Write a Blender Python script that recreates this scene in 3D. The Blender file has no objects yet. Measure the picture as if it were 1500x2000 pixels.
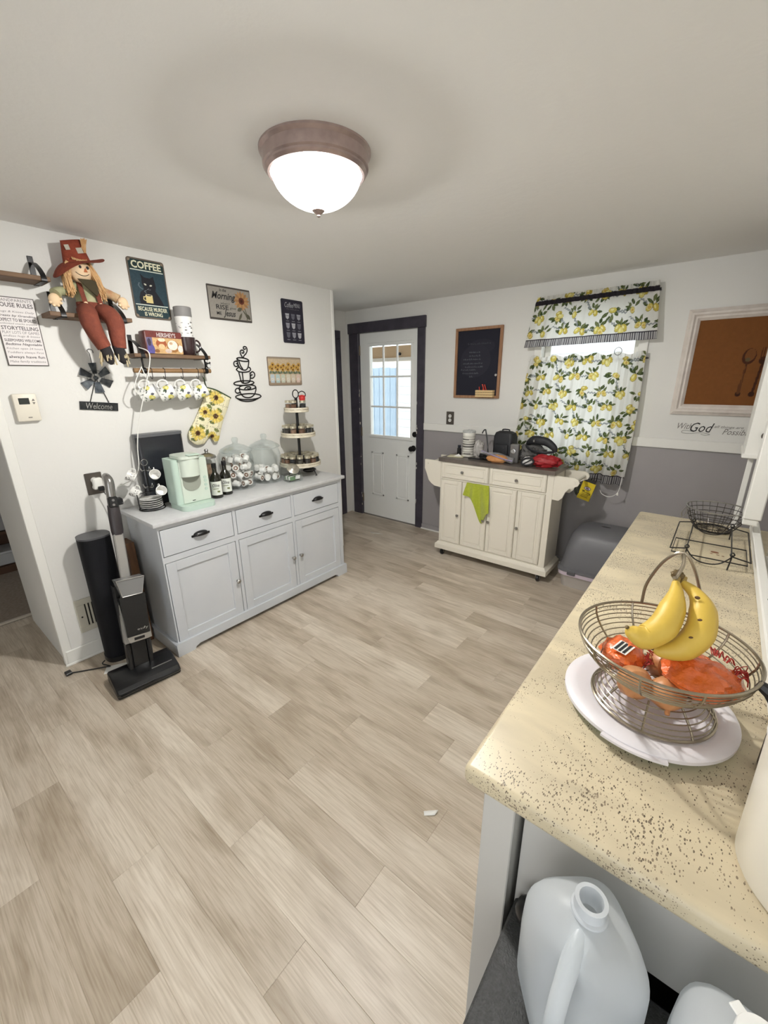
import bpy, bmesh, math, random
import numpy as np
from mathutils import Vector, Matrix
random.seed(7)
rng = np.random.default_rng(5)
PI = math.pi
SC = bpy.context.scene
C = SC.collection

# ------------------------------------------------------------------ camera
_p, _y, _r = math.radians(17.84), math.radians(38.99), math.radians(-0.629)
_rt = Vector((math.cos(_y), math.sin(_y), 0))
_fw = Vector((-math.sin(_y) * math.cos(_p), math.cos(_y) * math.cos(_p), -math.sin(_p)))
_up = _rt.cross(_fw)
_rt, _up = _rt * math.cos(_r) + _up * math.sin(_r), -_rt * math.sin(_r) + _up * math.cos(_r)
cam_d = bpy.data.cameras.new('camera')
cam_d.sensor_fit = 'VERTICAL'
cam_d.sensor_height = 36.0
cam_d.sensor_width = 27.0
cam_d.lens = 36.0 * 807.3 / 2000.0
cam_d.clip_start = 0.02
cam = bpy.data.objects.new('camera', cam_d)
C.objects.link(cam)
_m = Matrix((_rt, _up, -_fw)).transposed().to_4x4()
_m.translation = (0, 0, 1.58)
cam.matrix_world = _m
SC.camera = cam

# ------------------------------------------------------------------ world, exposure
w = bpy.data.worlds.new('sky')
SC.world = w
w.use_nodes = True
_bg = w.node_tree.nodes['Background']
_bg.inputs[0].default_value = (0.96, 0.985, 1.0, 1)
_bg.inputs[1].default_value = 1.5
_sd = bpy.data.lights.new('yard_fill_sun', 'SUN')
_sd.energy = 1.0  # added to brighten the yard outside; the day itself is overcast
_sd.angle = math.radians(3)
_yard_fill = bpy.data.objects.new('yard_fill_sun', _sd)
C.objects.link(_yard_fill)
_yard_fill.rotation_euler = Vector((1.0, -0.5, 0.95)).to_track_quat('Z', 'Y').to_euler()
SC.view_settings.view_transform = 'Standard'
SC.view_settings.look = 'None'
SC.view_settings.gamma = 1.0
SC.view_settings.use_curve_mapping = False
SC.view_settings.exposure = 0.86
LAMP_WATTS = 76.0

# ------------------------------------------------------------------ room numbers (metres, camera above the origin)
L = -2.732      # wall with the coffee bar (faces +X)
D = 3.627       # wall with the outside door (faces -Y)
ZC = 2.2865     # ceiling


# ------------------------------------------------------------------ helpers
def lin(c):
    out = []
    for v in c[:3]:
        v = v / 255.0
        out.append(v / 12.92 if v <= 0.04045 else ((v + 0.055) / 1.055) ** 2.4)
    return tuple(out)


def T(x=0, y=0, z=0): return Matrix.Translation((x, y, z))
def RX(d): return Matrix.Rotation(math.radians(d), 4, 'X')
def RY(d): return Matrix.Rotation(math.radians(d), 4, 'Y')
def RZ(d): return Matrix.Rotation(math.radians(d), 4, 'Z')
def SX(x, y, z): return Matrix.Diagonal((x, y, z, 1))


def crom(pts, k=6, closed=False):
    """Catmull-Rom through the points"""
    P = [Vector(p) for p in pts]
    n = len(P)
    out = []
    rngs = range(n) if closed else range(n - 1)
    for i in rngs:
        p0 = P[(i - 1) % n] if (closed or i > 0) else P[0] * 2 - P[1]
        p1, p2 = P[i], P[(i + 1) % n]
        p3 = P[(i + 2) % n] if (closed or i + 2 < n) else P[-1] * 2 - P[-2]
        for j in range(k):
            t = j / k
            out.append(0.5 * ((2 * p1) + (p2 - p0) * t + (2 * p0 - 5 * p1 + 4 * p2 - p3) * t * t + (-p0 + 3 * p1 - 3 * p2 + p3) * t ** 3))
    if not closed:
        out.append(P[-1])
    return out


class MB:
    """collects geometry for one mesh"""
    def __init__(s):
        s.v, s.f, s.mi = [], [], []

    def add(s, vs, fs, mi=0, M=None):
        o = len(s.v)
        if M is None:
            s.v += [tuple(p) for p in vs]
        else:
            s.v += [tuple(M @ Vector(p)) for p in vs]
        s.f += [tuple(i + o for i in f) for f in fs]
        s.mi += [mi] * len(fs)
        return s

    def box(s, x0, x1, y0, y1, z0, z1, b=0, mi=0, M=None, seg=1):
        if b <= 0:
            vs = [(x, y, z) for z in (z0, z1) for y in (y0, y1) for x in (x0, x1)]
            return s.add(vs, [(0, 2, 3, 1), (4, 5, 7, 6), (0, 1, 5, 4), (2, 6, 7, 3), (0, 4, 6, 2), (1, 3, 7, 5)], mi, M)
        bm = bmesh.new()
        bmesh.ops.create_cube(bm, size=1)
        for v in bm.verts:
            v.co = Vector(((x0 + x1) / 2 + v.co.x * (x1 - x0), (y0 + y1) / 2 + v.co.y * (y1 - y0), (z0 + z1) / 2 + v.co.z * (z1 - z0)))
        b = min(b, 0.49 * min(x1 - x0, y1 - y0, z1 - z0))
        bmesh.ops.bevel(bm, geom=list(bm.edges), offset=b, segments=seg, profile=0.5, affect='EDGES')
        bm.verts.index_update()
        vs = [v.co.copy() for v in bm.verts]
        fs = [tuple(v.index for v in f.verts) for f in bm.faces]
        bm.free()
        return s.add(vs, fs, mi, M)

    def tube(s, pts, r, n=8, closed=False, mi=0, M=None, k=0, cap=True, flat=1.0):
        if k:
            if isinstance(r, (list, tuple)):
                m = len(pts)
                rr = []
                for i in range((m if closed else m - 1)):
                    for j in range(k):
                        rr.append(r[i] + (r[(i + 1) % m] - r[i]) * j / k)
                if not closed:
                    rr.append(r[-1])
                r = rr
            pts = crom(pts, k, closed)
        P = [Vector(p) for p in pts]
        m = len(P)
        if not isinstance(r, (list, tuple)):
            r = [r] * m
        tang = []
        for i in range(m):
            a = P[(i - 1) % m] if (closed or i > 0) else P[i]
            b = P[(i + 1) % m] if (closed or i < m - 1) else P[i]
            t = b - a
            tang.append(t.normalized() if t.length > 1e-9 else Vector((0, 0, 1)))
        ref = Vector((0, 0, 1)) if abs(tang[0].z) < 0.9 else Vector((1, 0, 0))
        nrm = (ref - tang[0] * ref.dot(tang[0])).normalized()
        vs = []
        for i in range(m):
            nrm = nrm - tang[i] * nrm.dot(tang[i])
            nrm = nrm.normalized() if nrm.length > 1e-9 else tang[i].orthogonal().normalized()
            bi = tang[i].cross(nrm)
            for j in range(n):
                a = 2 * PI * j / n
                vs.append(P[i] + nrm * (r[i] * math.cos(a)) + bi * (r[i] * flat * math.sin(a)))
        fs = []
        for i in range(m if closed else m - 1):
            i2 = (i + 1) % m
            for j in range(n):
                j2 = (j + 1) % n
                fs.append((i * n + j, i * n + j2, i2 * n + j2, i2 * n + j))
        if cap and not closed:
            fs.append(tuple(range(n - 1, -1, -1)))
            fs.append(tuple((m - 1) * n + j for j in range(n)))
        return s.add(vs, fs, mi, M)

    def lathe(s, prof, c=(0, 0, 0), n=24, mi=0, M=None, a0=0.0, a1=2 * PI):
        full = abs(a1 - a0 - 2 * PI) < 1e-6
        vs, rings = [], []
        for (r, z) in prof:
            if r < 1e-6:
                rings.append([len(vs)])
                vs.append((c[0], c[1], c[2] + z))
            else:
                ring = []
                for j in range(n if full else n + 1):
                    a = a0 + (a1 - a0) * j / n
                    ring.append(len(vs))
                    vs.append((c[0] + r * math.cos(a), c[1] + r * math.sin(a), c[2] + z))
                rings.append(ring)
        fs = []
        for A, B in zip(rings[:-1], rings[1:]):
            for j in range(n):
                j2 = (j + 1) % n if full else j + 1
                if len(A) == 1 and len(B) == 1:
                    continue
                if len(A) == 1:
                    fs.append((A[0], B[j2], B[j]))
                elif len(B) == 1:
                    fs.append((A[j], A[j2], B[0]))
                else:
                    fs.append((A[j], A[j2], B[j2], B[j]))
        return s.add(vs, fs, mi, M)

    def ell(s, c, r, n=16, m=10, mi=0, M=None):
        prof = [(max(0.0, math.sin(PI * i / m)), -math.cos(PI * i / m)) for i in range(m + 1)]
        prof[0] = (0, -1)
        prof[-1] = (0, 1)
        Q = T(*c) @ SX(*r)
        return s.lathe(prof, n=n, mi=mi, M=(M @ Q) if M else Q)

    def cyl(s, p0, p1, r, n=16, mi=0, M=None):
        return s.tube([p0, p1], r, n=n, mi=mi, M=M)

    def prism(s, poly, y0, y1, mi=0, M=None):
        """polygon in x,z, extruded along y"""
        k = len(poly)
        area = sum(poly[i][0] * poly[(i + 1) % k][1] - poly[(i + 1) % k][0] * poly[i][1] for i in range(k))
        if area < 0:
            poly = poly[::-1]
        vs = [(x, y0, z) for x, z in poly] + [(x, y1, z) for x, z in poly]
        fs = [tuple(range(k)), tuple(range(2 * k - 1, k - 1, -1))]
        fs += [(i, i + k, (i + 1) % k + k, (i + 1) % k) for i in range(k)]
        return s.add(vs, fs, mi, M)

    def sheet(s, fn, nu, nv, mi=0, M=None, cu=False):
        vs = [fn(i / nu, j / nv) for j in range(nv + 1) for i in range(nu if cu else nu + 1)]
        w_ = nu if cu else nu + 1
        fs = []
        for j in range(nv):
            for i in range(nu):
                i2 = (i + 1) % w_
                fs.append((j * w_ + i, j * w_ + i2, (j + 1) * w_ + i2, (j + 1) * w_ + i))
        return s.add(vs, fs, mi, M)


def build(name, mb, mats, parent=None, ang=35, vcol=None):
    me = bpy.data.meshes.new(name)
    me.from_pydata([tuple(p) for p in mb.v], [], mb.f)
    if not isinstance(mats, (list, tuple)):
        mats = [mats]
    for m in mats:
        me.materials.append(m)
    if len(mats) > 1:
        me.polygons.foreach_set('material_index', mb.mi)
    if ang:
        me.polygons.foreach_set('use_smooth', [True] * len(me.polygons))
        me.set_sharp_from_angle(angle=math.radians(ang))
    if vcol is not None:
        at = me.color_attributes.new('print', 'FLOAT_COLOR', 'POINT')
        a = np.ones((len(me.vertices), 4), dtype=np.float32)
        a[:, :3] = vcol
        at.data.foreach_set('color', a.ravel())
    me.update()
    o = bpy.data.objects.new(name, me)
    C.objects.link(o)
    if parent:
        o.parent = parent
    return o


def tag(o, label, cat, group=None):
    o['label'] = label
    o['category'] = cat
    if group:
        o['group'] = group
    return o


def thing(name, label, cat, loc=(0, 0, 0), rz=0, group=None):
    o = bpy.data.objects.new(name, None)
    o.empty_display_size = 0.05
    C.objects.link(o)
    o.location = loc
    o.rotation_euler = (0, 0, math.radians(rz))
    return tag(o, label, cat, group)


def place(o, loc, rz=0):
    o.location = loc
    o.rotation_euler = (0, 0, math.radians(rz))
    return o


def struct(name, mb, mats, parent=None, ang=35):
    o = build(name, mb, mats, parent, ang)
    if not parent:
        o['kind'] = 'structure'
    return o


def copy_tree(o, parent=None):
    kids = list(o.children)
    c = o.copy()
    C.objects.link(c)
    c.parent = parent
    for ch in kids:
        copy_tree(ch, c)
    return c


def solid(o, th, off=0.0):
    m = o.modifiers.new('thickness', 'SOLIDIFY')
    m.thickness = th
    m.offset = off
    return o


# ------------------------------------------------------------------ materials
def nodes(name):
    m = bpy.data.materials.new(name)
    m.use_nodes = True
    nt = m.node_tree
    return m, nt, nt.nodes['Principled BSDF']


def mat(name, col, rough=0.5, metal=0.0, noise=None, bump=None, spec=None, emit=None, coat=0.0, stretch=None, sheen=0.0):
    """col sRGB 0-255; noise=(scale, other colour, amount); bump=(scale, strength)"""
    m, nt, b = nodes(name)
    c = lin(col)
    b.inputs['Base Color'].default_value = (*c, 1)
    b.inputs['Roughness'].default_value = rough
    b.inputs['Metallic'].default_value = metal
    if spec is not None:
        b.inputs['Specular IOR Level'].default_value = spec
    if coat:
        b.inputs['Coat Weight'].default_value = coat
        b.inputs['Coat Roughness'].default_value = 0.1
    if sheen:
        b.inputs['Sheen Weight'].default_value = sheen
    if emit:
        b.inputs['Emission Color'].default_value = (*lin(emit[0]), 1)
        b.inputs['Emission Strength'].default_value = emit[1]
    tc = None
    if noise or bump:
        tc = nt.nodes.new('ShaderNodeTexCoord')
        src = tc.outputs['Object']
        if stretch:
            mp = nt.nodes.new('ShaderNodeMapping')
            mp.inputs['Scale'].default_value = stretch
            nt.links.new(src, mp.inputs[0])
            src = mp.outputs[0]
    if noise:
        n = nt.nodes.new('ShaderNodeTexNoise')
        n.inputs['Scale'].default_value = noise[0]
        n.inputs['Detail'].default_value = 5
        nt.links.new(src, n.inputs['Vector'])
        rp = nt.nodes.new('ShaderNodeValToRGB')
        rp.color_ramp.elements[0].position = 0.5 - 0.5 * (1 - noise[2]) * 0.6
        rp.color_ramp.elements[1].position = 0.5 + 0.5 * (1 - noise[2]) * 0.6
        rp.color_ramp.elements[0].color = (*lin(noise[1]), 1)
        rp.color_ramp.elements[1].color = (*c, 1)
        nt.links.new(n.outputs[0], rp.inputs[0])
        nt.links.new(rp.outputs[0], b.inputs['Base Color'])
    if bump:
        n = nt.nodes.new('ShaderNodeTexNoise')
        n.inputs['Scale'].default_value = bump[0]
        n.inputs['Detail'].default_value = 4
        nt.links.new(src, n.inputs['Vector'])
        bp = nt.nodes.new('ShaderNodeBump')
        bp.inputs['Strength'].default_value = bump[1]
        bp.inputs['Distance'].default_value = 0.01
        nt.links.new(n.outputs[0], bp.inputs['Height'])
        nt.links.new(bp.outputs[0], b.inputs['Normal'])
    return m


def print_mat(name, rough=0.6, bump=None, transl=0.0):
    """material whose colour is the printed pattern stored on the mesh"""
    m, nt, b = nodes(name)
    a = nt.nodes.new('ShaderNodeVertexColor')
    a.layer_name = 'print'
    nt.links.new(a.outputs[0], b.inputs['Base Color'])
    b.inputs['Roughness'].default_value = rough
    b.inputs['Specular IOR Level'].default_value = 0.25
    if bump:
        tc = nt.nodes.new('ShaderNodeTexCoord')
        n = nt.nodes.new('ShaderNodeTexNoise')
        n.inputs['Scale'].default_value = bump[0]
        nt.links.new(tc.outputs['Object'], n.inputs['Vector'])
        bp = nt.nodes.new('ShaderNodeBump')
        bp.inputs['Strength'].default_value = bump[1]
        bp.inputs['Distance'].default_value = 0.004
        nt.links.new(n.outputs[0], bp.inputs['Height'])
        nt.links.new(bp.outputs[0], b.inputs['Normal'])
    if transl:
        t = nt.nodes.new('ShaderNodeBsdfTranslucent')
        nt.links.new(a.outputs[0], t.inputs[0])
        mx = nt.nodes.new('ShaderNodeMixShader')
        mx.inputs[0].default_value = transl
        nt.links.new(b.outputs[0], mx.inputs[1])
        nt.links.new(t.outputs[0], mx.inputs[2])
        nt.links.new(mx.outputs[0], nt.nodes['Material Output'].inputs[0])
    return m


def glass_mat(name, tint=(255, 255, 255), refl=0.12, body=0.0):
    m = bpy.data.materials.new(name)
    m.use_nodes = True
    nt = m.node_tree
    nt.nodes.clear()
    out = nt.nodes.new('ShaderNodeOutputMaterial')
    tr = nt.nodes.new('ShaderNodeBsdfTransparent')
    tr.inputs[0].default_value = (*lin(tint), 1)
    gl = nt.nodes.new('ShaderNodeBsdfGlossy')
    gl.inputs['Roughness'].default_value = 0.04
    fr = nt.nodes.new('ShaderNodeLayerWeight')
    fr.inputs['Blend'].default_value = 0.5
    pw = nt.nodes.new('ShaderNodeMath')
    pw.operation = 'POWER'
    pw.inputs[1].default_value = 3.0
    nt.links.new(fr.outputs['Facing'], pw.inputs[0])
    ad = nt.nodes.new('ShaderNodeMath')
    ad.operation = 'MULTIPLY_ADD'
    ad.inputs[1].default_value = 0.55
    ad.inputs[2].default_value = refl * 0.3
    nt.links.new(pw.outputs[0], ad.inputs[0])
    mx = nt.nodes.new('ShaderNodeMixShader')
    nt.links.new(ad.outputs[0], mx.inputs[0])
    nt.links.new(tr.outputs[0], mx.inputs[1])
    nt.links.new(gl.outputs[0], mx.inputs[2])
    last = mx.outputs[0]
    if body:
        df = nt.nodes.new('ShaderNodeBsdfDiffuse')
        df.inputs[0].default_value = (*lin(tint), 1)
        m2 = nt.nodes.new('ShaderNodeMixShader')
        m2.inputs[0].default_value = body
        nt.links.new(last, m2.inputs[1])
        nt.links.new(df.outputs[0], m2.inputs[2])
        last = m2.outputs[0]
    nt.links.new(last, out.inputs[0])
    return m


def milky_mat(name, tint, clear=0.25, transl=0.5):
    m, nt, b = nodes(name)
    b.inputs['Base Color'].default_value = (*lin(tint), 1)
    b.inputs['Roughness'].default_value = 0.3
    t = nt.nodes.new('ShaderNodeBsdfTranslucent')
    t.inputs[0].default_value = (*lin(tint), 1)
    mx = nt.nodes.new('ShaderNodeMixShader')
    mx.inputs[0].default_value = transl
    nt.links.new(b.outputs[0], mx.inputs[1])
    nt.links.new(t.outputs[0], mx.inputs[2])
    tr = nt.nodes.new('ShaderNodeBsdfTransparent')
    m2 = nt.nodes.new('ShaderNodeMixShader')
    m2.inputs[0].default_value = clear
    nt.links.new(mx.outputs[0], m2.inputs[1])
    nt.links.new(tr.outputs[0], m2.inputs[2])
    nt.links.new(m2.outputs[0], nt.nodes['Material Output'].inputs[0])
    return m


# ------------------------------------------------------------------ printed pictures
class Pic:
    """a flat print, painted in centimetres from the lower left corner"""
    def __init__(s, w_, h_, res, bg):
        s.w, s.h = w_, h_
        s.nx, s.ny = max(2, int(round(w_ / res))), max(2, int(round(h_ / res)))
        x = np.linspace(0, w_, s.nx + 1)
        z = np.linspace(0, h_, s.ny + 1)
        s.X, s.Z = np.meshgrid(x, z)
        s.c = np.zeros(s.X.shape + (3,))
        s.c[:] = lin(bg)

    def _put(s, mask, col, a=1.0):
        s.c[mask] = s.c[mask] * (1 - a) + np.array(lin(col)) * a
        return s

    def ell(s, cx, cz, rx, rz, col, rot=0, a=1.0):
        t = math.radians(rot)
        dx, dz = s.X - cx, s.Z - cz
        u = (dx * math.cos(t) + dz * math.sin(t)) / rx
        v = (-dx * math.sin(t) + dz * math.cos(t)) / rz
        return s._put(u * u + v * v <= 1, col, a)

    def leaf(s, cx, cz, ln, wd, col, rot=0):
        t = math.radians(rot)
        dx, dz = s.X - cx, s.Z - cz
        u = (dx * math.cos(t) + dz * math.sin(t)) / ln
        v = (-dx * math.sin(t) + dz * math.cos(t)) / wd
        return s._put((np.abs(u) < 1) & (np.abs(v) < np.clip(1 - u * u, 0, 1)), col)

    def rect(s, x0, x1, z0, z1, col, a=1.0):
        return s._put((s.X >= x0) & (s.X <= x1) & (s.Z >= z0) & (s.Z <= z1), col, a)

    def poly(s, pts, col, a=1.0):
        ins = np.zeros(s.X.shape, bool)
        n = len(pts)
        for i in range(n):
            x1, z1 = pts[i]
            x2, z2 = pts[(i + 1) % n]
            if z1 == z2:
                continue
            cond = ((z1 > s.Z) != (z2 > s.Z)) & (s.X < (x2 - x1) * (s.Z - z1) / (z2 - z1) + x1)
            ins ^= cond
        return s._put(ins, col, a)

    def line(s, pts, wd, col, a=1.0):
        mk = np.zeros(s.X.shape, bool)
        for (x1, z1), (x2, z2) in zip(pts[:-1], pts[1:]):
            dx, dz = x2 - x1, z2 - z1
            q = dx * dx + dz * dz + 1e-9
            t = np.clip(((s.X - x1) * dx + (s.Z - z1) * dz) / q, 0, 1)
            mk |= (s.X - x1 - t * dx) ** 2 + (s.Z - z1 - t * dz) ** 2 <= (wd / 2) ** 2
        return s._put(mk, col, a)

    def speckle(s, amt):
        k = rng.random((s.ny // 6 + 2, s.nx // 6 + 2))
        big = np.kron(k, np.ones((6, 6)))[:s.ny + 1, :s.nx + 1]
        s.c *= (1 - amt + amt * 2 * big)[..., None]
        return s

    def sunflower(s, cx, cz, r, pet=(222, 190, 70), mid=(70, 45, 25)):
        for k in range(16):
            a = 360 * k / 16 + rng.random() * 6
            t = math.radians(a)
            s.leaf(cx + math.cos(t) * r * 0.65, cz + math.sin(t) * r * 0.65, r * 0.38, r * 0.15, pet if k % 2 else tuple(int(v * 0.88) for v in pet), a)
        s.ell(cx, cz, r * 0.36, r * 0.36, mid)
        return s.ell(cx, cz, r * 0.16, r * 0.16, tuple(int(v * 0.6) for v in mid))

    def lemons(s, cx, cz, r, rot=0, gray=True):
        """a sprig of one to three lemons, sometimes a cut one, with leaves"""
        yel = [(218, 202, 104), (204, 184, 86), (226, 214, 134)]
        grn = [(84, 96, 56), (64, 78, 46), (108, 116, 76)]
        n = int(rng.integers(1, 4))
        t0 = math.radians(rot + 90)
        s.line([(cx, cz), (cx + math.cos(t0) * r * 1.5, cz + math.sin(t0) * r * 1.5)], r * 0.09, (96, 92, 60))
        for k in range(5):
            a = rot + 20 + k * 36 + rng.uniform(-12, 12)
            t = math.radians(a)
            d = r * rng.uniform(0.8, 1.35)
            s.leaf(cx + math.cos(t) * d, cz + math.sin(t) * d, r * rng.uniform(0.45, 0.75), r * rng.uniform(0.2, 0.32), grn[k % 3], a + rng.uniform(-30, 30))
            s.line([(cx + math.cos(t) * d * 0.6, cz + math.sin(t) * d * 0.6), (cx + math.cos(t) * d * 1.3, cz + math.sin(t) * d * 1.3)], r * 0.05, (140, 146, 104))
        if gray:
            t = math.radians(rot + 150)
            for k in range(6):
                q = r * (1.2 + 0.28 * k)
                s.leaf(cx + math.cos(t) * q, cz + math.sin(t) * q, r * 0.3, r * 0.1, (150, 154, 156), rot + 90 + 100 * (k % 2) + 20)
            s.line([(cx + math.cos(t) * r, cz + math.sin(t) * r), (cx + math.cos(t) * r * 2.6, cz + math.sin(t) * r * 2.6)], r * 0.05, (140, 144, 146))
        offs = [(-0.5, -0.1, 60), (0.5, -0.15, 110), (0.02, -0.62, 88)][:n] if n > 1 else [(0, -0.3, 85)]
        for k, (dx, dz, q) in enumerate(offs):
            a = math.radians(rot * 0.5)
            x, z = cx + (dx * math.cos(a) - dz * math.sin(a)) * r, cz + (dx * math.sin(a) + dz * math.cos(a)) * r
            s.ell(x, z, r * 0.66, r * 0.46, (150, 130, 66), q + rot * 0.5)
            s.ell(x, z + 0.02 * r, r * 0.61, r * 0.41, yel[k % 3], q + rot * 0.5)
            if rng.random() < 0.28:
                s.ell(x, z, r * 0.40, r * 0.36, (236, 226, 176)).ell(x, z, r * 0.31, r * 0.28, (214, 184, 96))
            else:
                s.ell(x - 0.12 * r, z + 0.12 * r, r * 0.3, r * 0.16, (238, 230, 170), q + rot * 0.5)
        return s

    def cols(s):
        return s.c.reshape(-1, 3)


def panel(name, pic, parent, x0, z0, y, material):
    mb = MB()
    mb.sheet(lambda u, v: (x0 + u * pic.w / 100, y, z0 + v * pic.h / 100), pic.nx, pic.ny)
    return build(name, mb, material, parent, 0, pic.cols())


def text(s, parent, x0, x1, z0, z1, y, material, shear=0.0, bold=0.0, name='lettering', flatz=None, M=None):
    """a line of lettering fitted to a box on a surface that faces -y"""
    cu = bpy.data.curves.new('lettering', 'FONT')
    cu.body = s
    cu.size = 1
    cu.shear = shear
    cu.offset = bold
    cu.resolution_u = 2
    ob = bpy.data.objects.new('lettering', cu)
    me = bpy.data.meshes.new_from_object(ob)
    n = len(me.vertices)
    co = np.zeros(n * 3)
    me.vertices.foreach_get('co', co)
    co = co.reshape(-1, 3)
    lo, hi = co.min(0), co.max(0)
    sp = np.maximum(hi - lo, 1e-6)
    X = x0 + (co[:, 0] - lo[0]) / sp[0] * (x1 - x0)
    Z = z0 + (co[:, 1] - lo[1]) / sp[1] * (z1 - z0)
    mb = MB()
    mb.add(list(zip(X, [y] * n, Z)), [tuple(p.vertices) for p in me.polygons], 0, M)
    bpy.data.objects.remove(ob)
    bpy.data.curves.remove(cu)
    bpy.data.meshes.remove(me)
    return build(name, mb, material, parent, 0)


def pillow(name, poly, res, thick, parent, material, pic=None, y=0.0, M=None):
    """a stuffed flat shape (x,z outline in metres), bulging towards -y and +y"""
    P = np.array(poly)
    lo, hi = P.min(0), P.max(0)
    nx, nz = int((hi[0] - lo[0]) / res) + 2, int((hi[1] - lo[1]) / res) + 2
    X, Zz = np.meshgrid(lo[0] + np.arange(nx) * res, lo[1] + np.arange(nz) * res)
    ins = np.zeros(X.shape, bool)
    dist = np.full(X.shape, 1e9)
    n = len(P)
    for i in range(n):
        x1, z1 = P[i]
        x2, z2 = P[(i + 1) % n]
        if z1 != z2:
            ins ^= ((z1 > Zz) != (z2 > Zz)) & (X < (x2 - x1) * (Zz - z1) / (z2 - z1) + x1)
        dx, dz = x2 - x1, z2 - z1
        t = np.clip(((X - x1) * dx + (Zz - z1) * dz) / (dx * dx + dz * dz + 1e-12), 0, 1)
        dist = np.minimum(dist, np.hypot(X - x1 - t * dx, Zz - z1 - t * dz))
    h = thick * np.sqrt(np.clip(dist / (thick * 2.2), 0, 1)) * ins
    mb = MB()
    cols = []
    idx = {}
    vs = []
    fs = []
    for side in (-1, 1):
        for j in range(nz - 1):
            for i in range(nx - 1):
                q = [(j, i), (j, i + 1), (j + 1, i + 1), (j + 1, i)]
                if not all(ins[a] for a in q):
                    continue
                ids = []
                for a in q:
                    key = (side, a)
                    if key not in idx:
                        idx[key] = len(vs)
                        vs.append((X[a], y + side * max(h[a], 0.0006), Zz[a]))
                        if pic is not None:
                            a2 = min(pic.ny, max(0, int((Zz[a] - lo[1]) * 100 / pic.h * pic.ny)))
                            b2 = min(pic.nx, max(0, int((X[a] - lo[0]) * 100 / pic.w * pic.nx)))
                            cols.append(pic.c[a2, b2])
                    ids.append(idx[key])
                fs.append(tuple(ids) if side < 0 else tuple(ids[::-1]))
    mb.add(vs, fs, 0, M)
    return build(name, mb, material, parent, 60, np.array(cols) if pic is not None else None)

# ------------------------------------------------------------------ shared materials
m_wall = mat('wall_paint', (224, 223, 219), 0.75, bump=(60, 0.06))
m_ceil = mat('ceiling_paint', (238, 237, 234), 0.85, bump=(26, 0.12))
m_dado = mat('grey_dado_paint', (158, 154, 154), 0.6, noise=(3, (151, 147, 148), 0.2))
m_trimw = mat('white_trim_paint', (232, 231, 226), 0.5)
m_dark = mat('charcoal_trim_paint', (70, 66, 76), 0.45, noise=(14, (58, 54, 64), 0.4))
m_chip = mat('bare_chips', (206, 200, 190), 0.7)
m_black = mat('black_metal', (22, 21, 22), 0.4, metal=0.3)
m_blackp = mat('black_plastic', (26, 26, 28), 0.35)
m_chrome = mat('chrome', (200, 200, 200), 0.15, metal=1.0)
m_steel = mat('brushed_steel', (170, 168, 165), 0.3, metal=1.0)
m_white = mat('white_ceramic', (238, 237, 233), 0.2)
m_whitep = mat('white_plastic', (234, 233, 228), 0.4)
m_wood = mat('brown_wood', (124, 92, 62), 0.6, noise=(9, (88, 62, 40), 0.2), stretch=(1, 8, 8))
m_rope = mat('jute', (200, 184, 150), 0.9)
m_paper = mat('paper', (236, 235, 230), 0.8)
m_glass = glass_mat('clear_glass', (252, 254, 254), 0.12, 0.0)
m_pane = glass_mat('window_glass', (250, 253, 253), 0.08)
m_ink = mat('black_ink', (34, 33, 34), 0.7)
m_print = print_mat('printed_surface', 0.5)


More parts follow.
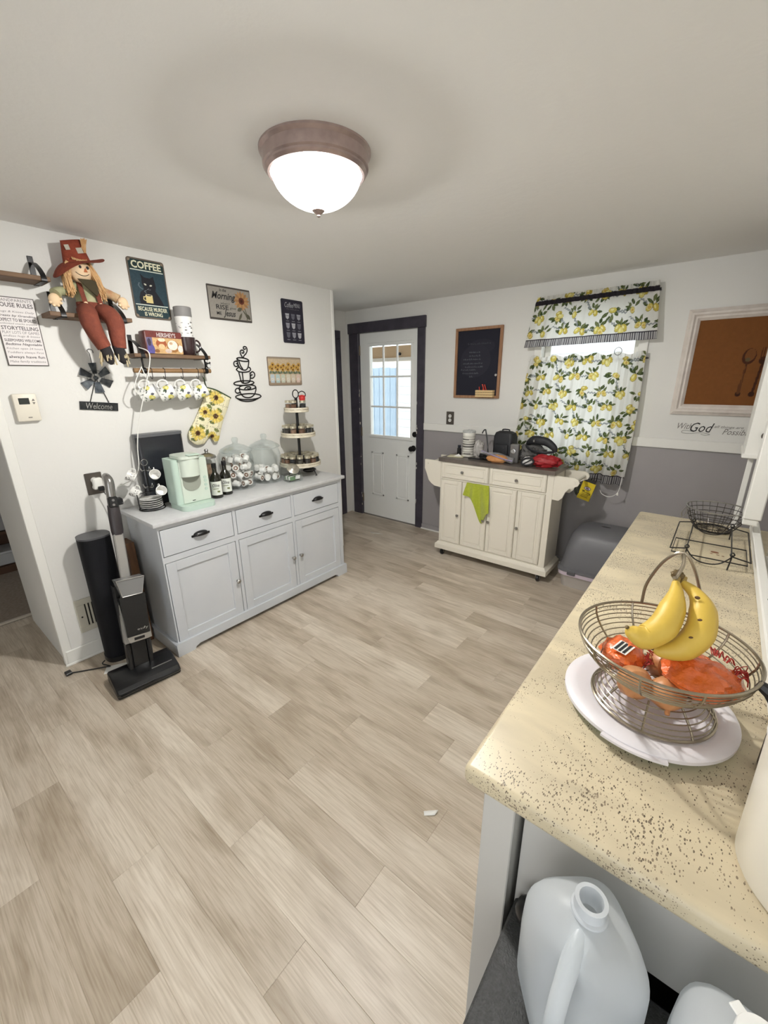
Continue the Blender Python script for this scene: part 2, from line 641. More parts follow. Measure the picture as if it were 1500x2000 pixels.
def plank_mat():
    m, nt, b = nodes('vinyl_plank')
    N, K = nt.nodes.new, nt.links.new
    tc = N('ShaderNodeTexCoord')
    oi = N('ShaderNodeObjectInfo')
    ml = N('ShaderNodeVectorMath'); ml.operation = 'SCALE'
    cb = N('ShaderNodeCombineXYZ')
    K(oi.outputs['Random'], cb.inputs[0]); K(oi.outputs['Random'], cb.inputs[1]); K(oi.outputs['Random'], cb.inputs[2])
    K(cb.outputs[0], ml.inputs[0]); ml.inputs['Scale'].default_value = 37.0
    ad = N('ShaderNodeVectorMath'); ad.operation = 'ADD'
    K(tc.outputs['Object'], ad.inputs[0]); K(ml.outputs[0], ad.inputs[1])
    mp = N('ShaderNodeMapping'); mp.inputs['Scale'].default_value = (1.2, 17, 1)
    K(ad.outputs[0], mp.inputs[0])
    n1 = N('ShaderNodeTexNoise'); n1.inputs['Scale'].default_value = 2.2; n1.inputs['Detail'].default_value = 9; n1.inputs['Roughness'].default_value = 0.62
    n1.inputs['Distortion'].default_value = 1.2
    K(mp.outputs[0], n1.inputs['Vector'])
    mp2 = N('ShaderNodeMapping'); mp2.inputs['Scale'].default_value = (2.2, 7, 1)
    K(ad.outputs[0], mp2.inputs[0])
    n2 = N('ShaderNodeTexNoise'); n2.inputs['Scale'].default_value = 1.3; n2.inputs['Detail'].default_value = 3
    K(mp2.outputs[0], n2.inputs['Vector'])
    r1 = N('ShaderNodeValToRGB')
    r1.color_ramp.elements[0].position, r1.color_ramp.elements[1].position = 0.3, 0.55
    r1.color_ramp.elements[0].color = (*lin((198, 186, 169)), 1)
    r1.color_ramp.elements[1].color = (*lin((219, 209, 194)), 1)
    K(n1.outputs[0], r1.inputs[0])
    r2 = N('ShaderNodeValToRGB')
    r2.color_ramp.elements[0].position, r2.color_ramp.elements[1].position = 0.32, 0.55
    r2.color_ramp.elements[0].color = (*lin((222, 218, 213)), 1)
    r2.color_ramp.elements[1].color = (1, 1, 1, 1)
    K(n2.outputs[0], r2.inputs[0])
    mu = N('ShaderNodeMix'); mu.data_type = 'RGBA'; mu.blend_type = 'MULTIPLY'; mu.inputs[0].default_value = 1
    K(r1.outputs[0], mu.inputs[6]); K(r2.outputs[0], mu.inputs[7])
    r3 = N('ShaderNodeValToRGB')
    r3.color_ramp.elements[0].color = (*lin((224, 220, 215)), 1)
    r3.color_ramp.elements[1].color = (1, 1, 1, 1)
    K(oi.outputs['Random'], r3.inputs[0])
    m2 = N('ShaderNodeMix'); m2.data_type = 'RGBA'; m2.blend_type = 'MULTIPLY'; m2.inputs[0].default_value = 1
    K(mu.outputs[2], m2.inputs[6]); K(r3.outputs[0], m2.inputs[7])
    mp3 = N('ShaderNodeMapping'); mp3.inputs['Scale'].default_value = (5, 150, 1)
    K(ad.outputs[0], mp3.inputs[0])
    n3 = N('ShaderNodeTexNoise'); n3.inputs['Scale'].default_value = 1.6; n3.inputs['Detail'].default_value = 4
    K(mp3.outputs[0], n3.inputs['Vector'])
    r4 = N('ShaderNodeValToRGB')
    r4.color_ramp.elements[0].position, r4.color_ramp.elements[1].position = 0.34, 0.56
    r4.color_ramp.elements[0].color = (*lin((234, 231, 227)), 1)
    r4.color_ramp.elements[1].color = (1, 1, 1, 1)
    K(n3.outputs[0], r4.inputs[0])
    m3 = N('ShaderNodeMix'); m3.data_type = 'RGBA'; m3.blend_type = 'MULTIPLY'; m3.inputs[0].default_value = 1
    K(m2.outputs[2], m3.inputs[6]); K(r4.outputs[0], m3.inputs[7])
    K(m3.outputs[2], b.inputs['Base Color'])
    b.inputs['Roughness'].default_value = 0.38
    b.inputs['Specular IOR Level'].default_value = 0.35
    bp = N('ShaderNodeBump'); bp.inputs['Strength'].default_value = 0.12; bp.inputs['Distance'].default_value = 0.002
    K(n1.outputs[0], bp.inputs['Height']); K(bp.outputs[0], b.inputs['Normal'])
    return m


m_plank = plank_mat()
m_subfloor = mat('floor_gap', (120, 112, 103), 0.8)
m_carpet = mat('grey_brown_carpet', (150, 138, 126), 0.95, noise=(60, (130, 118, 106), 0.3), bump=(200, 0.3))

# ------------------------------------------------------------------ floor: slab + planks
floor = struct('floor', MB().box(-5.4, 0.72, -1.6, D + 0.1, -0.06, -0.0025), m_subfloor)
starts = {2: -1.61, 3: -1.087, 5: -1.133, 7: -1.128, 9: -0.87, 10: -1.01, 4: -1.55, 6: -1.48, 8: -1.62, 11: -1.45, 12: -0.72, 1: -1.3, 0: -0.95, -1: -1.5}
PLN, PWD = 0.93, 0.15
mesh_cache = {}
for k in range(-7, 25):
    y0 = k * PWD
    y1 = min(y0 + PWD, D - 0.002)
    s0 = starts.get(k, -1.0 + random.random() * PLN)
    xl, xr = -3.585, 0.62
    j = math.floor((xl - s0) / PLN)
    while s0 + j * PLN < xr:
        a, b_ = max(xl, s0 + j * PLN), min(xr, s0 + (j + 1) * PLN)
        j += 1
        if b_ - a < 0.02:
            continue
        key = (round(b_ - a, 3), round(y1 - y0, 3))
        if key not in mesh_cache:
            q = build('plank', MB().box(0, b_ - a, 0, y1 - y0, -0.0024, 0, b=0.0011), m_plank, floor)
            mesh_cache[key] = q.data
        else:
            q = bpy.data.objects.new('plank', mesh_cache[key])
            C.objects.link(q)
            q.parent = floor
        q.location = (a, y0, 0)

struct('floor_hall', MB().box(-5.4, -3.62, -1.6, D, -0.0024, 0.004), m_carpet)
struct('trim_threshold', MB().box(-3.62, -3.588, -1.6, 0.45, -0.002, 0.012, b=0.004), mat('threshold_wood', (196, 186, 172), 0.5))

# ------------------------------------------------------------------ ceiling and walls
struct('ceiling', MB().box(-5.4, 0.72, -1.6, D + 0.14, ZC, ZC + 0.08), m_ceil)
wl = struct('wall_left', MB().box(-3.5, L, 0.417, 2.722, 0, ZC), m_wall)
struct('trim_wall_end', MB().box(-2.77, L + 0.004, 0.405, 0.449, 0, ZC, b=0.003), m_trimw)
struct('trim_wall_corner', MB().box(-2.78, L + 0.003, 2.70, 2.73, 0, ZC, b=0.003), m_trimw)
struct('baseboard_left', MB().box(L, L + 0.012, 0.417, 2.722, 0.0, 0.09, b=0.003), m_trimw)
struct('trim_shoe_left', MB().box(L + 0.0125, L + 0.024, 0.40, 0.86, 0.0, 0.016, b=0.004), m_trimw)

# back wall with its door and window openings
DX0, DX1, DZ = -3.27, -2.482, 2.052
WX0, WX1, WZ0, WZ1 = -1.262, -0.566, 0.99, 2.06
wb = MB()
for (x0, x1, z0, z1) in ((-3.60, DX0, 0, ZC), (DX0, DX1, DZ, ZC), (DX1, WX0, 1.10, ZC), (WX0, WX1, WZ1, ZC), (WX1, 0.72, 1.10, ZC)):
    wb.box(x0, x1, D, D + 0.14, z0, z1)
wall_back = struct('wall_back', wb, m_wall)
db = MB()
db.box(DX1, WX0, D, D + 0.14, 0, 1.10)
db.box(WX0, WX1, D, D + 0.14, 0, WZ0)
db.box(WX1, 0.72, D, D + 0.14, 0, 1.10)
build('painted_dado', db, m_dado, wall_back)
struct('trim_chair_rail', MB().box(-2.39, WX0 - 0.06, D - 0.018, D, 1.076, 1.147, b=0.004).box(WX1 + 0.06, 0.618, D - 0.018, D, 1.080, 1.149, b=0.004), m_trimw)
struct('baseboard_back', MB().box(-2.395, 0.618, D - 0.016, D, 0, 0.055, b=0.004), m_dado)
struct('trim_shoe_back', MB().box(-2.395, 0.618, D - 0.03, D - 0.0165, 0, 0.014, b=0.003), m_trimw)

# right wall stub at the far end of the counter, and the white post beside the pass-through
struct('wall_right', MB().box(0.62, 0.72, -1.6, D - 0.001, 0, ZC), m_wall)
struct('rear_light_block', MB().box(-5.4, -0.9, -1.7, -1.6, 0, ZC), m_wall)  # unseen, added to block sky light coming from behind on the left
struct('trim_right_post', MB().box(0.138, 0.196, 2.20, 2.30, 1.01, ZC, b=0.004).box(0.140, 0.188, 2.205, 2.29, 0.985, 1.01, b=0.003), m_trimw)

# recess beside the outside door
struct('wall_recess', MB().box(-3.60, -3.452, 2.73, D - 0.001, 0, ZC), m_wall)
struct('trim_recess_doorway', MB().box(-3.4515, -3.43, 2.735, 3.515, 2.0, 2.085, b=0.003).box(-3.4515, -3.43, 3.40, 3.515, 0, 2.0, b=0.003)
       .box(-3.4515, -3.44, 2.735, 3.40, 0, 2.0), m_dark)
# the hall beyond the opening on the left
struct('wall_hall', MB().box(-5.4, -5.3, -1.6, D, 0, ZC), mat('hall_paint', (150, 138, 128), 0.8))

# door casing
dc = MB()
dc.box(-3.397, -3.262, D - 0.02, D, 0, 2.052, b=0.003)
dc.box(-2.478, -2.392, D - 0.02, D, 0, 2.052, b=0.003)
dc.box(-3.405, -2.384, D - 0.028, D, 2.052, 2.155, b=0.003)
dc.box(-3.2695, -3.262, D, D + 0.10, 0, 2.052)
dc.box(-2.4825, -2.478, D, D + 0.10, 0, 2.052)
casing = struct('trim_door', dc, m_dark)
ch = MB()
for k in range(26):
    side = random.random()
    x = -3.266 + random.random() * 0.012 if side < 0.6 else -2.475 + random.random() * 0.006
    z = random.choice((0.1, 0.5, 0.9, 1.0, 1.3)) + random.random() * 0.25
    ch.box(x, x + 0.003 + random.random() * 0.006, D - 0.0208, D - 0.0198, z, z + 0.005 + random.random() * 0.03)
build('paint_chip', ch, m_chip, casing)['kind'] = 'stuff'

# ------------------------------------------------------------------ outside door
m_door = mat('door_paint', (238, 239, 236), 0.35)
GX0, GX1, GZ0, GZ1 = -3.118, -2.566, 0.975, 1.918
Y0, Y1 = D + 0.012, D + 0.055
do = MB()
do.box(-3.259, GX0, Y0, Y1, 0.012, 2.048)
do.box(GX1, -2.486, Y0, Y1, 0.012, 2.048)
do.box(GX0, GX1, Y0, Y1, GZ1, 2.048)
do.box(GX0, GX1, Y0, Y1, 0.012, GZ0)
door = struct('door_1', do, m_door)
fr = MB()
e = 0.03
for (x0, x1, z0, z1) in ((GX0 - e, GX1 + e, GZ1 - 0.004, GZ1 + e), (GX0 - e, GX1 + e, GZ0 - e, GZ0 + 0.004), (GX0 - e, GX0 + 0.004, GZ0, GZ1), (GX1 - 0.004, GX1 + e, GZ0, GZ1)):
    fr.box(x0, x1, Y0 - 0.012, Y0 + 0.001, z0, z1, b=0.005)
build('glazing_frame', fr, m_door, door)
gx = [GX0 + (GX1 - GX0) * i / 3 for i in range(4)]
gz = [GZ0 + (GZ1 - GZ0) * i / 3 for i in range(4)]
for i in (1, 2):
    build('muntin', MB().box(gx[i] - 0.009, gx[i] + 0.009, Y0 - 0.004, Y0 + 0.016, GZ0, GZ1, b=0.003), m_door, door)
    build('muntin', MB().box(GX0, GX1, Y0 - 0.0035, Y0 + 0.0155, gz[i] - 0.009, gz[i] + 0.009, b=0.003), m_door, door)
for i in range(3):
    for j in range(3):
        build('pane', MB().box(gx[i] + 0.001, gx[i + 1] - 0.001, Y0 + 0.018, Y0 + 0.022, gz[j] + 0.001, gz[j + 1] - 0.001), m_pane, door)
for (x0, x1) in ((-3.117, -2.94), (-2.76, -2.585)):
    q = MB()
    z0, z1 = 0.27, 0.785
    for (a, b_, c_, d_) in ((x0, x1, z1 - 0.02, z1), (x0, x1, z0, z0 + 0.02), (x0, x0 + 0.02, z0, z1), (x1 - 0.02, x1, z0, z1)):
        q.box(a, b_, Y0 - 0.006, Y0, c_, d_, b=0.005)
    q.box(x0 + 0.032, x1 - 0.032, Y0 - 0.005, Y0, z0 + 0.032, z1 - 0.032, b=0.0045)
    build('raised_panel', q, m_door, door)
kn = MB()
kn.lathe([(0, 0), (0.032, 0), (0.032, 0.006), (0.012, 0.012), (0.011, 0.03), (0.024, 0.038), (0.029, 0.05), (0.024, 0.062), (0, 0.066)], n=20, M=T(-2.530, Y0, 0.868) @ RX(90))
build('knob', kn, m_black, door)
build('deadbolt', MB().lathe([(0, 0), (0.03, 0), (0.028, 0.014), (0.012, 0.016), (0.011, 0.024), (0, 0.024)], n=20, M=T(-2.512, Y0, 1.018) @ RX(90)), m_black, door)
for z in (1.83, 0.95, 0.16):
    build('hinge', MB().box(-3.272, -3.255, D - 0.002, D + 0.014, z, z + 0.1, b=0.002), mat('tarnished_hinge', (120, 108, 92), 0.4, metal=0.8), door)

# ------------------------------------------------------------------ window
win = MB()
for (x0, x1, z0, z1) in ((WX0 - 0.055, WX0 + 0.004, WZ0 - 0.05, WZ1 + 0.055), (WX1 - 0.004, WX1 + 0.055, WZ0 - 0.05, WZ1 + 0.055), (WX0, WX1, WZ1 - 0.004, WZ1 + 0.055), (WX0, WX1, WZ0 - 0.05, WZ0 + 0.004)):
    win.box(x0, x1, D - 0.016, D, z0, z1, b=0.003)
window = struct('window_1', win, m_trimw)
sash = MB()
zm = (WZ0 + WZ1) / 2
for k, (za, zb, yy) in enumerate(((WZ0, zm + 0.02, D + 0.05), (zm - 0.02, WZ1, D + 0.085))):
    sash = MB()
    sash.box(WX0, WX0 + 0.045, yy, yy + 0.03, za, zb, b=0.003)
    sash.box(WX1 - 0.045, WX1, yy, yy + 0.03, za, zb, b=0.003)
    sash.box(WX0 + 0.045, WX1 - 0.045, yy, yy + 0.03, za, za + 0.04, b=0.003)
    sash.box(WX0 + 0.045, WX1 - 0.045, yy, yy + 0.03, zb - 0.04, zb, b=0.003)
    so = build('sash', sash, m_trimw, window)
    build('pane', MB().box(WX0 + 0.045, WX1 - 0.045, yy + 0.013, yy + 0.017, za + 0.04, zb - 0.04), m_pane, so)

# ------------------------------------------------------------------ outside
m_side = mat('white_siding', (226, 228, 230), 0.6)
yard = struct('ground_yard', MB().box(-16, 8, D + 0.16, 18, -0.5, -0.3), mat('pale_concrete', (214, 214, 210), 0.9))
sd = struct('wall_neighbour', MB().box(-4.92, 3.0, 6.56, 6.7, -0.3, 4.2), m_side)
bd = None
for k in range(26):
    if bd is None:
        bd = build('siding_board', MB().add([(-4.94, 6.545, 0), (3, 6.545, 0), (3, 6.558, 0.15), (-4.94, 6.558, 0.15), (-4.94, 6.56, 0), (3, 6.56, 0)],
                                            [(0, 1, 2, 3), (0, 4, 5, 1)]), m_side, sd, 0)
        q = bd
    else:
        q = bd.copy(); C.objects.link(q); q.parent = sd
    q.location = (0, 0, -0.2 + k * 0.15)
m_fence = mat('weathered_blue_grey_boards', (176, 192, 206), 0.85, noise=(6, (150, 168, 186), 0.2), stretch=(10, 1, 1))
fence = thing('board_fence', 'blue grey board fence seen through the door panes', 'fence', (-6.4, 7.3, -0.3))
build('rail', MB().box(-1.6, 1.45, 0.03, 0.08, 0.3, 0.39).box(-1.6, 1.45, 0.03, 0.08, 1.7, 1.79), m_fence, fence)
b0 = None
for k in range(20):
    if b0 is None:
        b0 = build('fence_board', MB().box(0, 0.14, 0, 0.025, 0, 2.1, b=0.004), m_fence, fence)
        q = b0
    else:
        q = b0.copy(); C.objects.link(q); q.parent = fence
    q.location = (-1.55 + k * 0.15, 0, random.random() * 0.02)
pb = thing('porch_roof', 'tan porch beam and soffit above the outside door', 'porch', (-4.3, 5.0, 1.82))
build('beam', MB().box(-2.2, 2.0, -0.06, 0.06, 0, 0.2, b=0.004), mat('tan_beam', (198, 172, 140), 0.7), pb)
build('fascia', MB().box(-2.2, 2.0, -0.075, -0.06, 0.0, 0.045), mat('fascia_white', (226, 222, 214), 0.6), pb)
build('soffit', MB().box(-2.2, 2.0, -1.2, -0.07, 0.36, 0.38), mat('tan_soffit', (188, 166, 140), 0.7), pb)
build('screw_head', MB().cyl((0.05, -0.083, 0.10), (0.05, -0.06, 0.10), 0.02, 10).cyl((0.62, -0.083, 0.09), (0.62, -0.06, 0.09), 0.02, 10), m_black, pb)

# ------------------------------------------------------------------ ceiling lamps
m_ring = mat('brushed_bronze', (186, 168, 164), 0.3, metal=0.7, noise=(30, (166, 148, 144), 0.2))


def lamp_glass(name):
    """thin lit glass: glows faintly itself and lets the bulb's light through"""
    m = bpy.data.materials.new(name)
    m.use_nodes = True
    nt = m.node_tree
    nt.nodes.clear()
    out = nt.nodes.new('ShaderNodeOutputMaterial')
    em = nt.nodes.new('ShaderNodeEmission')
    em.inputs[0].default_value = (1.0, 0.985, 0.95, 1)
    em.inputs[1].default_value = 3.0
    tr = nt.nodes.new('ShaderNodeBsdfTransparent')
    mx = nt.nodes.new('ShaderNodeMixShader')
    mx.inputs[0].default_value = 0.62
    nt.links.new(em.outputs[0], mx.inputs[1])
    nt.links.new(tr.outputs[0], mx.inputs[2])
    nt.links.new(mx.outputs[0], out.inputs[0])
    return m


def ceiling_lamp(label, loc, watts):
    t = thing('ceiling_light', label, 'ceiling light', loc)
    build('canopy_ring', MB().lathe([(0.165, 0), (0.181, 0), (0.181, -0.006), (0.172, -0.014), (0.172, -0.046), (0.166, -0.050), (0.166, -0.056), (0.158, -0.064), (0.150, -0.064), (0.150, -0.02)], n=64), m_ring, t)
    pr = [(0.149, -0.050)]
    for i in range(1, 13):
        a = i / 12 * PI / 2
        pr.append((0.149 * math.cos(a) ** 1.12 if i < 12 else 0, -0.050 - 0.112 * math.sin(a)))
    build('glass_shade', MB().lathe(pr, n=48), lamp_glass('lit_glass'), t)
    build('pan', MB().lathe([(0, -0.012), (0.149, -0.012), (0.149, -0.049)], n=48), mat('white_pan', (238, 238, 234), 0.5), t)
    ld = bpy.data.lights.new('bulb', 'POINT')
    ld.energy = watts
    ld.color = (1.0, 0.982, 0.942)
    ld.shadow_soft_size = 0.04
    lo = bpy.data.objects.new('bulb', ld)
    C.objects.link(lo)
    lo.parent = t
    lo.location = (0, 0, -0.058)
    build('finial', MB().lathe([(0.0, -0.157), (0.02, -0.158), (0.021, -0.162), (0.012, -0.170), (0.006, -0.173), (0.007, -0.178), (0, -0.182)], n=20), m_ring, t)
    return t


ceiling_lamp('round frosted dome ceiling light with a bronze ring, switched on', (-1.2, 1.147, ZC - 0.0005), LAMP_WATTS)

# ------------------------------------------------------------------ coffee bar sideboard
m_cab = mat('pale_grey_paint', (206, 209, 213), 0.4, noise=(4, (199, 203, 208), 0.2))
m_cabtop = mat('pale_grey_top', (208, 209, 210), 0.28, noise=(30, (198, 199, 201), 0.3))
cab = thing('sideboard', 'pale grey sideboard with three drawers and three doors holding the coffee things', 'sideboard', (L, 1.58, 0), 90)
FY = -0.432
O = [(-0.704, -0.258), (-0.237, 0.205), (0.226, 0.678)]
RD, RR = (0.076, 0.600), (0.636, 0.800)
bm_ = MB()
bm_.box(-0.71, 0.71, FY + 0.02, -0.014, 0.084, 0.824)
ff = [(-0.712, O[0][0], 0.07, 0.826), (O[0][1], O[1][0], 0.07, 0.826), (O[1][1], O[2][0], 0.07, 0.826), (O[2][1], 0.712, 0.07, 0.826)]
for a, b_, c_, d_ in ff:
    bm_.box(a, b_, FY, FY + 0.03, c_, d_)
for a, b_ in O:
    for c_, d_ in ((0.07, RD[0]), (RD[1], RR[0]), (RR[1], 0.826)):
        bm_.box(a, b_, FY + 0.0002, FY + 0.0298, c_, d_)
build('body', bm_, m_cab, cab)
build('top', MB().box(-0.738, 0.738, FY - 0.024, -0.002, 0.826, 0.850, b=0.004, seg=2), m_cabtop, cab)
pl = MB()
pl.prism([(-0.728, 0), (-0.625, 0), (-0.615, 0.018), (-0.59, 0.028), (0.59, 0.028), (0.615, 0.018), (0.625, 0), (0.728, 0), (0.728, 0.078), (0.722, 0.086), (-0.722, 0.086), (-0.728, 0.078)], FY - 0.016, FY + 0.01)
for sx in (-1, 1):
    pl.box(min(sx * 0.728, sx * 0.70), max(sx * 0.728, sx * 0.70), FY + 0.01, -0.014, 0.0, 0.084, b=0.004)
build('plinth', pl, m_cab, cab)
for i, (a, b_) in enumerate(O):
    g = 0.0042
    dr = build('drawer', MB().box(a + g, b_ - g, FY - 0.001, FY + 0.016, RR[0] + g, RR[1] - g, b=0.0015), m_cab, cab)
    xc = (a + b_) / 2 + 0.005
    pu = MB()
    pu.sheet(lambda u, v: (xc + 0.044 * math.cos(PI * u), FY - 0.001 - 0.026 * math.sin(PI * u) ** 0.7 * math.sin(PI / 2 * v), 0.712 + 0.024 * math.sin(PI * u) ** 0.7 * math.cos(PI / 2 * v)), 18, 6)
    pu.box(xc - 0.056, xc + 0.056, FY - 0.004, FY - 0.0005, 0.707, 0.719, b=0.0015)
    solid(build('cup_pull', pu, m_black, dr), 0.002)
    x0, x1, z0, z1, s_ = a + g, b_ - g, RD[0] + g, RD[1] - g, 0.056
    dd = MB()
    for q in ((x0, x0 + s_, z0, z1), (x1 - s_, x1, z0, z1), (x0 + s_, x1 - s_, z0, z0 + s_), (x0 + s_, x1 - s_, z1 - s_, z1)):
        dd.box(q[0], q[1], FY - 0.001, FY + 0.018, q[2], q[3], b=0.0012)
    dd.box(x0 + s_, x1 - s_, FY + 0.009, FY + 0.016, z0 + s_, z1 - s_)
    dn = build('door', dd, m_cab, cab)
    kx = x1 - 0.02 if i < 2 else x0 + 0.02
    build('knob', MB().lathe([(0, 0), (0.008, 0), (0.006, 0.008), (0.007, 0.014), (0.014, 0.018), (0.0145, 0.024), (0.009, 0.029), (0, 0.03)], n=18, M=T(kx, FY - 0.001, 0.327) @ RX(90)), m_steel, dn)

# ------------------------------------------------------------------ things hanging on the coffee wall


def rrect(x0, x1, z0, z1, r, n=5):
    out = []
    for cx, cz, a in ((x1 - r, z0 + r, -90), (x1 - r, z1 - r, 0), (x0 + r, z1 - r, 90), (x0 + r, z0 + r, 180)):
        for i in range(n + 1):
            t = math.radians(a + 90 * i / n)
            out.append((cx + r * math.cos(t), cz + r * math.sin(t)))
    return out


def tin_sign(name, label, y0, z0, w_, h_, edge, r=0.01, rz=90, wallx=L):
    t = thing(name, label, 'sign', (wallx, y0, z0), rz)
    build('plate', MB().prism(rrect(0, w_, 0, h_, r), -0.006, -0.001), edge, t)
    return t


# house rules board
s_ = tin_sign('text_sign', 'white board printed with lines of house rules, above the thermostat', 0.512, 1.66, 0.160, 0.307, mat('dark_edge', (78, 72, 68), 0.6), 0.001)
build('face', MB().box(0.004, 0.156, -0.008, -0.006, 0.004, 0.303), mat('sign_white', (226, 221, 220), 0.6), s_)
m_g1, m_g2 = mat('grey_ink', (118, 112, 114), 0.7), mat('dark_grey_ink', (82, 76, 78), 0.7)
rows = [("GRANDPARENTS'", .286, .299, 0, 1), ('HOUSE RULES', .262, .281, 0, 0), ('Hugs & Kisses Daily', .236, .247, .3, 1), ('Treats by Grandma', .218, .230, .3, 0), ('EXPECT TO BE SPOILED', .199, .213, 0, 0),
        ('unlimited snacks anytime', .184, .194, .2, 1), ('STORYTELLING', .162, .179, 0, 0), ('PLAY LOTS OF GAMES', .145, .157, 0, 1), ('endless hugs & kisses', .128, .140, .3, 1),
        ('SLEEPOVERS WELCOME', .110, .122, 0, 0), ('Bedtime Negotiable', .090, .104, .3, 0), ('Kitchen open 24 hours', .072, .084, .2, 1), ("Toddlers always First", .054, .066, .2, 1), ('always have fun', .031, .047, 0, 0), ('Make family traditions', .012, .025, .2, 1)]
for tx, a, b_, sh, k in rows:
    text(tx, s_, 0.010, 0.150, a, b_, -0.0084, m_g1 if k else m_g2, shear=sh, bold=0.0 if k else 0.015)

# coffee cat sign
p = Pic(19.0, 29.4, 0.12, (40, 62, 72))
p.rect(0, 19, 24.2, 29.4, (32, 52, 52)).rect(0, 19, 0, 6.4, (36, 58, 64)).speckle(0.10)
p.rect(0.5, 18.5, 24.0, 24.4, (214, 220, 208)).rect(0.5, 18.5, 6.2, 6.6, (214, 220, 208))
k_ = (24, 24, 32)
p.poly([(3.2, 6.8), (3.0, 10), (4.2, 13), (6.4, 14.6), (5.6, 17.5), (5.8, 20), (5.4, 22.4), (7.4, 20.8), (10.4, 20.6), (12.4, 21.8), (12.8, 19.4), (13.2, 16.6), (12.6, 14.2), (14.2, 11.6), (15.6, 9), (16.4, 6.8)], k_)
p.leaf(7.4, 17.2, 0.8, 0.4, (206, 206, 190), -25).leaf(10.4, 16.9, 0.8, 0.4, (206, 206, 190), 15)
p.line([(9, 15.2), (8, 14.6), (10, 14.7)], 0.16, (120, 124, 128))
p.rect(6.6, 10.4, 7.6, 11.6, (214, 196, 136)).ell(8.5, 11.6, 1.9, 0.55, (236, 226, 190)).ell(8.5, 11.6, 1.5, 0.4, (60, 50, 40)).line([(6.7, 10.8), (5.5, 10.6), (5.3, 9.2), (6.6, 8.6)], 0.45, (214, 196, 136))
p.line([(4.2, 17.6), (3.6, 16.4), (4.4, 15.2), (5.6, 14.6)], 0.6, (110, 122, 130), 0.6).line([(7.2, 12.6), (6.4, 13.6), (7.4, 14.0)], 0.4, (110, 122, 130), 0.6)
for cx, cz in ((0, 0), (19, 0), (0, 29.4), (19, 29.4)):
    p.ell(cx, cz, 1.3, 1.3, (150, 132, 112), a=0.8)
s_ = tin_sign('tin_sign', 'dark teal tin sign of a black cat with a mug, lettered COFFEE', 1.134, 1.93, 0.203, 0.310, mat('rust_edge', (96, 84, 72), 0.6), 0.014)
panel('picture', p, s_, 0.0065, 0.008, -0.0066, m_print)
m_cream = mat('cream_ink', (222, 220, 192), 0.6)
text('COFFEE', s_, 0.020, 0.183, 0.258, 0.296, -0.0075, m_cream, bold=0.03)
text('BECAUSE MURDER', s_, 0.020, 0.183, 0.040, 0.062, -0.0075, m_cream, bold=0.02)
text('IS WRONG', s_, 0.052, 0.152, 0.014, 0.035, -0.0075, m_cream, bold=0.02)

# morning sign
p = Pic(30.6, 19.6, 0.12, (146, 141, 133)).speckle(0.05)
p.rect(0, 30.6, 19.0, 19.6, (70, 64, 60)).rect(0, 30.6, 0, 0.7, (60, 56, 52))
p.sunflower(24, 12.6, 6.0, (172, 130, 88), (96, 50, 36))
p.line([(26, 8), (27.5, 4), (27, 0)], 0.6, (84, 84, 70)).leaf(22, 7.2, 2.2, 1.2, (88, 86, 72), 30).leaf(28, 3.2, 2.6, 1.3, (76, 74, 62), -40).leaf(22, 2.6, 3, 0.8, (84, 82, 68), 60).leaf(26, 5, 3, 0.5, (84, 82, 68), 130)
s_ = tin_sign('tin_sign', 'grey tin sign with a faded sunflower, lettered In the Morning', 1.593, 1.966, 0.316, 0.206, mat('dark_tin_edge', (74, 68, 64), 0.6), 0.004)
panel('picture', p, s_, 0.005, 0.005, -0.0066, m_print)
for tx, x0, x1, z0, z1, sh, bo in (('In the', .085, .135, .172, .190, .2, .01), ('Morning', .025, .200, .112, .168, .35, .02), ('when I', .085, .150, .096, .108, .2, 0), ('RISE', .050, .140, .064, .092, 0, .015), ('give', .148, .195, .068, .084, .2, 0), ('ME', .050, .085, .030, .050, 0, .01), ('Jesus', .098, .190, .014, .064, .35, .02)):
    text(tx, s_, x0, x1, z0, z1, -0.0075, m_ink, shear=sh, bold=bo)

# coffee menu sign
p = Pic(19.4, 29.8, 0.14, (44, 42, 54)).speckle(0.06)
for r_ in range(3):
    for c_ in range(3):
        cx, cz = 4.2 + c_ * 5.5, 4.6 + (2 - r_) * 6.6
        q = [(170, 170, 176), (140, 140, 148), (96, 96, 106)][(r_ + 2 * c_) % 3]
        p.poly([(cx - 1.9, cz + 2.6), (cx + 1.9, cz + 2.6), (cx + 1.4, cz - 0.6), (cx, cz - 1.6), (cx - 1.4, cz - 0.6)], q)
        p.rect(cx - 1.6, cx + 1.6, cz + 0.9, cz + 1.1, (70, 68, 78)).rect(cx - 1.5, cx + 1.5, cz - 2.9, cz - 2.5, (130, 130, 136))
s_ = tin_sign('tin_sign', 'navy tin coffee menu sign with nine little cups, nearest the wall corner', 2.177, 1.853, 0.207, 0.307, mat('navy_tin_edge', (38, 36, 46), 0.6), 0.012)
panel('picture', p, s_, 0.0065, 0.0045, -0.0066, m_print)
m_chalk = mat('chalk_ink', (168, 168, 172), 0.8)
text('Coffee', s_, 0.030, 0.110, 0.250, 0.285, -0.0075, m_chalk, shear=0.3)
text('MENU', s_, 0.118, 0.178, 0.255, 0.284, -0.0075, m_chalk)
text('the daily grind', s_, 0.045, 0.165, 0.236, 0.243, -0.0075, m_g1)

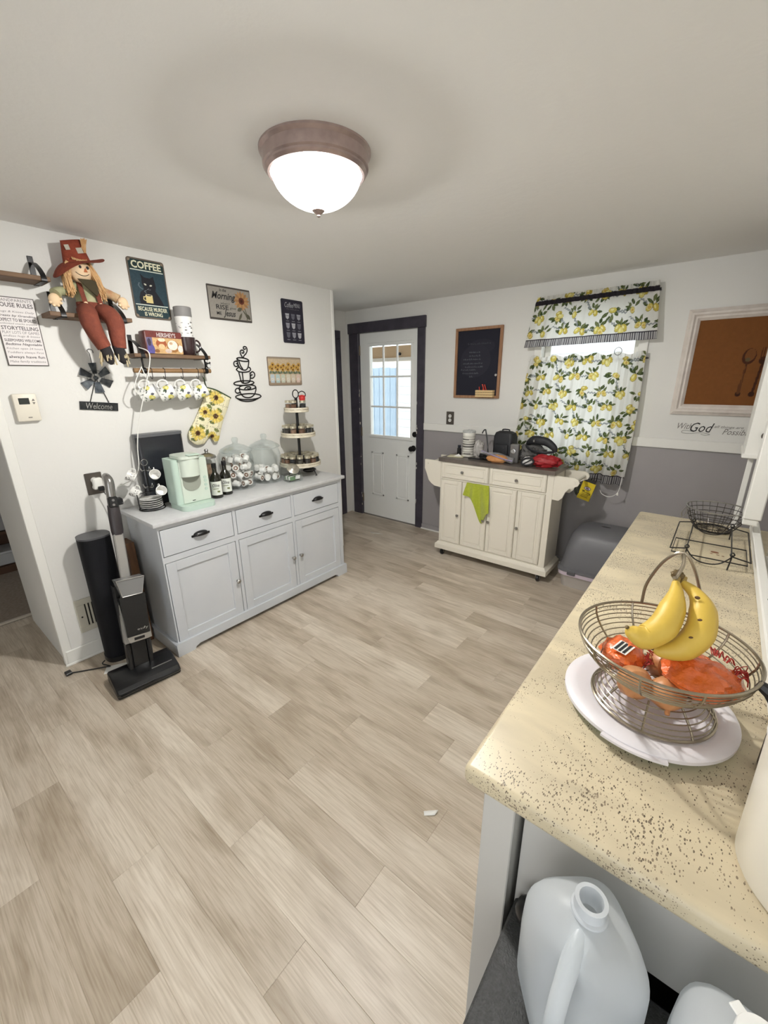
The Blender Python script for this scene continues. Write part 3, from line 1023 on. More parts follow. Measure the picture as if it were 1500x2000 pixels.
# sunflower jars sign
p = Pic(31, 20.0, 0.14, (186, 168, 142)).speckle(0.08)
p.rect(0, 31, 0, 3, (150, 132, 112)).rect(0, 31, 19, 20, (150, 136, 118))
p.line([(17, 15), (18, 16.2), (19, 15.2), (18, 16), (17.6, 14.4)], 0.35, (120, 100, 80))
for k in range(6):
    cx = 3 + k * 5
    for dx, dz in ((-1.2, 12.2), (1.0, 14), (0.2, 11)):
        p.line([(cx, 8), (cx + dx, dz)], 0.25, (86, 96, 62))
        p.sunflower(cx + dx, dz + rng.random(), 1.9, (190, 150, 70), (94, 52, 32))
    p.leaf(cx - 1.4, 9.2, 1.5, 0.9, (96, 106, 92), 40).leaf(cx + 1.5, 9.0, 1.5, 0.9, (84, 98, 76), 140)
    j_ = [(178, 190, 196), (170, 190, 190), (186, 192, 176), (200, 196, 180), (196, 186, 168), (206, 184, 172)][k]
    p.poly([(cx - 1.7, 1.6), (cx + 1.7, 1.6), (cx + 1.9, 6.6), (cx + 1.4, 7.8), (cx - 1.4, 7.8), (cx - 1.9, 6.6)], j_).rect(cx - 1.0, cx + 1.0, 3.4, 5.0, (226, 220, 210)).line([(cx - .6, 4.1), (cx + .6, 4.3)], 0.3, (96, 90, 84))
s_ = tin_sign('tin_sign', 'tan tin sign of sunflowers in six jars, above the tiered stand', 2.006, 1.541, 0.320, 0.207, mat('brown_tin_edge', (122, 106, 92), 0.6), 0.008)
panel('picture', p, s_, 0.005, 0.0035, -0.0066, m_print)

# stacked cups wall art
art = thing('wall_art', 'black metal outline wall art of three stacked coffee cups', 'wall art', (L, 1.82, 1.43), 90)
CUPS = {'steam': [[(-0.015, 0.3), (-0.027, 0.318), (-0.034, 0.338), (-0.028, 0.35), (-0.015, 0.354), (-0.004, 0.347), (-0.005, 0.337), (-0.015, 0.334), (-0.021, 0.339)],
                  [(-0.015, 0.3), (-0.005, 0.317), (0.012, 0.332), (0.023, 0.35), (0.022, 0.371), (0.01, 0.378), (-0.003, 0.374), (-0.003, 0.362), (0.006, 0.36), (0.014, 0.365)]],
        'cup': [[(0.03, 0.285), (0.016, 0.28), (-0.014, 0.28), (-0.045, 0.285), (-0.064, 0.293), (-0.062, 0.3), (-0.039, 0.303), (-0.006, 0.301), (0.021, 0.293), (0.03, 0.285)],
                [(-0.064, 0.297), (-0.063, 0.267), (-0.052, 0.238), (-0.032, 0.224), (-0.002, 0.222), (0.018, 0.243), (0.029, 0.281)], [(-0.053, 0.285), (-0.043, 0.251), (-0.027, 0.228)],
                [(-0.062, 0.277), (-0.078, 0.279), (-0.092, 0.27), (-0.092, 0.252), (-0.078, 0.244), (-0.063, 0.25), (-0.064, 0.26), (-0.075, 0.264)],
                [(-0.08, 0.225), (-0.065, 0.236), (-0.059, 0.24)], [(-0.08, 0.225), (-0.063, 0.211), (-0.02, 0.206), (0.022, 0.212), (0.036, 0.225), (0.032, 0.237), (0.023, 0.24)]],
        'middle_cup': [[(-0.062, 0.205), (-0.056, 0.172), (-0.052, 0.147), (-0.039, 0.133), (-0.009, 0.132), (0.018, 0.142), (0.027, 0.172), (0.029, 0.206)], [(-0.034, 0.203), (-0.034, 0.164), (-0.034, 0.135)],
                       [(0.03, 0.197), (0.047, 0.21), (0.064, 0.202), (0.065, 0.18), (0.047, 0.166), (0.029, 0.168), (0.034, 0.185), (0.047, 0.189)],
                       [(0.055, 0.135), (0.038, 0.125), (-0.005, 0.118), (-0.057, 0.117), (-0.097, 0.121), (-0.111, 0.13), (-0.096, 0.14), (-0.055, 0.147), (-0.003, 0.148), (0.039, 0.144), (0.055, 0.135)]],
        'lower_cup': [[(0.066, 0.104), (0.052, 0.094), (0.016, 0.087), (-0.028, 0.086), (-0.062, 0.091), (-0.074, 0.101), (-0.06, 0.111), (-0.026, 0.118), (0.018, 0.119), (0.053, 0.114), (0.066, 0.104)],
                      [(-0.032, 0.092), (-0.012, 0.105), (0.013, 0.106), (0.023, 0.099), (0.006, 0.091), (-0.006, 0.096)],
                      [(-0.074, 0.102), (-0.069, 0.072), (-0.051, 0.044), (-0.022, 0.032), (0.014, 0.033), (0.046, 0.051), (0.063, 0.081), (0.066, 0.103)],
                      [(-0.073, 0.093), (-0.088, 0.098), (-0.103, 0.09), (-0.106, 0.075), (-0.093, 0.065), (-0.072, 0.068)],
                      [(0.104, 0.037), (0.088, 0.027), (0.047, 0.02), (-0.007, 0.017), (-0.06, 0.021), (-0.097, 0.029), (-0.11, 0.039), (-0.095, 0.049), (-0.057, 0.056), (-0.004, 0.059), (0.05, 0.056), (0.09, 0.048), (0.104, 0.037)],
                      [(-0.1, 0.029), (-0.07, 0.013), (-0.02, 0.005), (0.032, 0.008), (0.076, 0.022)]]}
for nm, lines in CUPS.items():
    q = MB()
    for ln in lines:
        q.tube([(x, -0.005, z) for x, z in ln], 0.0041, n=6, k=4)
    build(nm, q, m_black, art)

# thermostat, wall outlet, vent
t = thing('thermostat', 'cream wall thermostat with a small dark display', 'thermostat', (L, 0.488, 1.397), 90)
build('case', MB().box(0, 0.094, -0.030, -0.001, 0, 0.132, b=0.006, seg=2), mat('cream_plastic', (226, 220, 206), 0.45), t)
build('display', MB().box(0.020, 0.062, -0.0315, -0.029, 0.082, 0.112, b=0.001), mat('dark_lcd', (44, 48, 46), 0.25), t)
for z in (0.103, 0.086):
    d_ = 1 if z > 0.1 else -1
    build('arrow_button', MB().prism([(0.072, z - 0.005 * d_), (0.084, z - 0.005 * d_), (0.078, z + 0.005 * d_)], -0.0325, -0.0295), mat('button_grey', (120, 116, 108), 0.5), t)
build('badge', MB().box(0.042, 0.058, -0.0312, -0.029, 0.016, 0.021), mat('badge_grey', (130, 126, 118), 0.5), t)


def outlet(label, loc, rz, plate):
    t = thing('wall_outlet', label, 'outlet', loc, rz)
    build('cover_plate', MB().box(-0.042, 0.042, -0.007, -0.0005, -0.062, 0.062, b=0.003), plate, t)
    for z in (-0.02, 0.02):
        so = build('socket', MB().lathe([(0, 0), (0.0165, 0), (0.0165, 0.003), (0, 0.003)], n=20, M=T(0, -0.006, z) @ RX(90)), m_whitep, t)
        build('slot', MB().box(-0.007, -0.004, -0.0097, -0.0085, z - 0.003, z + 0.006).box(0.004, 0.007, -0.0097, -0.0085, z - 0.003, z + 0.006), m_black, so)
    return t


m_pew = mat('pewter_plate', (104, 98, 92), 0.35, metal=0.7)
outlet('dark pewter wall outlet behind the upright vacuum handle', (L, 0.750, 1.030), 90, m_pew)
outlet('dark pewter wall outlet on the chair rail under the chalkboard', (-2.088, D, 1.209), 0, m_pew)
t = thing('plug_adapter', 'white plug adapter in the wall outlet by the vacuum', 'plug', (L + 0.0105, 0.757, 1.030), 90)
build('housing', MB().box(-0.022, 0.024, -0.035, 0, -0.030, 0.034, b=0.006), m_whitep, t)
build('black_plug', MB().box(-0.008, 0.022, -0.05, -0.03, -0.038, -0.012, b=0.004).tube([(0.01, -0.045, -0.036), (0.03, -0.05, -0.10), (0.05, -0.03, -0.25), (0.08, -0.02, -0.42)], 0.0025, n=6, k=5), m_blackp, t)
t = thing('floor_vent', 'beige metal vent grille low on the wall behind the charging tower', 'vent', (L, 0.513, 0.166), 90)
m_vent = mat('vent_paint', (198, 194, 180), 0.45)
vb = MB()
for q in ((0, 0.30, 0, 0.035), (0, 0.30, 0.175, 0.21), (0, 0.045, 0.035, 0.175), (0.255, 0.30, 0.035, 0.175)):
    vb.box(q[0], q[1], -0.010, -0.001, q[2], q[3], b=0.002)
build('frame', vb, m_vent, t)
build('backing', MB().box(0.04, 0.26, -0.003, -0.001, 0.03, 0.18), mat('vent_dark', (40, 38, 36), 0.8), t)
for k in range(11):
    build('slat', MB().box(0.052 + k * 0.0185, 0.062 + k * 0.0185, -0.009, -0.003, 0.034, 0.176, b=0.001), m_vent, t)
build('screw', MB().cyl((0.022, -0.012, 0.10), (0.022, -0.009, 0.10), 0.005, 10), m_black, t)

# windmill
m_galv = mat('galvanised', (120, 126, 132), 0.3, metal=0.8, noise=(40, (40, 46, 54), 0.1))
t = thing('windmill_sign', 'small galvanised metal windmill ornament with a hanging plaque', 'ornament', (L, 0.867, 1.602), 90)
for k in range(6):
    a = 90 + 60 * k + 4
    M_ = T(0, -0.012, 0) @ RY(-a + 90)
    build('blade', MB().prism([(-0.012, 0.022), (0.012, 0.022), (0.023, 0.078), (-0.023, 0.078)], -0.002, 0.0, M=M_ @ RZ(22)), m_galv, t)
build('hub', MB().lathe([(0, 0), (0.012, 0), (0.010, 0.01), (0, 0.014)], n=16, M=T(0, -0.008, 0) @ RX(90)).tube([(0.042 * math.cos(PI * i / 12), -0.009, 0.042 * math.sin(PI * i / 12)) for i in range(24)], 0.001, n=5, closed=True), m_galv, t)
build('hanging_hook', MB().tube([(0.012, -0.008, 0.128), (0.010, -0.008, 0.142), (-0.004, -0.008, 0.148), (-0.014, -0.008, 0.138), (-0.006, -0.008, 0.125), (-0.005, -0.008, 0.10), (-0.003, -0.008, 0.0)], 0.0016, n=6, k=4), m_black, t)
build('stay', MB().tube([(0, -0.007, 0), (-0.05, -0.006, -0.125)], 0.002, n=6).tube([(0, -0.007, 0), (0.04, -0.006, -0.132)], 0.002, n=6), m_black, t)
pq = build('plaque', MB().prism([(-0.100, -0.119), (0.084, -0.138), (0.078, -0.181), (-0.106, -0.162)], -0.008, -0.004), mat('dark_galvanised', (62, 64, 66), 0.35, metal=0.7, noise=(50, (34, 36, 38), 0.2)), t)
text('Welcome', pq, -0.075, 0.052, -0.166, -0.134, -0.0088, m_chrome, shear=0.2, M=T(-0.012, 0, -0.150) @ RY(5.9) @ T(0.012, 0, 0.150))

# ------------------------------------------------------------------ shelves
m_shelf = mat('weathered_brown_board', (120, 92, 66), 0.65, noise=(7, (88, 64, 44), 0.15), stretch=(1, 9, 9))


def shelf(label, y0, w_, ztop, br, rod=False):
    t = thing('wall_shelf', label, 'shelf', (L, y0, ztop), 90)
    build('board', MB().box(0, w_, -0.142, -0.003, -0.020, 0, b=0.002), m_shelf, t)
    for x in br:
        q = MB()
        q.box(x - 0.011, x + 0.011, -0.005, -0.001, -0.022, 0.105, b=0.001)
        pts = crom([(x, -0.004, 0.078), (x, -0.045, 0.070), (x, -0.100, 0.040), (x, -0.140, 0.004), (x, -0.145, -0.024), (x, -0.12, -0.023), (x, -0.03, -0.023)], 4)
        for a, b_ in zip(pts[:-1], pts[1:]):
            n_ = Vector((0, -(b_ - a).z, (b_ - a).y)).normalized() * 0.0018
            q.add([(x - 0.011, a.y, a.z), (x + 0.011, a.y, a.z), (x + 0.011, b_.y, b_.z), (x - 0.011, b_.y, b_.z)] + [(xx, p_.y + n_.y, p_.z + n_.z) for xx, p_ in ((x - 0.011, a), (x + 0.011, a), (x + 0.011, b_), (x - 0.011, b_))],
                  [(0, 1, 2, 3), (7, 6, 5, 4), (0, 4, 5, 1), (2, 6, 7, 3), (1, 5, 6, 2), (0, 3, 7, 4)])
        if rod:
            q.tube([(x, -0.115, -0.024), (x, -0.118, -0.060), (x, -0.113, -0.078)], 0.0055, n=6)
            q.lathe([(0.0145, -0.011), (0.0165, -0.011), (0.0165, 0.011), (0.0145, 0.011), (0.0145, -0.011)], n=16, M=T(x, -0.112, -0.090) @ RY(90))
        build('bracket', q, m_black, t)
    if rod:
        build('hanging_rod', MB().cyl((-0.008, -0.112, -0.090), (w_ + 0.004, -0.112, -0.090), 0.0125, 14), mat('dowel_wood', (150, 118, 80), 0.6, noise=(9, (120, 90, 58), 0.2), stretch=(1, 8, 8)), t)
    return t


shelf('empty brown board wall shelf at the far left edge, above the house rules board', 0.424, 0.300, 2.052, (0.275,))
shelf('small brown board wall shelf that the scarecrow doll sits on', 0.690, 0.365, 1.905, (0.055, 0.325))
shelf('brown board wall shelf with a dowel for hanging mugs', 1.034, 0.446, 1.730, (0.045, 0.418), rod=True)

# chocolate tin
p = Pic(20.2, 12.0, 0.13, (196, 160, 112))
p.rect(0, 20.2, 8.6, 12, (104, 48, 42)).rect(0, 3.2, 0, 8.6, (104, 96, 128)).ell(2, 2, 2, 3, (84, 78, 140)).ell(1.4, 6, 1, 2, (60, 50, 70))
p.ell(8.0, 5.4, 3.0, 2.4, (156, 84, 50)).ell(8.4, 7.4, 2.0, 1.0, (230, 206, 180)).ell(8.0, 3.9, 1.8, 1.4, (220, 184, 140))
p.ell(14.6, 4.2, 3.6, 3.4, (150, 104, 58)).ell(14.4, 4.8, 2.9, 2.7, (232, 220, 204)).ell(13.6, 5.8, 1, .8, (190, 160, 130)).ell(11.6, 1.6, 1.9, 1.2, (196, 178, 168)).ell(18.8, 3, 1.5, 2, (226, 214, 206)).ell(5.2, 1.4, 1.4, 1, (140, 96, 56))
p.speckle(0.12)
t = thing('chocolate_tin', 'brown chocolate tin with a mug picture on the dowel shelf', 'tin', (L, 1.112, 1.7305), 90)
build('box', MB().box(0, 0.216, -0.118, -0.040, 0, 0.125, b=0.010, seg=2), mat('brown_tin', (98, 46, 42), 0.4), t)
panel('picture', p, t, 0.008, 0.003, -0.1184, m_print)
text("HERSHEY'S", t, 0.068, 0.176, 0.092, 0.116, -0.1192, mat('silver_ink', (200, 190, 188), 0.4), bold=0.02)

# mug with tumbler
t = thing('coffee_mug', 'dark brown mug on the dowel shelf holding a tumbler', 'mug', (L + 0.085, 1.369, 1.7305), 90)
m_brown = mat('dark_brown_glaze', (52, 36, 38), 0.18, coat=0.4)
build('body', MB().lathe([(0, 0.004), (0.030, 0.004), (0.034, 0), (0.040, 0.006), (0.048, 0.035), (0.051, 0.07), (0.051, 0.102), (0.047, 0.102), (0.046, 0.06), (0.036, 0.010), (0, 0.008)], n=32), m_brown, t)
build('handle', MB().tube([(0.047, 0, 0.085), (0.068, 0, 0.088), (0.084, 0, 0.068), (0.078, 0, 0.036), (0.060, 0, 0.022), (0.044, 0, 0.026)], 0.0055, n=8, k=5), m_brown, t)
p = Pic(30, 15, 0.2, (232, 231, 228))
for k in range(60):
    a, b_ = rng.random() * 30, 4 + rng.random() * 10.5
    p.rect(a, a + 0.6 + rng.random() * 1.2, b_, b_ + 0.28, (44, 44, 44) if k % 3 else (120, 118, 116))
for k in range(8):
    p.line([(k * 3.8, 0.2), (k * 3.8 + 1.9, 3.8), (k * 3.8 + 3.8, 0.2)], 0.22, (120, 118, 114))
t = thing('tumbler', 'white birch patterned tumbler with a grey lid standing in the brown mug', 'tumbler', (L + 0.085, 1.369, 1.7395), 90)
q = MB()
q.sheet(lambda u, v: ((0.038 + 0.010 * v) * math.sin(2 * PI * u), -(0.038 + 0.010 * v) * math.cos(2 * PI * u), 0.002 + 0.205 * v), p.nx, p.ny)
build('body', q, m_print, t, 40, p.cols())
build('bottom', MB().lathe([(0, 0.0005), (0.036, 0.0005), (0.038, 0.002)], n=32), m_whitep, t)
build('lid', MB().lathe([(0.0482, 0.207), (0.0495, 0.209), (0.0495, 0.258), (0.046, 0.262), (0, 0.262)], n=32), mat('grey_lid', (134, 132, 131), 0.55), t)

# little bear clock
t = thing('toy_clock', 'tiny black toy alarm clock hanging at the end of the dowel shelf', 'clock', (L + 0.128, 1.466, 1.672), 90)
build('body', MB().ell((0, 0, 0), (0.017, 0.009, 0.018)), m_blackp, t)
build('dial', MB().lathe([(0, 0), (0.0115, 0), (0.0115, 0.002), (0, 0.002)], n=20, M=T(0, -0.008, -0.002) @ RX(90)), mat('dial_grey', (206, 206, 204), 0.4), t)
build('ear', MB().ell((-0.012, 0, 0.017), (0.006, 0.004, 0.006), 10, 6).ell((0.012, 0, 0.017), (0.006, 0.004, 0.006), 10, 6), m_blackp, t)
build('cord', MB().tube([(0, 0, 0.017), (0, 0.004, 0.028), (0, 0.006, 0.036)], 0.001, n=5), m_black, t)

# four lemon mugs on hooks
p = Pic(28, 9.0, 0.16, (236, 236, 232))
for k in range(4):
    cx = 3.4 + k * 7
    p.ell(cx, 5.4, 1.9, 1.5, (216, 208, 110), 20).ell(cx + .2, 5.7, 1.0, .7, (232, 226, 160), 20)
    p.leaf(cx + 1.6, 3.9, 1.3, .55, (92, 104, 84), -50).leaf(cx + 2.4, 4.4, 1.2, .5, (64, 74, 66), -30).leaf(cx - 2.1, 6.6, 1.0, .8, (96, 98, 108), 80)
    p.leaf(cx - 1.2, 2.4, 1.2, .35, (120, 128, 118), 20).leaf(cx + .4, 1.6, 1.2, .35, (140, 146, 140), -20).leaf(cx + 3.4, 2, .9, .3, (120, 124, 122), 60)
mug = thing('hanging_mug', '', 'mug', (0, 0, 0), 90, 'lemon mugs on the dowel')
MM = RZ(-26) @ RY(68)      # axis tipped over, mouth towards +x
q = MB()
q.sheet(lambda u, v: ((0.038 + 0.004 * math.sin(PI * v * 0.9)) * math.cos(2 * PI * u), (0.038 + 0.004 * math.sin(PI * v * 0.9)) * math.sin(2 * PI * u), 0.09 * v - 0.045), p.nx, p.ny, M=T(0, 0, -0.075) @ MM)
build('body', q, print_mat('printed_glaze', 0.18), mug, 50, p.cols())
build('inside', MB().lathe([(0, -0.045), (0.038, -0.045), (0.037, -0.040), (0.0, -0.038)], n=32, M=T(0, 0, -0.075) @ MM).lathe([(0.0392, 0.045), (0.041, 0.0462), (0.037, 0.0455), (0.037, -0.03), (0, -0.035)], n=32, M=T(0, 0, -0.075) @ MM), mat('mug_inside', (196, 196, 198), 0.3), mug)
build('handle', MB().tube([(-0.041, 0, 0.028), (-0.060, 0, 0.030), (-0.074, 0, 0.012), (-0.072, 0, -0.012), (-0.056, 0, -0.028), (-0.040, 0, -0.026)], 0.0048, n=8, k=5, M=T(0, 0, -0.075) @ MM), m_white, mug)
hook = MB().tube([(0.004, 0.014, 0.012), (0.002, 0.0145, 0.024), (0, 0.0, 0.031), (0, -0.0150, 0.020), (0.0, -0.013, 0.0), (0.003, -0.004, -0.018), (0.003, 0.004, -0.030), (0.0, 0.010, -0.024), (-0.002, 0.010, -0.014)], 0.0018, n=6, k=4)
hk = tag(build('mug_hook', MB().add([(v[0], v[1], v[2]) for v in hook.v], hook.f), m_black), '', 'hook', 'black hooks on the dowel')
for i, (yy, lab, hl) in enumerate(((1.086, 'lemon patterned mug hanging leftmost on the dowel beside the white cable', 'black hook holding the leftmost lemon mug'), (1.188, 'lemon patterned mug hanging second from the left on the dowel', 'black hook holding the second lemon mug from the left'),
                                   (1.293, 'lemon patterned mug hanging third from the left on the dowel', 'black hook holding the third lemon mug from the left'), (1.392, 'lemon patterned mug hanging nearest the oven mitt', 'black hook holding the lemon mug nearest the oven mitt'))):
    a = mug if i == 0 else copy_tree(mug)
    a['label'] = lab
    place(a, (L + 0.112, yy, 1.606 - 0.016), 90 + (-6, 3, 0, 6)[i])
    h_ = hk if i == 0 else copy_tree(hk)
    h_['label'] = hl
    place(h_, (L + 0.112, yy + 0.003, 1.640 - 0.016), 90)
for yy, hl in ((1.118, 'spare black hook left on the dowel between the first two mugs'), (1.432, 'black hook holding the oven mitt loop')):
    h_ = copy_tree(hk)
    h_['label'] = hl
    place(h_, (L + 0.112, yy, 1.640 - 0.016), 90)

# oven mitt
MITT = [(-0.018, 0.393), (0.053, 0.37), (0.155, 0.316), (0.122, 0.245), (0.082, 0.175), (0.051, 0.104), (0.022, 0.034), (-0.013, 0.029), (-0.032, 0.071), (-0.048, 0.058), (-0.086, 0.026), (-0.14, 0.025), (-0.181, 0.063), (-0.178, 0.117), (-0.138, 0.173), (-0.09, 0.248), (-0.039, 0.334)]
body = [(v.x, v.z) for v in crom([(x, 0, z) for x, z in MITT[2:-1]], 5)]
poly = [MITT[-1], MITT[0], MITT[1]] + body
p = Pic(34.5, 37.5, 0.25, (228, 222, 190)).speckle(0.05)
for cx, cz, rr in ((12, 34, 4.5), (6, 8, 5), (22, 30, 5), (20, 18, 5), (16, 5, 3.5), (13, 21, 4)):
    p.ell(cx + 3.5, cz - 2, 2.6, 1.6, (212, 190, 96), 30).leaf(cx - 3.5, cz + 3, 2.6, 1.3, (92, 104, 58), 60).leaf(cx + 3.5, cz + 3.6, 2.4, 1.2, (110, 118, 66), -40).leaf(cx - 3, cz - 4, 2.4, 1, (84, 96, 56), -20)
    p.sunflower(cx, cz, rr, (224, 200, 104), (88, 58, 34))
for k in range(-4, 9):
    p.line([(k * 8, 0), (k * 8 + 16, 37)], 0.2, (150, 142, 112))
    p.line([(0, k * 8), (34, k * 8 - 10)], 0.2, (150, 142, 112))
t = thing('oven_mitt', 'sunflower patterned oven mitt hanging by its loop from the dowel', 'oven mitt', (L, 1.5, 1.15), 90)
pillow('mitt', poly, 0.004, 0.016, t, print_mat('printed_cotton', 0.85, (120, 0.25)), p, y=-0.030)
m_green = mat('dark_green_binding', (58, 76, 48), 0.85)
build('binding', MB().tube([(-0.022, -0.030, 0.388), (0.053, -0.030, 0.368), (0.154, -0.030, 0.314)], 0.007, n=8, k=5), m_green, t)
build('hanging_loop', MB().tube([(-0.015, -0.03, 0.391), (-0.035, -0.055, 0.42), (-0.064, -0.106, 0.445), (-0.068, -0.110, 0.449), (-0.062, -0.108, 0.442), (-0.030, -0.055, 0.412), (-0.010, -0.03, 0.389)], 0.0028, n=6, k=4), m_green, t)

# white cable
t = tag(build('white_cable', MB().tube([(-2.620, 1.075, 1.762), (-2.575, 1.100, 1.742), (-2.572, 1.104, 1.70), (-2.585, 1.078, 1.60), (-2.60, 1.035, 1.47), (-2.625, 1.000, 1.34), (-2.638, 0.978, 1.22), (-2.645, 0.966, 1.10), (-2.66, 0.935, 1.035), (-2.70, 0.90, 1.008), (-2.722, 0.86, 0.99)], 0.0030, n=6, k=6)
              .tube([(-2.60, 1.064, 1.66), (-2.585, 1.022, 1.60), (-2.58, 1.000, 1.55), (-2.585, 1.018, 1.512), (-2.59, 1.06, 1.525), (-2.595, 1.082, 1.56), (-2.60, 1.075, 1.61), (-2.60, 1.064, 1.655)], 0.0026, n=6, k=5), m_whitep), 'white cable hanging in loops from the dowel shelf down to the bar', 'cable')

# ------------------------------------------------------------------ scarecrow doll
m_rust = mat('rust_felt', (140, 62, 40), 0.9, noise=(50, (120, 50, 32), 0.3), bump=(160, 0.2))
m_rust2 = mat('rust_cord_fabric', (126, 64, 46), 0.9, noise=(30, (106, 52, 38), 0.3), bump=(160, 0.2))
m_straw = mat('straw_hair', (214, 176, 128), 0.8, noise=(40, (188, 146, 98), 0.2))
m_face = mat('muslin', (228, 200, 164), 0.9)
m_plaid = mat('cream_plaid', (196, 186, 150), 0.9, noise=(22, (128, 140, 104), 0.05))
m_plaid2 = mat('orange_plaid', (214, 196, 156), 0.9, noise=(26, (160, 92, 48), 0.0))
doll = thing('scarecrow_doll', 'scarecrow doll in a rust felt hat and overalls sitting on a shelf', 'doll', (L, 0.88, 1.905), 90)
b_ = MB()
b_.tube([(0.005, -0.085, 0.005), (0.005, -0.083, 0.05), (0.0, -0.08, 0.10), (-0.004, -0.08, 0.135), (-0.008, -0.082, 0.155)], [0.052, 0.056, 0.052, 0.046, 0.022], n=16, k=3, flat=0.72)
build('shirt', b_, m_plaid, doll)
build('sleeve', MB().tube([(-0.038, -0.080, 0.135), (-0.085, -0.085, 0.105), (-0.120, -0.10, 0.098), (-0.142, -0.112, 0.082)], [0.024, 0.022, 0.02, 0.026], n=12, k=4), m_plaid, doll)
build('sleeve', MB().tube([(0.036, -0.080, 0.138), (0.082, -0.085, 0.122), (0.115, -0.095, 0.108), (0.138, -0.105, 0.092)], [0.024, 0.023, 0.022, 0.026], n=12, k=4), m_plaid2, doll)
for cx, cz in ((-0.150, 0.055), (0.155, 0.075)):
    h_ = MB()
    h_.ell((cx, -0.115, cz), (0.026, 0.018, 0.030), 12, 8)
    for k in range(4):
        a = -60 + k * 40
        h_.tube([(cx, -0.116, cz), (cx + 0.030 * math.sin(math.radians(a)), -0.122, cz - 0.032 * math.cos(math.radians(a)))], [0.010, 0.006], n=8)
    h_.tube([(cx, -0.116, cz), (cx + (0.028 if cx < 0 else -0.028), -0.128, cz + 0.004)], [0.009, 0.006], n=8)
    build('hand', h_, m_face, doll)
ov = MB()
ov.tube([(0.006, -0.085, 0.060), (0.006, -0.086, 0.030), (0.006, -0.088, 0.0)], [0.060, 0.062, 0.056], n=18, k=3, flat=0.78)
ov.tube([(-0.022, -0.090, 0.018), (-0.034, -0.150, 0.006), (-0.044, -0.192, -0.040), (-0.030, -0.198, -0.100), (-0.006, -0.200, -0.158)], [0.040, 0.043, 0.043, 0.038, 0.033], n=14, k=4)
ov.tube([(0.034, -0.090, 0.018), (0.052, -0.150, 0.012), (0.068, -0.190, -0.030), (0.066, -0.196, -0.095), (0.064, -0.198, -0.158)], [0.040, 0.043, 0.042, 0.037, 0.032], n=14, k=4)
build('overalls', ov, m_rust2, doll)
for s0 in (-1, 1):
    build('strap', MB().tube([(0.006 + s0 * 0.034, -0.134, 0.055), (0.003 + s0 * 0.034, -0.126, 0.095), (0.0 + s0 * 0.030, -0.110, 0.135), (s0 * 0.026, -0.085, 0.152)], 0.011, n=8, k=3, flat=0.35), m_rust2, doll)
    build('button', MB().lathe([(0, 0), (0.009, 0), (0.009, 0.003), (0, 0.004)], n=14, M=T(0.006 + s0 * 0.034, -0.137, 0.050) @ RX(90)), m_face, doll)
for cx, dz in ((0.0, 0), (0.062, 0.004)):
    build('shoe', MB().tube([(cx - 0.006, -0.198, -0.150 + dz), (cx, -0.203, -0.185 + dz), (cx + 0.006, -0.208, -0.222 + dz), (cx + 0.009, -0.208, -0.240 + dz)], [0.026, 0.027, 0.021, 0.006], n=14, k=3), mat('black_felt', (34, 30, 32), 0.9), doll)
sr = MB()
for k in range(26):
    cx = random.choice((0.0, 0.062))
    a = random.random() * 6.28
    sr.tube([(cx + 0.018 * math.cos(a), -0.199 + 0.018 * math.sin(a), -0.150), (cx + 0.038 * math.cos(a), -0.20 + 0.030 * math.sin(a), -0.20 - 0.05 * random.random())], 0.0012, n=4)
build('straw_tuft', sr, m_rope, doll)['kind'] = 'stuff'
build('head', MB().ell((-0.014, -0.094, 0.202), (0.051, 0.045, 0.056), 20, 14), m_face, doll)
fc = MB()
for ex in (-0.020, 0.012):
    fc.ell((ex, -0.1365, 0.214), (0.0062, 0.004, 0.0075), 10, 6)
fc.tube([(-0.042, -0.1305, 0.190), (-0.028, -0.1345, 0.179), (-0.006, -0.1355, 0.176), (0.014, -0.132, 0.186)], 0.0013, n=5, k=3)
build('eye', fc, m_ink, doll)
build('nose', MB().prism([(-0.009, 0.193), (0.007, 0.193), (0.0, 0.210)], -0.1425, -0.137), mat('orange_felt', (186, 106, 64), 0.9), doll)
hr = MB()
for k in range(170):
    s0 = -1 if k % 2 else 1
    a = random.random()
    x0 = -0.014 + s0 * (0.036 + 0.014 * a)
    zb = 0.215 + 0.03 * random.random()
    hr.tube([(x0, -0.118 + 0.05 * random.random(), zb), (x0 + s0 * (0.014 + 0.014 * a), -0.128 + 0.05 * random.random(), zb - 0.06), (x0 + s0 * (0.012 + 0.03 * random.random()) + 0.006, -0.135 + 0.05 * random.random(), zb - 0.11 - 0.04 * random.random())], [0.004, 0.004, 0.0024], n=5, k=2)
for k in range(12):
    hr.tube([(-0.045 + k * 0.0055, -0.128, 0.252), (-0.046 + k * 0.0057, -0.140, 0.238 + 0.005 * random.random())], 0.003, n=5)
build('hair', hr, m_straw, doll)['kind'] = 'stuff'
build('bandana', MB().prism([(-0.044, 0.158), (0.018, 0.161), (0.034, 0.154), (0.038, 0.108), (0.028, 0.088), (-0.002, 0.115)], -0.147, -0.139), mat('dark_olive_cloth', (62, 54, 34), 0.9), doll)
HM = T(-0.014, -0.088, 0.246) @ RY(-14) @ RX(6)
ht = MB()
ht.sheet(lambda u, v: ((0.060 + 0.066 * v) * math.cos(2 * PI * u), (0.050 + 0.042 * v) * math.sin(2 * PI * u), -0.014 * v - 0.040 * v * v * max(0, -math.cos(2 * PI * u)) + 0.010 * v * max(0, math.cos(2 * PI * u)) + 0.007 * math.sin(6 * PI * u + 1) * v), 48, 5, M=HM, cu=True)
build('hat_brim', ht, m_rust, doll)
solid(doll.children[-1], 0.004)
hc = MB()
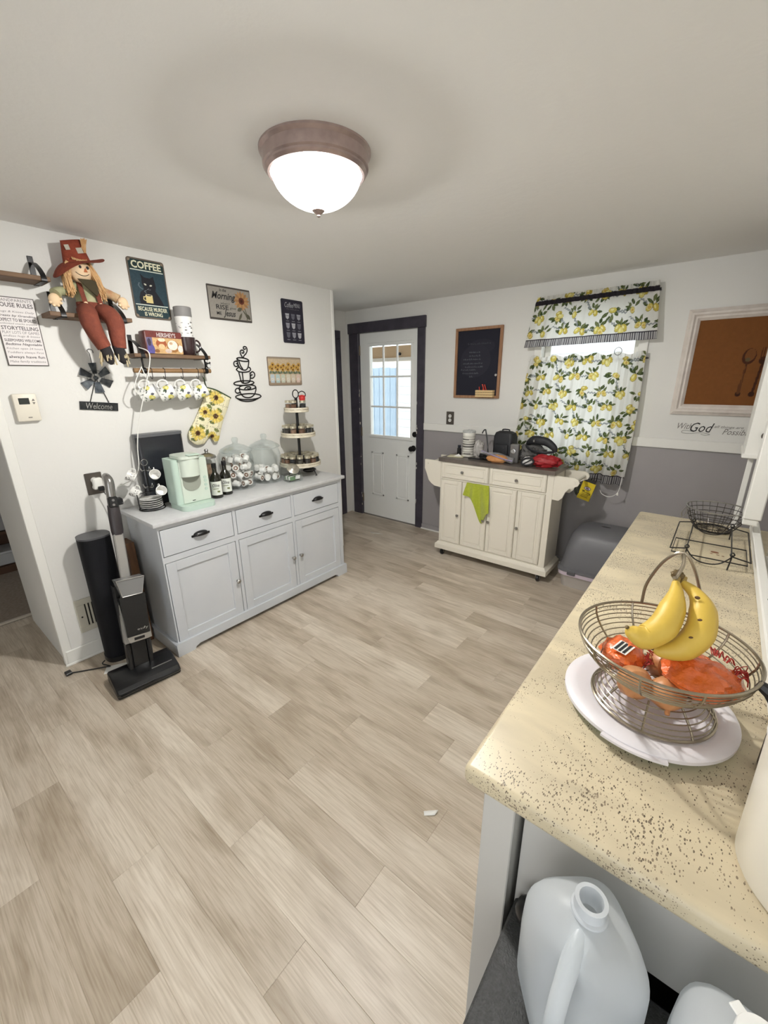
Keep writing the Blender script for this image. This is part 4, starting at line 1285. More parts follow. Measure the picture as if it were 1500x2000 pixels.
hc.sheet(lambda u, v: ((0.062 - 0.018 * v + 0.003 * math.sin(8 * PI * u)) * math.cos(2 * PI * u) + 0.008 * v, (0.049 - 0.016 * v) * math.sin(2 * PI * u), 0.088 * v), 32, 6, M=HM, cu=True)
hc.lathe([(0.044, 0.087), (0.02, 0.086), (0, 0.078)], c=(0.008, 0, 0), n=32, M=HM)
build('hat_crown', hc, m_rust, doll)
build('patch', MB().box(0.004, 0.030, -0.0525, -0.0500, 0.022, 0.046, M=HM @ RX(-10) @ T(0, 0.003, 0)).box(-0.038, -0.014, -0.0515, -0.049, 0.040, 0.062, M=HM @ RX(-12) @ T(0, 0.007, 0)), mat('grey_patch', (176, 170, 156), 0.9), doll)
st = MB()
for k in range(26):
    x0 = 0.030 + random.random() * 0.012
    st.tube([(x0, -0.040, 0.03 + random.random() * 0.03), (x0 + 0.006 + random.random() * 0.02, -0.042, 0.078 + random.random() * 0.015)], 0.0016, n=4, M=HM)
build('hat_straw', st, m_straw, doll)['kind'] = 'stuff'

# ------------------------------------------------------------------ on the sideboard
ZT = 0.8505


def rounded_slab(mb, x0, x1, y0, y1, z0, z1, r, n=6, mi=0, M=None):
    pts = rrect(x0, x1, y0, y1, r, n)
    k = len(pts)
    mb.add([(x, y, z0) for x, y in pts] + [(x, y, z1) for x, y in pts], [tuple(range(k - 1, -1, -1)), tuple(range(k, 2 * k))] + [(i, (i + 1) % k, (i + 1) % k + k, i + k) for i in range(k)], mi, M)
    return mb


# tall black bin at the back
t = thing('black_bread_bin', 'tall glossy black bin at the back left of the sideboard', 'bin', (L, 1.122, ZT), 90)
q = MB()
rounded_slab(q, -0.140, 0.140, -0.078, -0.006, 0.0, 0.414, 0.030, 8)
build('body', q, mat('black_gloss', (36, 38, 44), 0.22, coat=0.3), t)
q = MB()
rounded_slab(q, -0.142, 0.142, -0.080, -0.004, 0.4145, 0.432, 0.031, 8)
build('lid', q, mat('dark_grey_lid', (92, 93, 96), 0.4), t)

# cup rack with saucers
t = thing('cup_rack', 'dark wire rack for espresso cups beside the mint coffee maker', 'rack', (-2.588, 0.978, ZT), 90)
q = MB()
q.tube([(0.070 * math.cos(i * PI / 12), 0.070 * math.sin(i * PI / 12), 0.004) for i in range(24)], 0.003, n=6, closed=True)
q.tube([(0.070, 0, 0.004), (0.072, 0, 0.10), (0.03, 0, 0.105), (-0.03, 0, 0.105), (-0.072, 0, 0.10), (-0.070, 0, 0.004)], 0.003, n=6)
q.tube([(-0.070, 0, 0.004), (0.070, 0, 0.004)], 0.003, n=6)
q.tube([(0, 0, 0.10), (0, 0, 0.262)], 0.004, n=8)
build('stand', q, m_black, t)
q = MB()
for a in (0, 90, 180, 270):
    for z in (0.135, 0.235):
        c_, s0 = math.cos(math.radians(a + 30)), math.sin(math.radians(a + 30))
        q.tube([(0, 0, z), (0.018 * c_, 0.018 * s0, z - 0.004), (0.030 * c_, 0.030 * s0, z), (0.034 * c_, 0.034 * s0, z + 0.014)], 0.002, n=6, k=3)
build('hook_arm', q, m_chrome, t)
build('top_ring', MB().tube([(0.018 * math.cos(i * PI / 8), 0, 0.280 + 0.018 * math.sin(i * PI / 8)) for i in range(16)], 0.0022, n=6, closed=True), m_chrome, t)
m_sauc = mat('saucer_white', (232, 231, 227), 0.2)
s0_ = tag(build('saucer', MB().lathe([(0, 0.0), (0.03, 0.0), (0.045, 0.004), (0.060, 0.009), (0.060, 0.0112), (0.043, 0.0075), (0, 0.004)], n=32), m_sauc), 'white saucer in the stack under the espresso cup rack', 'saucer', 'saucers stacked in the cup rack')
for i in range(5):
    a = s0_ if i == 0 else copy_tree(s0_)
    a.location = (-2.588, 0.978, ZT + 0.0085 + i * 0.0118)
p = Pic(18, 5, 0.2, (232, 231, 227))
for k in range(46):
    p.leaf(rng.random() * 18, rng.random() * 5, 0.5 + rng.random() * .4, 0.14, (96, 92, 90), rng.random() * 180)
cup = thing('espresso_cup', '', 'cup', (0, 0, 0), 90, 'espresso cups on the wire rack')
CM = T(-0.030, 0, -0.028) @ RY(-62)
q = MB()
q.sheet(lambda u, v: ((0.020 + 0.010 * v ** 0.6) * math.cos(2 * PI * u), (0.020 + 0.010 * v ** 0.6) * math.sin(2 * PI * u), 0.048 * v - 0.024), p.nx, p.ny, M=CM)
build('body', q, print_mat('printed_china', 0.2), cup, 60, p.cols())
build('inside', MB().lathe([(0, -0.024), (0.02, -0.024)], n=24, M=CM).lathe([(0.030, 0.024), (0.0275, 0.024), (0.018, -0.018), (0, -0.020)], n=24, M=CM), m_sauc, cup)
build('handle', MB().tube([(0.026, 0, 0.014), (0.042, 0, 0.014), (0.044, 0, -0.006), (0.024, 0, -0.014)], 0.003, n=6, k=4, M=CM), m_sauc, cup)
for i, (dx, dy, z, rz, lab) in enumerate(((0.0, -0.050, 1.088, 60, 'espresso cup on the upper left of the wire rack'), (0.04, 0.030, 1.088, 160, 'espresso cup on the upper right of the wire rack, mouth towards the room'),
                                          (-0.002, -0.045, 0.986, 40, 'espresso cup on the lower left of the wire rack'), (0.03, 0.040, 0.986, 175, 'espresso cup on the lower right of the wire rack, just above the saucers'))):
    a = cup if i == 0 else copy_tree(cup)
    a['label'] = lab
    place(a, (-2.588 + dx, 0.978 + dy, z), rz)

# coffee maker
m_mint = mat('mint_plastic', (186, 206, 194), 0.4)
m_mint2 = mat('mint_plastic_light', (206, 216, 204), 0.38)
t = thing('coffee_maker', 'mint green single serve coffee maker on the sideboard', 'coffee maker', (L, 1.158, ZT), 90)
q = MB()
rounded_slab(q, -0.103, 0.103, -0.392, -0.185, 0.0, 0.030, 0.045, 8)
build('base_tray', q, m_mint, t)
q = MB()
rounded_slab(q, -0.103, 0.103, -0.320, -0.185, 0.0305, 0.298, 0.022, 6)
build('body', q, m_mint, t)
q = MB()
q.box(-0.070, 0.101, -0.3265, -0.318, 0.031, 0.292, b=0.003)
build('front_plate', q, m_mint2, t)
q = MB()
pts = [(0.058 * math.cos(PI + PI * i / 12) - 0.008, -0.322 + 0.048 * math.sin(PI + PI * i / 12)) for i in range(13)]
k = len(pts)
q.add([(x, y, 0.196) for x, y in pts] + [(x, y, 0.300) for x, y in pts], [tuple(range(k)), tuple(range(2 * k - 1, k - 1, -1))] + [(i, i + k, i + 1 + k, i + 1) for i in range(k - 1)])
build('brew_head', q, m_mint2, t)
al = [(-0.060, 0.196)] + [(-0.006 + 0.054 * math.cos(PI + PI * i / 14), 0.150 + 0.048 * math.sin(PI + PI * i / 14)) for i in range(15)] + [(0.048, 0.196)]
build('alcove_shade', MB().prism(al, -0.3285, -0.3268), mat('alcove_shade_grey', (150, 154, 143), 0.5), t)  # flat grey plate, its colour stands in for shade in the mug recess
q = MB()
rounded_slab(q, -0.074, 0.060, -0.372, -0.200, 0.3005, 0.318, 0.05, 8)
lid = build('lid', q, m_mint2, t)
build('lid_handle', MB().box(-0.030, 0.040, -0.380, -0.340, 0.3185, 0.326, b=0.003), m_mint, lid)
for z in (0.172, 0.150, 0.126, 0.100):
    build('button', MB().lathe([(0, 0), (0.010, 0), (0.0095, 0.003), (0, 0.003)], n=18, M=T(0.077, -0.326, z) @ RX(90)), m_mint, t)
build('badge', MB().box(-0.018, 0.000, -0.3278, -0.3264, 0.042, 0.046), m_ink, t)

# dark bottles
m_bot = mat('dark_bottle_glass', (28, 28, 20), 0.08, coat=0.5)
bt = thing('syrup_bottle', '', 'bottle', (0, 0, 0), 55, 'dark bottles on the sideboard')
build('body', MB().lathe([(0, 0.0), (0.034, 0.0), (0.037, 0.004), (0.037, 0.120), (0.032, 0.142), (0.016, 0.164), (0.0135, 0.172), (0.0135, 0.205), (0, 0.205)], n=28), m_bot, bt)
build('cap', MB().lathe([(0.0145, 0.196), (0.0150, 0.197), (0.0150, 0.226), (0, 0.228)], n=20), m_blackp, bt)
lb = build('label_paper', MB().lathe([(0.0375, 0.022), (0.0375, 0.112)], n=14, a0=-PI / 2 - 1.05, a1=-PI / 2 + 1.05), mat('label_white', (226, 230, 220), 0.6), bt)
text('Olive', bt, -0.022, 0.020, 0.078, 0.100, -0.0395, m_ink, shear=0.3)
build('label_mark', MB().box(0.004, 0.020, -0.0388, -0.0375, 0.042, 0.052).box(-0.02, 0.014, -0.0388, -0.0375, 0.064, 0.067), mat('olive_ink', (110, 116, 70), 0.7), bt)
for i, (x, y, lab) in enumerate(((-2.500, 1.352, 'dark glass bottle with a white label, nearer the coffee maker'), (-2.530, 1.440, 'dark glass bottle with a white label, beside the first glass jar'))):
    a = bt if i == 0 else copy_tree(bt)
    a['label'] = lab
    place(a, (x, y, ZT), 60)

# jars
t = thing('canister_jar', 'narrow glass canister with a chrome lid behind the dark bottles', 'jar', (-2.655, 1.398, ZT), 90)
build('glass', MB().lathe([(0, 0.002), (0.05, 0.002), (0.054, 0.01), (0.054, 0.20), (0.046, 0.235)], n=32), m_glass, t)
build('filling', MB().lathe([(0, 0.009), (0.048, 0.012), (0.048, 0.19), (0, 0.195)], n=24), mat('tan_filling', (176, 148, 122), 0.8, noise=(40, (110, 84, 66), 0.1)), t)
build('lid', MB().lathe([(0.047, 0.236), (0.058, 0.238), (0.056, 0.252), (0.03, 0.266), (0.012, 0.272), (0.010, 0.280), (0.014, 0.288), (0.010, 0.296), (0, 0.298)], n=32), m_steel, t)
jar = thing('cookie_jar', '', 'jar', (0, 0, 0), 90, 'large glass jars of coffee pods')
build('glass', MB().lathe([(0, 0.001), (0.095, 0.001), (0.107, 0.010), (0.111, 0.04), (0.111, 0.21), (0.100, 0.245), (0.098, 0.258)], n=48), m_glass, jar)
build('lid', MB().lathe([(0.090, 0.252), (0.092, 0.2595), (0.110, 0.260), (0.112, 0.266), (0.100, 0.278), (0.06, 0.300), (0.022, 0.312), (0.016, 0.320), (0.022, 0.334), (0.022, 0.348), (0.014, 0.356), (0, 0.357)], n=48), glass_mat('lid_glass', (244, 248, 248), 0.3, 0.08), jar)
pod = thing('coffee_pod', '', 'coffee pod', (0, 0, 0), 0, '')
build('cup', MB().lathe([(0, 0.0), (0.0165, 0.0), (0.0175, 0.002), (0.0205, 0.036), (0.0205, 0.037)], n=16, M=T(0, 0, -0.019)), mat('pod_white', (236, 234, 230), 0.45), pod)
build('foil_lid', MB().lathe([(0.0205, 0.036), (0.0235, 0.036), (0.0235, 0.0378), (0, 0.0378)], n=16, M=T(0, 0, -0.019)), mat('pod_foil', (222, 218, 212), 0.4), pod)
build('lid_print', MB().lathe([(0.015, 0.0381), (0.010, 0.0383), (0.007, 0.0381)], n=14, M=T(0, 0, -0.019)), mat('pod_print', (120, 84, 62), 0.6), pod)
npod = 0
for ji, (jx, jy, lab, nl) in enumerate(((-2.617, 1.594, 'large lidded glass jar nearly full of coffee pods', 4), (-2.617, 1.830, 'large lidded glass jar half full of coffee pods, beside the tiered stand', 2))):
    a = jar if ji == 0 else copy_tree(jar)
    a['label'] = lab
    place(a, (jx, jy, ZT), 90)
    for ly in range(nl):
        for k in range(9):
            if k == 8:
                rr, an = 0.0, 0
            else:
                rr, an = 0.0735, (k + 0.5 * (ly % 2)) * PI / 4 + ji
            if ly == nl - 1 and k in (1, 4):
                continue
            b_ = pod if npod == 0 else copy_tree(pod)
            npod += 1
            b_.location = (jx + rr * math.cos(an), jy + rr * math.sin(an), ZT + 0.041 + ly * 0.0565 + random.random() * 0.004)
            b_.rotation_euler = (random.uniform(-1.9, 1.9), random.uniform(-1.9, 1.9), random.uniform(0, 6))
            b_['label'] = 'white coffee pod in the fuller glass jar' if ji == 0 else 'white coffee pod in the half full glass jar'
            b_['group'] = 'pods in the fuller jar' if ji == 0 else 'pods in the half full jar'

# tilted candy jar with packets
t = thing('packet_jar', 'small tilted glass jar with a round metal lid and sweetener packets', 'jar', (-2.470, 1.952, ZT), 75)
prof = [(-0.055, 0.0), (0.050, 0.0), (0.058, 0.050), (0.030, 0.108), (-0.048, 0.062)]
q = MB()
prf = [(v.x, v.z) for v in crom([(x, 0, z) for x, z in ((-0.058, 0.012), (-0.044, 0.001), (0.044, 0.001), (0.058, 0.014), (0.062, 0.090), (0.046, 0.126), (0.022, 0.124), (-0.052, 0.054))], 4, True)]
k = len(prf)
q.add([(-0.056, y, z) for y, z in prf] + [(0.056, y, z) for y, z in prf], [tuple(range(k - 1, -1, -1)), tuple(range(k, 2 * k))] + [(i, (i + 1) % k, (i + 1) % k + k, i + k) for i in range(k)])
build('glass', q, m_glass, t)
LM = T(0, -0.0175, 0.0915) @ RX(43)
build('lid', MB().lathe([(0.044, 0.0), (0.047, 0.001), (0.047, 0.010), (0.040, 0.014), (0.018, 0.016), (0.014, 0.019), (0.018, 0.028), (0.014, 0.034), (0, 0.036)], n=36, M=LM), mat('nickel_lid', (196, 192, 180), 0.28, metal=0.85), t)
pk = tag(build('sweetener_packet', MB().box(-0.022, 0.022, -0.0015, 0.0015, -0.014, 0.014, b=0.0006), [m_paper]), '', 'packet', '')
pk2 = tag(build('sweetener_packet', MB().box(-0.022, 0.022, -0.0015, 0.0015, -0.014, 0.014, b=0.0006), [mat('green_packet', (112, 142, 104), 0.6)]), '', 'packet', '')
for i in range(14):
    src = pk if i % 3 else pk2
    a = src if i in (0, 1) else copy_tree(src)
    gcol = 'white' if i % 3 else 'green'
    a['label'] = gcol + ' paper packet standing in the tilted glass jar'
    a['group'] = gcol + ' packets in the tilted jar'
    a.location = (-2.470 + (-0.036 + 0.0115 * (i % 7)) * 0.9, 1.952 + (-0.024 if i < 7 else 0.026), ZT + 0.024 + 0.004 * (i % 2) + (0.012 if i % 7 > 4 else 0) * 0)
    a.rotation_euler = (random.uniform(-0.12, 0.12), random.uniform(-0.1, 0.1), math.radians(90))

# tiered stand with spice jars
TX, TY = -2.566, 2.118
t = thing('tiered_stand', 'white three tier tray stand with black post on the sideboard', 'stand', (TX, TY, ZT), 90)
m_tray = mat('distressed_white', (230, 224, 206), 0.7, noise=(18, (200, 190, 166), 0.4))
m_wear = mat('worn_band', (140, 128, 104), 0.8, noise=(70, (214, 206, 186), 0.1))
for (r_, z) in ((0.160, 0.085), (0.132, 0.312), (0.092, 0.496)):
    tr = build('tray', MB().lathe([(0, z), (r_ - 0.004, z), (r_, z + 0.002), (r_, z + 0.034), (r_ - 0.005, z + 0.034), (r_ - 0.006, z + 0.006), (0, z + 0.005)], n=48), m_tray, t)
    build('worn_band', MB().lathe([(r_ + 0.0003, z + 0.017), (r_ + 0.0012, z + 0.0205), (r_ + 0.0003, z + 0.024)], n=48), m_wear, tr)
build('post', MB().cyl((0, 0, 0.06), (0, 0, 0.60), 0.011, 14), m_black, t)
build('ring_handle', MB().tube([(0.028 * math.cos(i * PI / 10), 0, 0.628 + 0.030 * math.sin(i * PI / 10)) for i in range(20)], 0.004, n=6, closed=True), m_black, t)
for a in (-60, 60, 180):
    c_, s0 = math.cos(math.radians(a)), math.sin(math.radians(a))
    build('leg', MB().tube([(0.09 * c_, 0.09 * s0, 0.084), (0.125 * c_, 0.125 * s0, 0.012), (0.127 * c_, 0.127 * s0, 0.001)], [0.005, 0.005, 0.009], n=8), m_black, t)
sj = thing('spice_jar', '', 'jar', (0, 0, 0), 90, '')
build('glass', MB().lathe([(0, 0.0), (0.022, 0.0), (0.0245, 0.003), (0.0245, 0.058), (0.021, 0.066), (0.021, 0.070)], n=20), m_glass, sj)
build('lid', MB().lathe([(0.0215, 0.064), (0.0240, 0.0645), (0.0240, 0.079), (0.0225, 0.081), (0, 0.0805)], n=24), mat('pale_gold_lid', (198, 190, 168), 0.3, metal=0.7), sj)
fills = [mat('spice_%d' % i, c_, 0.9, noise=(90, tuple(int(v * 0.7) for v in c_), 0.1)) for i, c_ in enumerate(((58, 50, 44), (120, 84, 60), (84, 78, 66), (150, 116, 92), (40, 38, 38)))]
fl = build('filling', MB().lathe([(0, 0.002), (0.0215, 0.003), (0.0215, 0.054), (0, 0.056)], n=16), fills[0], sj)
variants = [sj]
for f_ in fills[1:]:
    c_ = copy_tree(sj)
    for ch_ in c_.children:
        if ch_.name.startswith('filling'):
            ch_.data = ch_.data.copy()
            ch_.data.materials[0] = f_
    variants.append(c_)
used = set()
spots = []
fnames = ('dark brown', 'chestnut', 'olive grey', 'tan', 'near black')
for (rr, n_, z, tier) in ((0.127, 14, 0.0905, 'bottom'), (0.073, 7, 0.0905, 'bottom'), (0.098, 10, 0.3175, 'middle'), (0.060, 5, 0.5015, 'top')):
    for k in range(n_):
        spots.append((rr, 2 * PI * k / n_ + 0.2, z, tier))
for i, (rr, an, z, tier) in enumerate(spots):
    v = variants[(i * 3 + 1) % 5]
    if id(v) in used:
        a = copy_tree(v)
    else:
        a = v
        used.add(id(v))
    fn_ = fnames[(i * 3 + 1) % 5]
    a['label'] = 'pale gold lidded jar of %s spice on the %s tier of the stand' % (fn_, tier)
    a['group'] = '%s spice jars on the %s tier' % (fn_, tier)
    place(a, (TX + rr * math.cos(an), TY + rr * math.sin(an), ZT + z), 90)
t = thing('red_tin_pot', 'tiny red pot with a black handle on top of the tiered stand', 'ornament', (TX + 0.0588, TY + 0.0119, ZT + 0.5826), 60)
build('pot', MB().lathe([(0, 0), (0.020, 0), (0.024, 0.010), (0.024, 0.026), (0.027, 0.030), (0.020, 0.036), (0.006, 0.040), (0, 0.040)], n=24), mat('red_enamel', (190, 52, 50), 0.25), t)
build('pot_handle', MB().tube([(-0.026, 0, 0.028), (-0.024, 0, 0.052), (0, 0, 0.066), (0.024, 0, 0.052), (0.026, 0, 0.028)], 0.0035, n=6, k=4), m_black, t)
t = thing('black_gadget', 'rounded black gadget lying on the sideboard under the tiered stand', 'gadget', (-2.60, 2.236, ZT), 70)
build('shell', MB().ell((0, 0, 0.020), (0.058, 0.030, 0.020), 20, 12), m_blackp, t)
build('seam', MB().tube([(0.0585 * math.cos(i * PI / 10), 0.0305 * math.sin(i * PI / 10), 0.020) for i in range(20)], 0.0015, n=5, closed=True), m_steel, t)

# charger beside the sideboard
t = thing('power_adapter', 'black power adapter with a wrist strap on the wall left of the sideboard', 'adapter', (L + 0.003, 0.800, 0.905), 90)
build('block', MB().box(0, 0.062, -0.045, 0, -0.018, 0.022, b=0.006), m_blackp, t)
build('strap', MB().tube([(0.01, -0.03, -0.018), (0.0, -0.035, -0.05), (-0.006, -0.035, -0.075), (0.006, -0.035, -0.08), (0.016, -0.032, -0.05), (0.024, -0.03, -0.018)], 0.0025, n=6, k=4), m_blackp, t)

# ------------------------------------------------------------------ vacuum corner
t = thing('wood_board', 'brown wooden board leaning beside the sideboard', 'board', (-2.66, 0.822, 0), 90)
build('board', MB().box(-0.022, 0.022, -0.06, 0.055, 0.0, 0.672, b=0.002), mat('brown_board', (112, 78, 50), 0.6, noise=(7, (80, 52, 32), 0.15), stretch=(9, 9, 1)), t)
t = thing('charging_tower', 'tall black oval tower with a grey top behind the vacuum', 'tower', (-2.605, 0.652, 0), 90)
q = MB()


def oval(mb, a, b_, z0, z1, n=32):
    pts = [(a * math.copysign(abs(math.cos(2 * PI * i / n)) ** 0.8, math.cos(2 * PI * i / n)), b_ * math.copysign(abs(math.sin(2 * PI * i / n)) ** 0.8, math.sin(2 * PI * i / n))) for i in range(n)]
    return mb.add([(x, y, z0) for x, y in pts] + [(x, y, z1) for x, y in pts], [tuple(range(n - 1, -1, -1)), tuple(range(n, 2 * n))] + [(i, (i + 1) % n, (i + 1) % n + n, i + n) for i in range(n)])


oval(q, 0.078, 0.072, 0.03, 0.766)
build('body', q, mat('navy_black_fabric', (15, 16, 21), 0.7, bump=(300, 0.2), spec=0.25), t)
build('top_cap', oval(MB(), 0.079, 0.073, 0.7665, 0.776), mat('dark_grey_cap', (74, 74, 78), 0.4), t)
build('base', oval(MB(), 0.082, 0.076, 0.0, 0.0298), m_blackp, t)
t = tag(build('black_cable', MB().tube([(-2.56, 0.552, 0.030), (-2.52, 0.53, 0.04), (-2.51, 0.56, 0.012), (-2.53, 0.545, 0.006), (-2.56, 0.50, 0.006), (-2.60, 0.44, 0.006), (-2.625, 0.405, 0.006)], 0.0035, n=6, k=5).box(-2.655, -2.615, 0.375, 0.405, 0.001, 0.016, b=0.003), m_blackp), 'black cable on the floor at the foot of the tower', 'cable')
t = tag(build('paper_leaflet', MB().box(-0.07, 0.07, -0.035, 0.035, 0, 0.003, b=0.001), m_paper), 'white leaflet on the floor between tower and vacuum', 'leaflet')
place(t, (-2.47, 0.592, 0.0), 60)

m_vac = mat('vacuum_black', (21, 21, 23), 0.3)
m_vac2 = mat('vacuum_gloss', (14, 14, 16), 0.15, coat=0.5)
m_silver = mat('satin_silver', (176, 174, 170), 0.35, metal=0.6)
vac = thing('upright_vacuum', 'black and silver upright floor washer standing in front of the tower', 'vacuum', (-2.285, 0.655, 0), 84)
hd = MB()
prof = [(-0.122, 0.003), (-0.122, 0.030), (-0.108, 0.048), (-0.060, 0.062), (0.010, 0.076), (0.070, 0.070), (0.088, 0.045), (0.088, 0.003)]
k = len(prof)
xs = [(-0.157, 0.93), (-0.150, 1.0), (0.150, 1.0), (0.157, 0.93)]
vs = []
for x, s0 in xs:
    vs += [(x, -0.016 + (y + 0.016) * s0, 0.003 + (z - 0.003) * s0) for y, z in prof]
fs = [tuple(range(k)), tuple(range(4 * k - 1, 3 * k - 1, -1))]
for i in range(3):
    fs += [(i * k + j, i * k + (j + 1) % k, (i + 1) * k + (j + 1) % k, (i + 1) * k + j) for j in range(k)][::1]
hd.add(vs, [f[::-1] for f in fs])
build('floor_head', hd, m_vac, vac)
build('front_bumper', MB().tube([(-0.150, -0.118, 0.024), (-0.145, -0.126, 0.024), (0.145, -0.126, 0.024), (0.150, -0.118, 0.024)], 0.009, n=8), m_vac2, vac)
build('head_trim', MB().box(0.03, 0.135, -0.0640, -0.0585, 0.0615, 0.0640), m_silver, vac)
text('eufy', vac, 0.045, 0.105, -0.085, -0.070, 0.0, m_silver, name='head_lettering', M=T(0, 0, 0.0605) @ RX(-75) @ T(0, 0, 0.073) @ T(0, -0.0015, 0.0))
VM = T(0.0, 0.02, 0.07) @ RY(4.6) @ RX(-12.0)
q = MB()
q.box(-0.062, -0.040, -0.03, 0.03, -0.055, 0.14, b=0.006, M=VM)
q.box(0.040, 0.062, -0.03, 0.03, -0.055, 0.14, b=0.006, M=VM)
q.box(-0.045, 0.045, -0.02, 0.03, -0.01, 0.15, b=0.01, M=VM)
build('yoke', q, m_vac, vac)


def taper(mb, z0, z1, w0, w1, y0, y1, y2, y3, M):
    return mb.add([(-w0, y0, z0), (w0, y0, z0), (w0, y1, z0), (-w0, y1, z0), (-w1, y2, z1), (w1, y2, z1), (w1, y3, z1), (-w1, y3, z1)],
                  [(3, 2, 1, 0), (4, 5, 6, 7), (0, 1, 5, 4), (1, 2, 6, 5), (2, 3, 7, 6), (3, 0, 4, 7)], M=M)


build('rear_shell', taper(MB(), 0.13, 0.46, 0.058, 0.066, -0.01, 0.06, -0.015, 0.07, VM), m_vac, vac)
build('side_cheek', taper(MB(), 0.145, 0.40, 0.0655, 0.060, -0.045, 0.0, -0.035, 0.0, VM), m_silver, vac)
fp = build('front_cover', taper(MB(), 0.185, 0.405, 0.056, 0.062, -0.068, -0.02, -0.066, -0.02, VM), m_vac2, vac)
text('eufy', fp, -0.004, 0.050, 0.205, 0.222, -0.0695, m_silver, M=VM)
build('chevron_trim', taper(MB(), 0.150, 0.183, 0.046, 0.056, -0.066, -0.02, -0.070, -0.02, VM), m_silver, vac)
build('release_slot', MB().box(-0.025, 0.025, -0.071, -0.064, 0.160, 0.174, M=VM), m_vac, vac)
build('water_tank', taper(MB(), 0.406, 0.500, 0.046, 0.066, -0.070, 0.0, -0.082, 0.01, VM), mat('smoky_tank', (126, 126, 126), 0.2), vac)
build('tank_rim', MB().tube([(-0.066, -0.084, 0.500), (0.066, -0.084, 0.500), (0.047, -0.0725, 0.408), (-0.047, -0.0725, 0.408)], 0.0028, n=6, closed=True, M=VM), m_silver, vac)
build('tube', MB().box(-0.024, 0.024, 0.005, 0.035, 0.46, 0.745, b=0.006, M=VM), m_silver, vac)
build('lower_grip', MB().tube([(0, 0.02, 0.735), (0, 0.02, 0.76), (0, 0.018, 0.84), (0, 0.02, 0.90)], [0.026, 0.030, 0.031, 0.027], n=12, k=3, flat=0.75, M=VM), mat('dark_grip', (48, 42, 44), 0.4), vac)
build('control_pad', MB().box(-0.023, 0.023, -0.006, 0.03, 0.885, 0.945, b=0.006, M=VM), m_vac, vac)
for z in (0.900, 0.925):
    build('button', MB().lathe([(0, 0), (0.007, 0), (0.006, 0.002), (0, 0.002)], n=14, M=VM @ T(0, -0.006, z) @ RX(90)), mat('button_dim', (120, 118, 116), 0.4), vac)
build('handle', MB().tube([(0, 0.022, 0.935), (0, 0.020, 0.98), (0, 0.022, 1.03), (-0.006, 0.040, 1.056), (-0.01, 0.052, 1.062)], [0.023, 0.024, 0.024, 0.021, 0.012], n=14, k=4, M=VM), mat('polished_silver', (150, 148, 146), 0.22, metal=0.8), vac)

# ------------------------------------------------------------------ more helpers


def loft(mb, levels, n=6, mi=0, M=None, cap=True):
    """stack of rounded rectangles (x0,x1,y0,y1,z,r)"""
    rings = [[(x, y, lv[4]) for x, y in rrect(lv[0], lv[1], lv[2], lv[3], lv[5], n)] for lv in levels]
    k = len(rings[0])
    vs = [p_ for r_ in rings for p_ in r_]
    fs = []
    for a in range(len(rings) - 1):
        fs += [(a * k + i, a * k + (i + 1) % k, (a + 1) * k + (i + 1) % k, (a + 1) * k + i) for i in range(k)]
    if cap:
        fs.append(tuple(range(k - 1, -1, -1)))
        fs.append(tuple((len(rings) - 1) * k + i for i in range(k)))
    return mb.add(vs, fs, mi, M)


def lump(name, c, r, amp, seed, material, parent=None, n=26, m=16, fr=3.0, flatten=None, ang=40):
    """a crumpled soft shape"""
    from mathutils import noise as nz
    vs, fs = [], []
    for i in range(m + 1):
        th = PI * i / m
        for j in range(n):
            ph = 2 * PI * j / n
            d = Vector((math.sin(th) * math.cos(ph), math.sin(th) * math.sin(ph), math.cos(th)))
            k = 1 + amp * nz.noise(d * fr + Vector((seed * 7.3, seed * 3.1, seed))) + amp * 0.5 * nz.noise(d * fr * 2.3 + Vector((seed, 5, 2)))
            p_ = [c[0] + d.x * r[0] * k, c[1] + d.y * r[1] * k, c[2] + d.z * r[2] * k]
            if flatten is not None:
                p_[2] = max(p_[2], flatten)
            vs.append(tuple(p_))
    for i in range(m):
        for j in range(n):
            j2 = (j + 1) % n
            fs.append((i * n + j, (i + 1) * n + j, (i + 1) * n + j2, i * n + j2))
    return build(name, MB().add(vs, fs), material, parent, ang)


# ------------------------------------------------------------------ kitchen cart
m_cart = mat('cream_white_paint', (232, 226, 212), 0.42)
cart = thing('kitchen_cart', 'cream white kitchen cart on casters with a steel top', 'cart', (-1.385, 3.12, 0))
build('body', MB().box(-0.485, 0.485, 0.012, 0.295, 0.135, 0.888), m_cart, cart)
pst = MB()
for (a, b_, c_, d_) in ((-0.487, -0.477, 0.13, 0.889), (-0.030, -0.025, 0.742, 0.889), (0.440, 0.487, 0.13, 0.889)):
    pst.box(a, b_, 0.0, 0.0135, c_, d_, b=0.0015)
pst.box(-0.478, 0.441, 0.0005, 0.0130, 0.731, 0.742)
pst.box(-0.478, 0.441, 0.0005, 0.0130, 0.13, 0.145)
build('face_frame', pst, m_cart, cart)
loftb = MB()
loft(loftb, [(-0.515, 0.515, -0.026, 0.310, 0.072, 0.004), (-0.515, 0.515, -0.026, 0.310, 0.112, 0.004), (-0.503, 0.503, -0.014, 0.302, 0.122, 0.004), (-0.495, 0.495, -0.006, 0.297, 0.1345, 0.004)], 2)
build('base_moulding', loftb, m_cart, cart)
build('steel_top', MB().box(-0.500, 0.498, -0.022, 0.305, 0.889, 0.921, b=0.002), mat('worn_steel', (138, 128, 120), 0.33, metal=0.55, noise=(14, (112, 104, 98), 0.3)), cart)


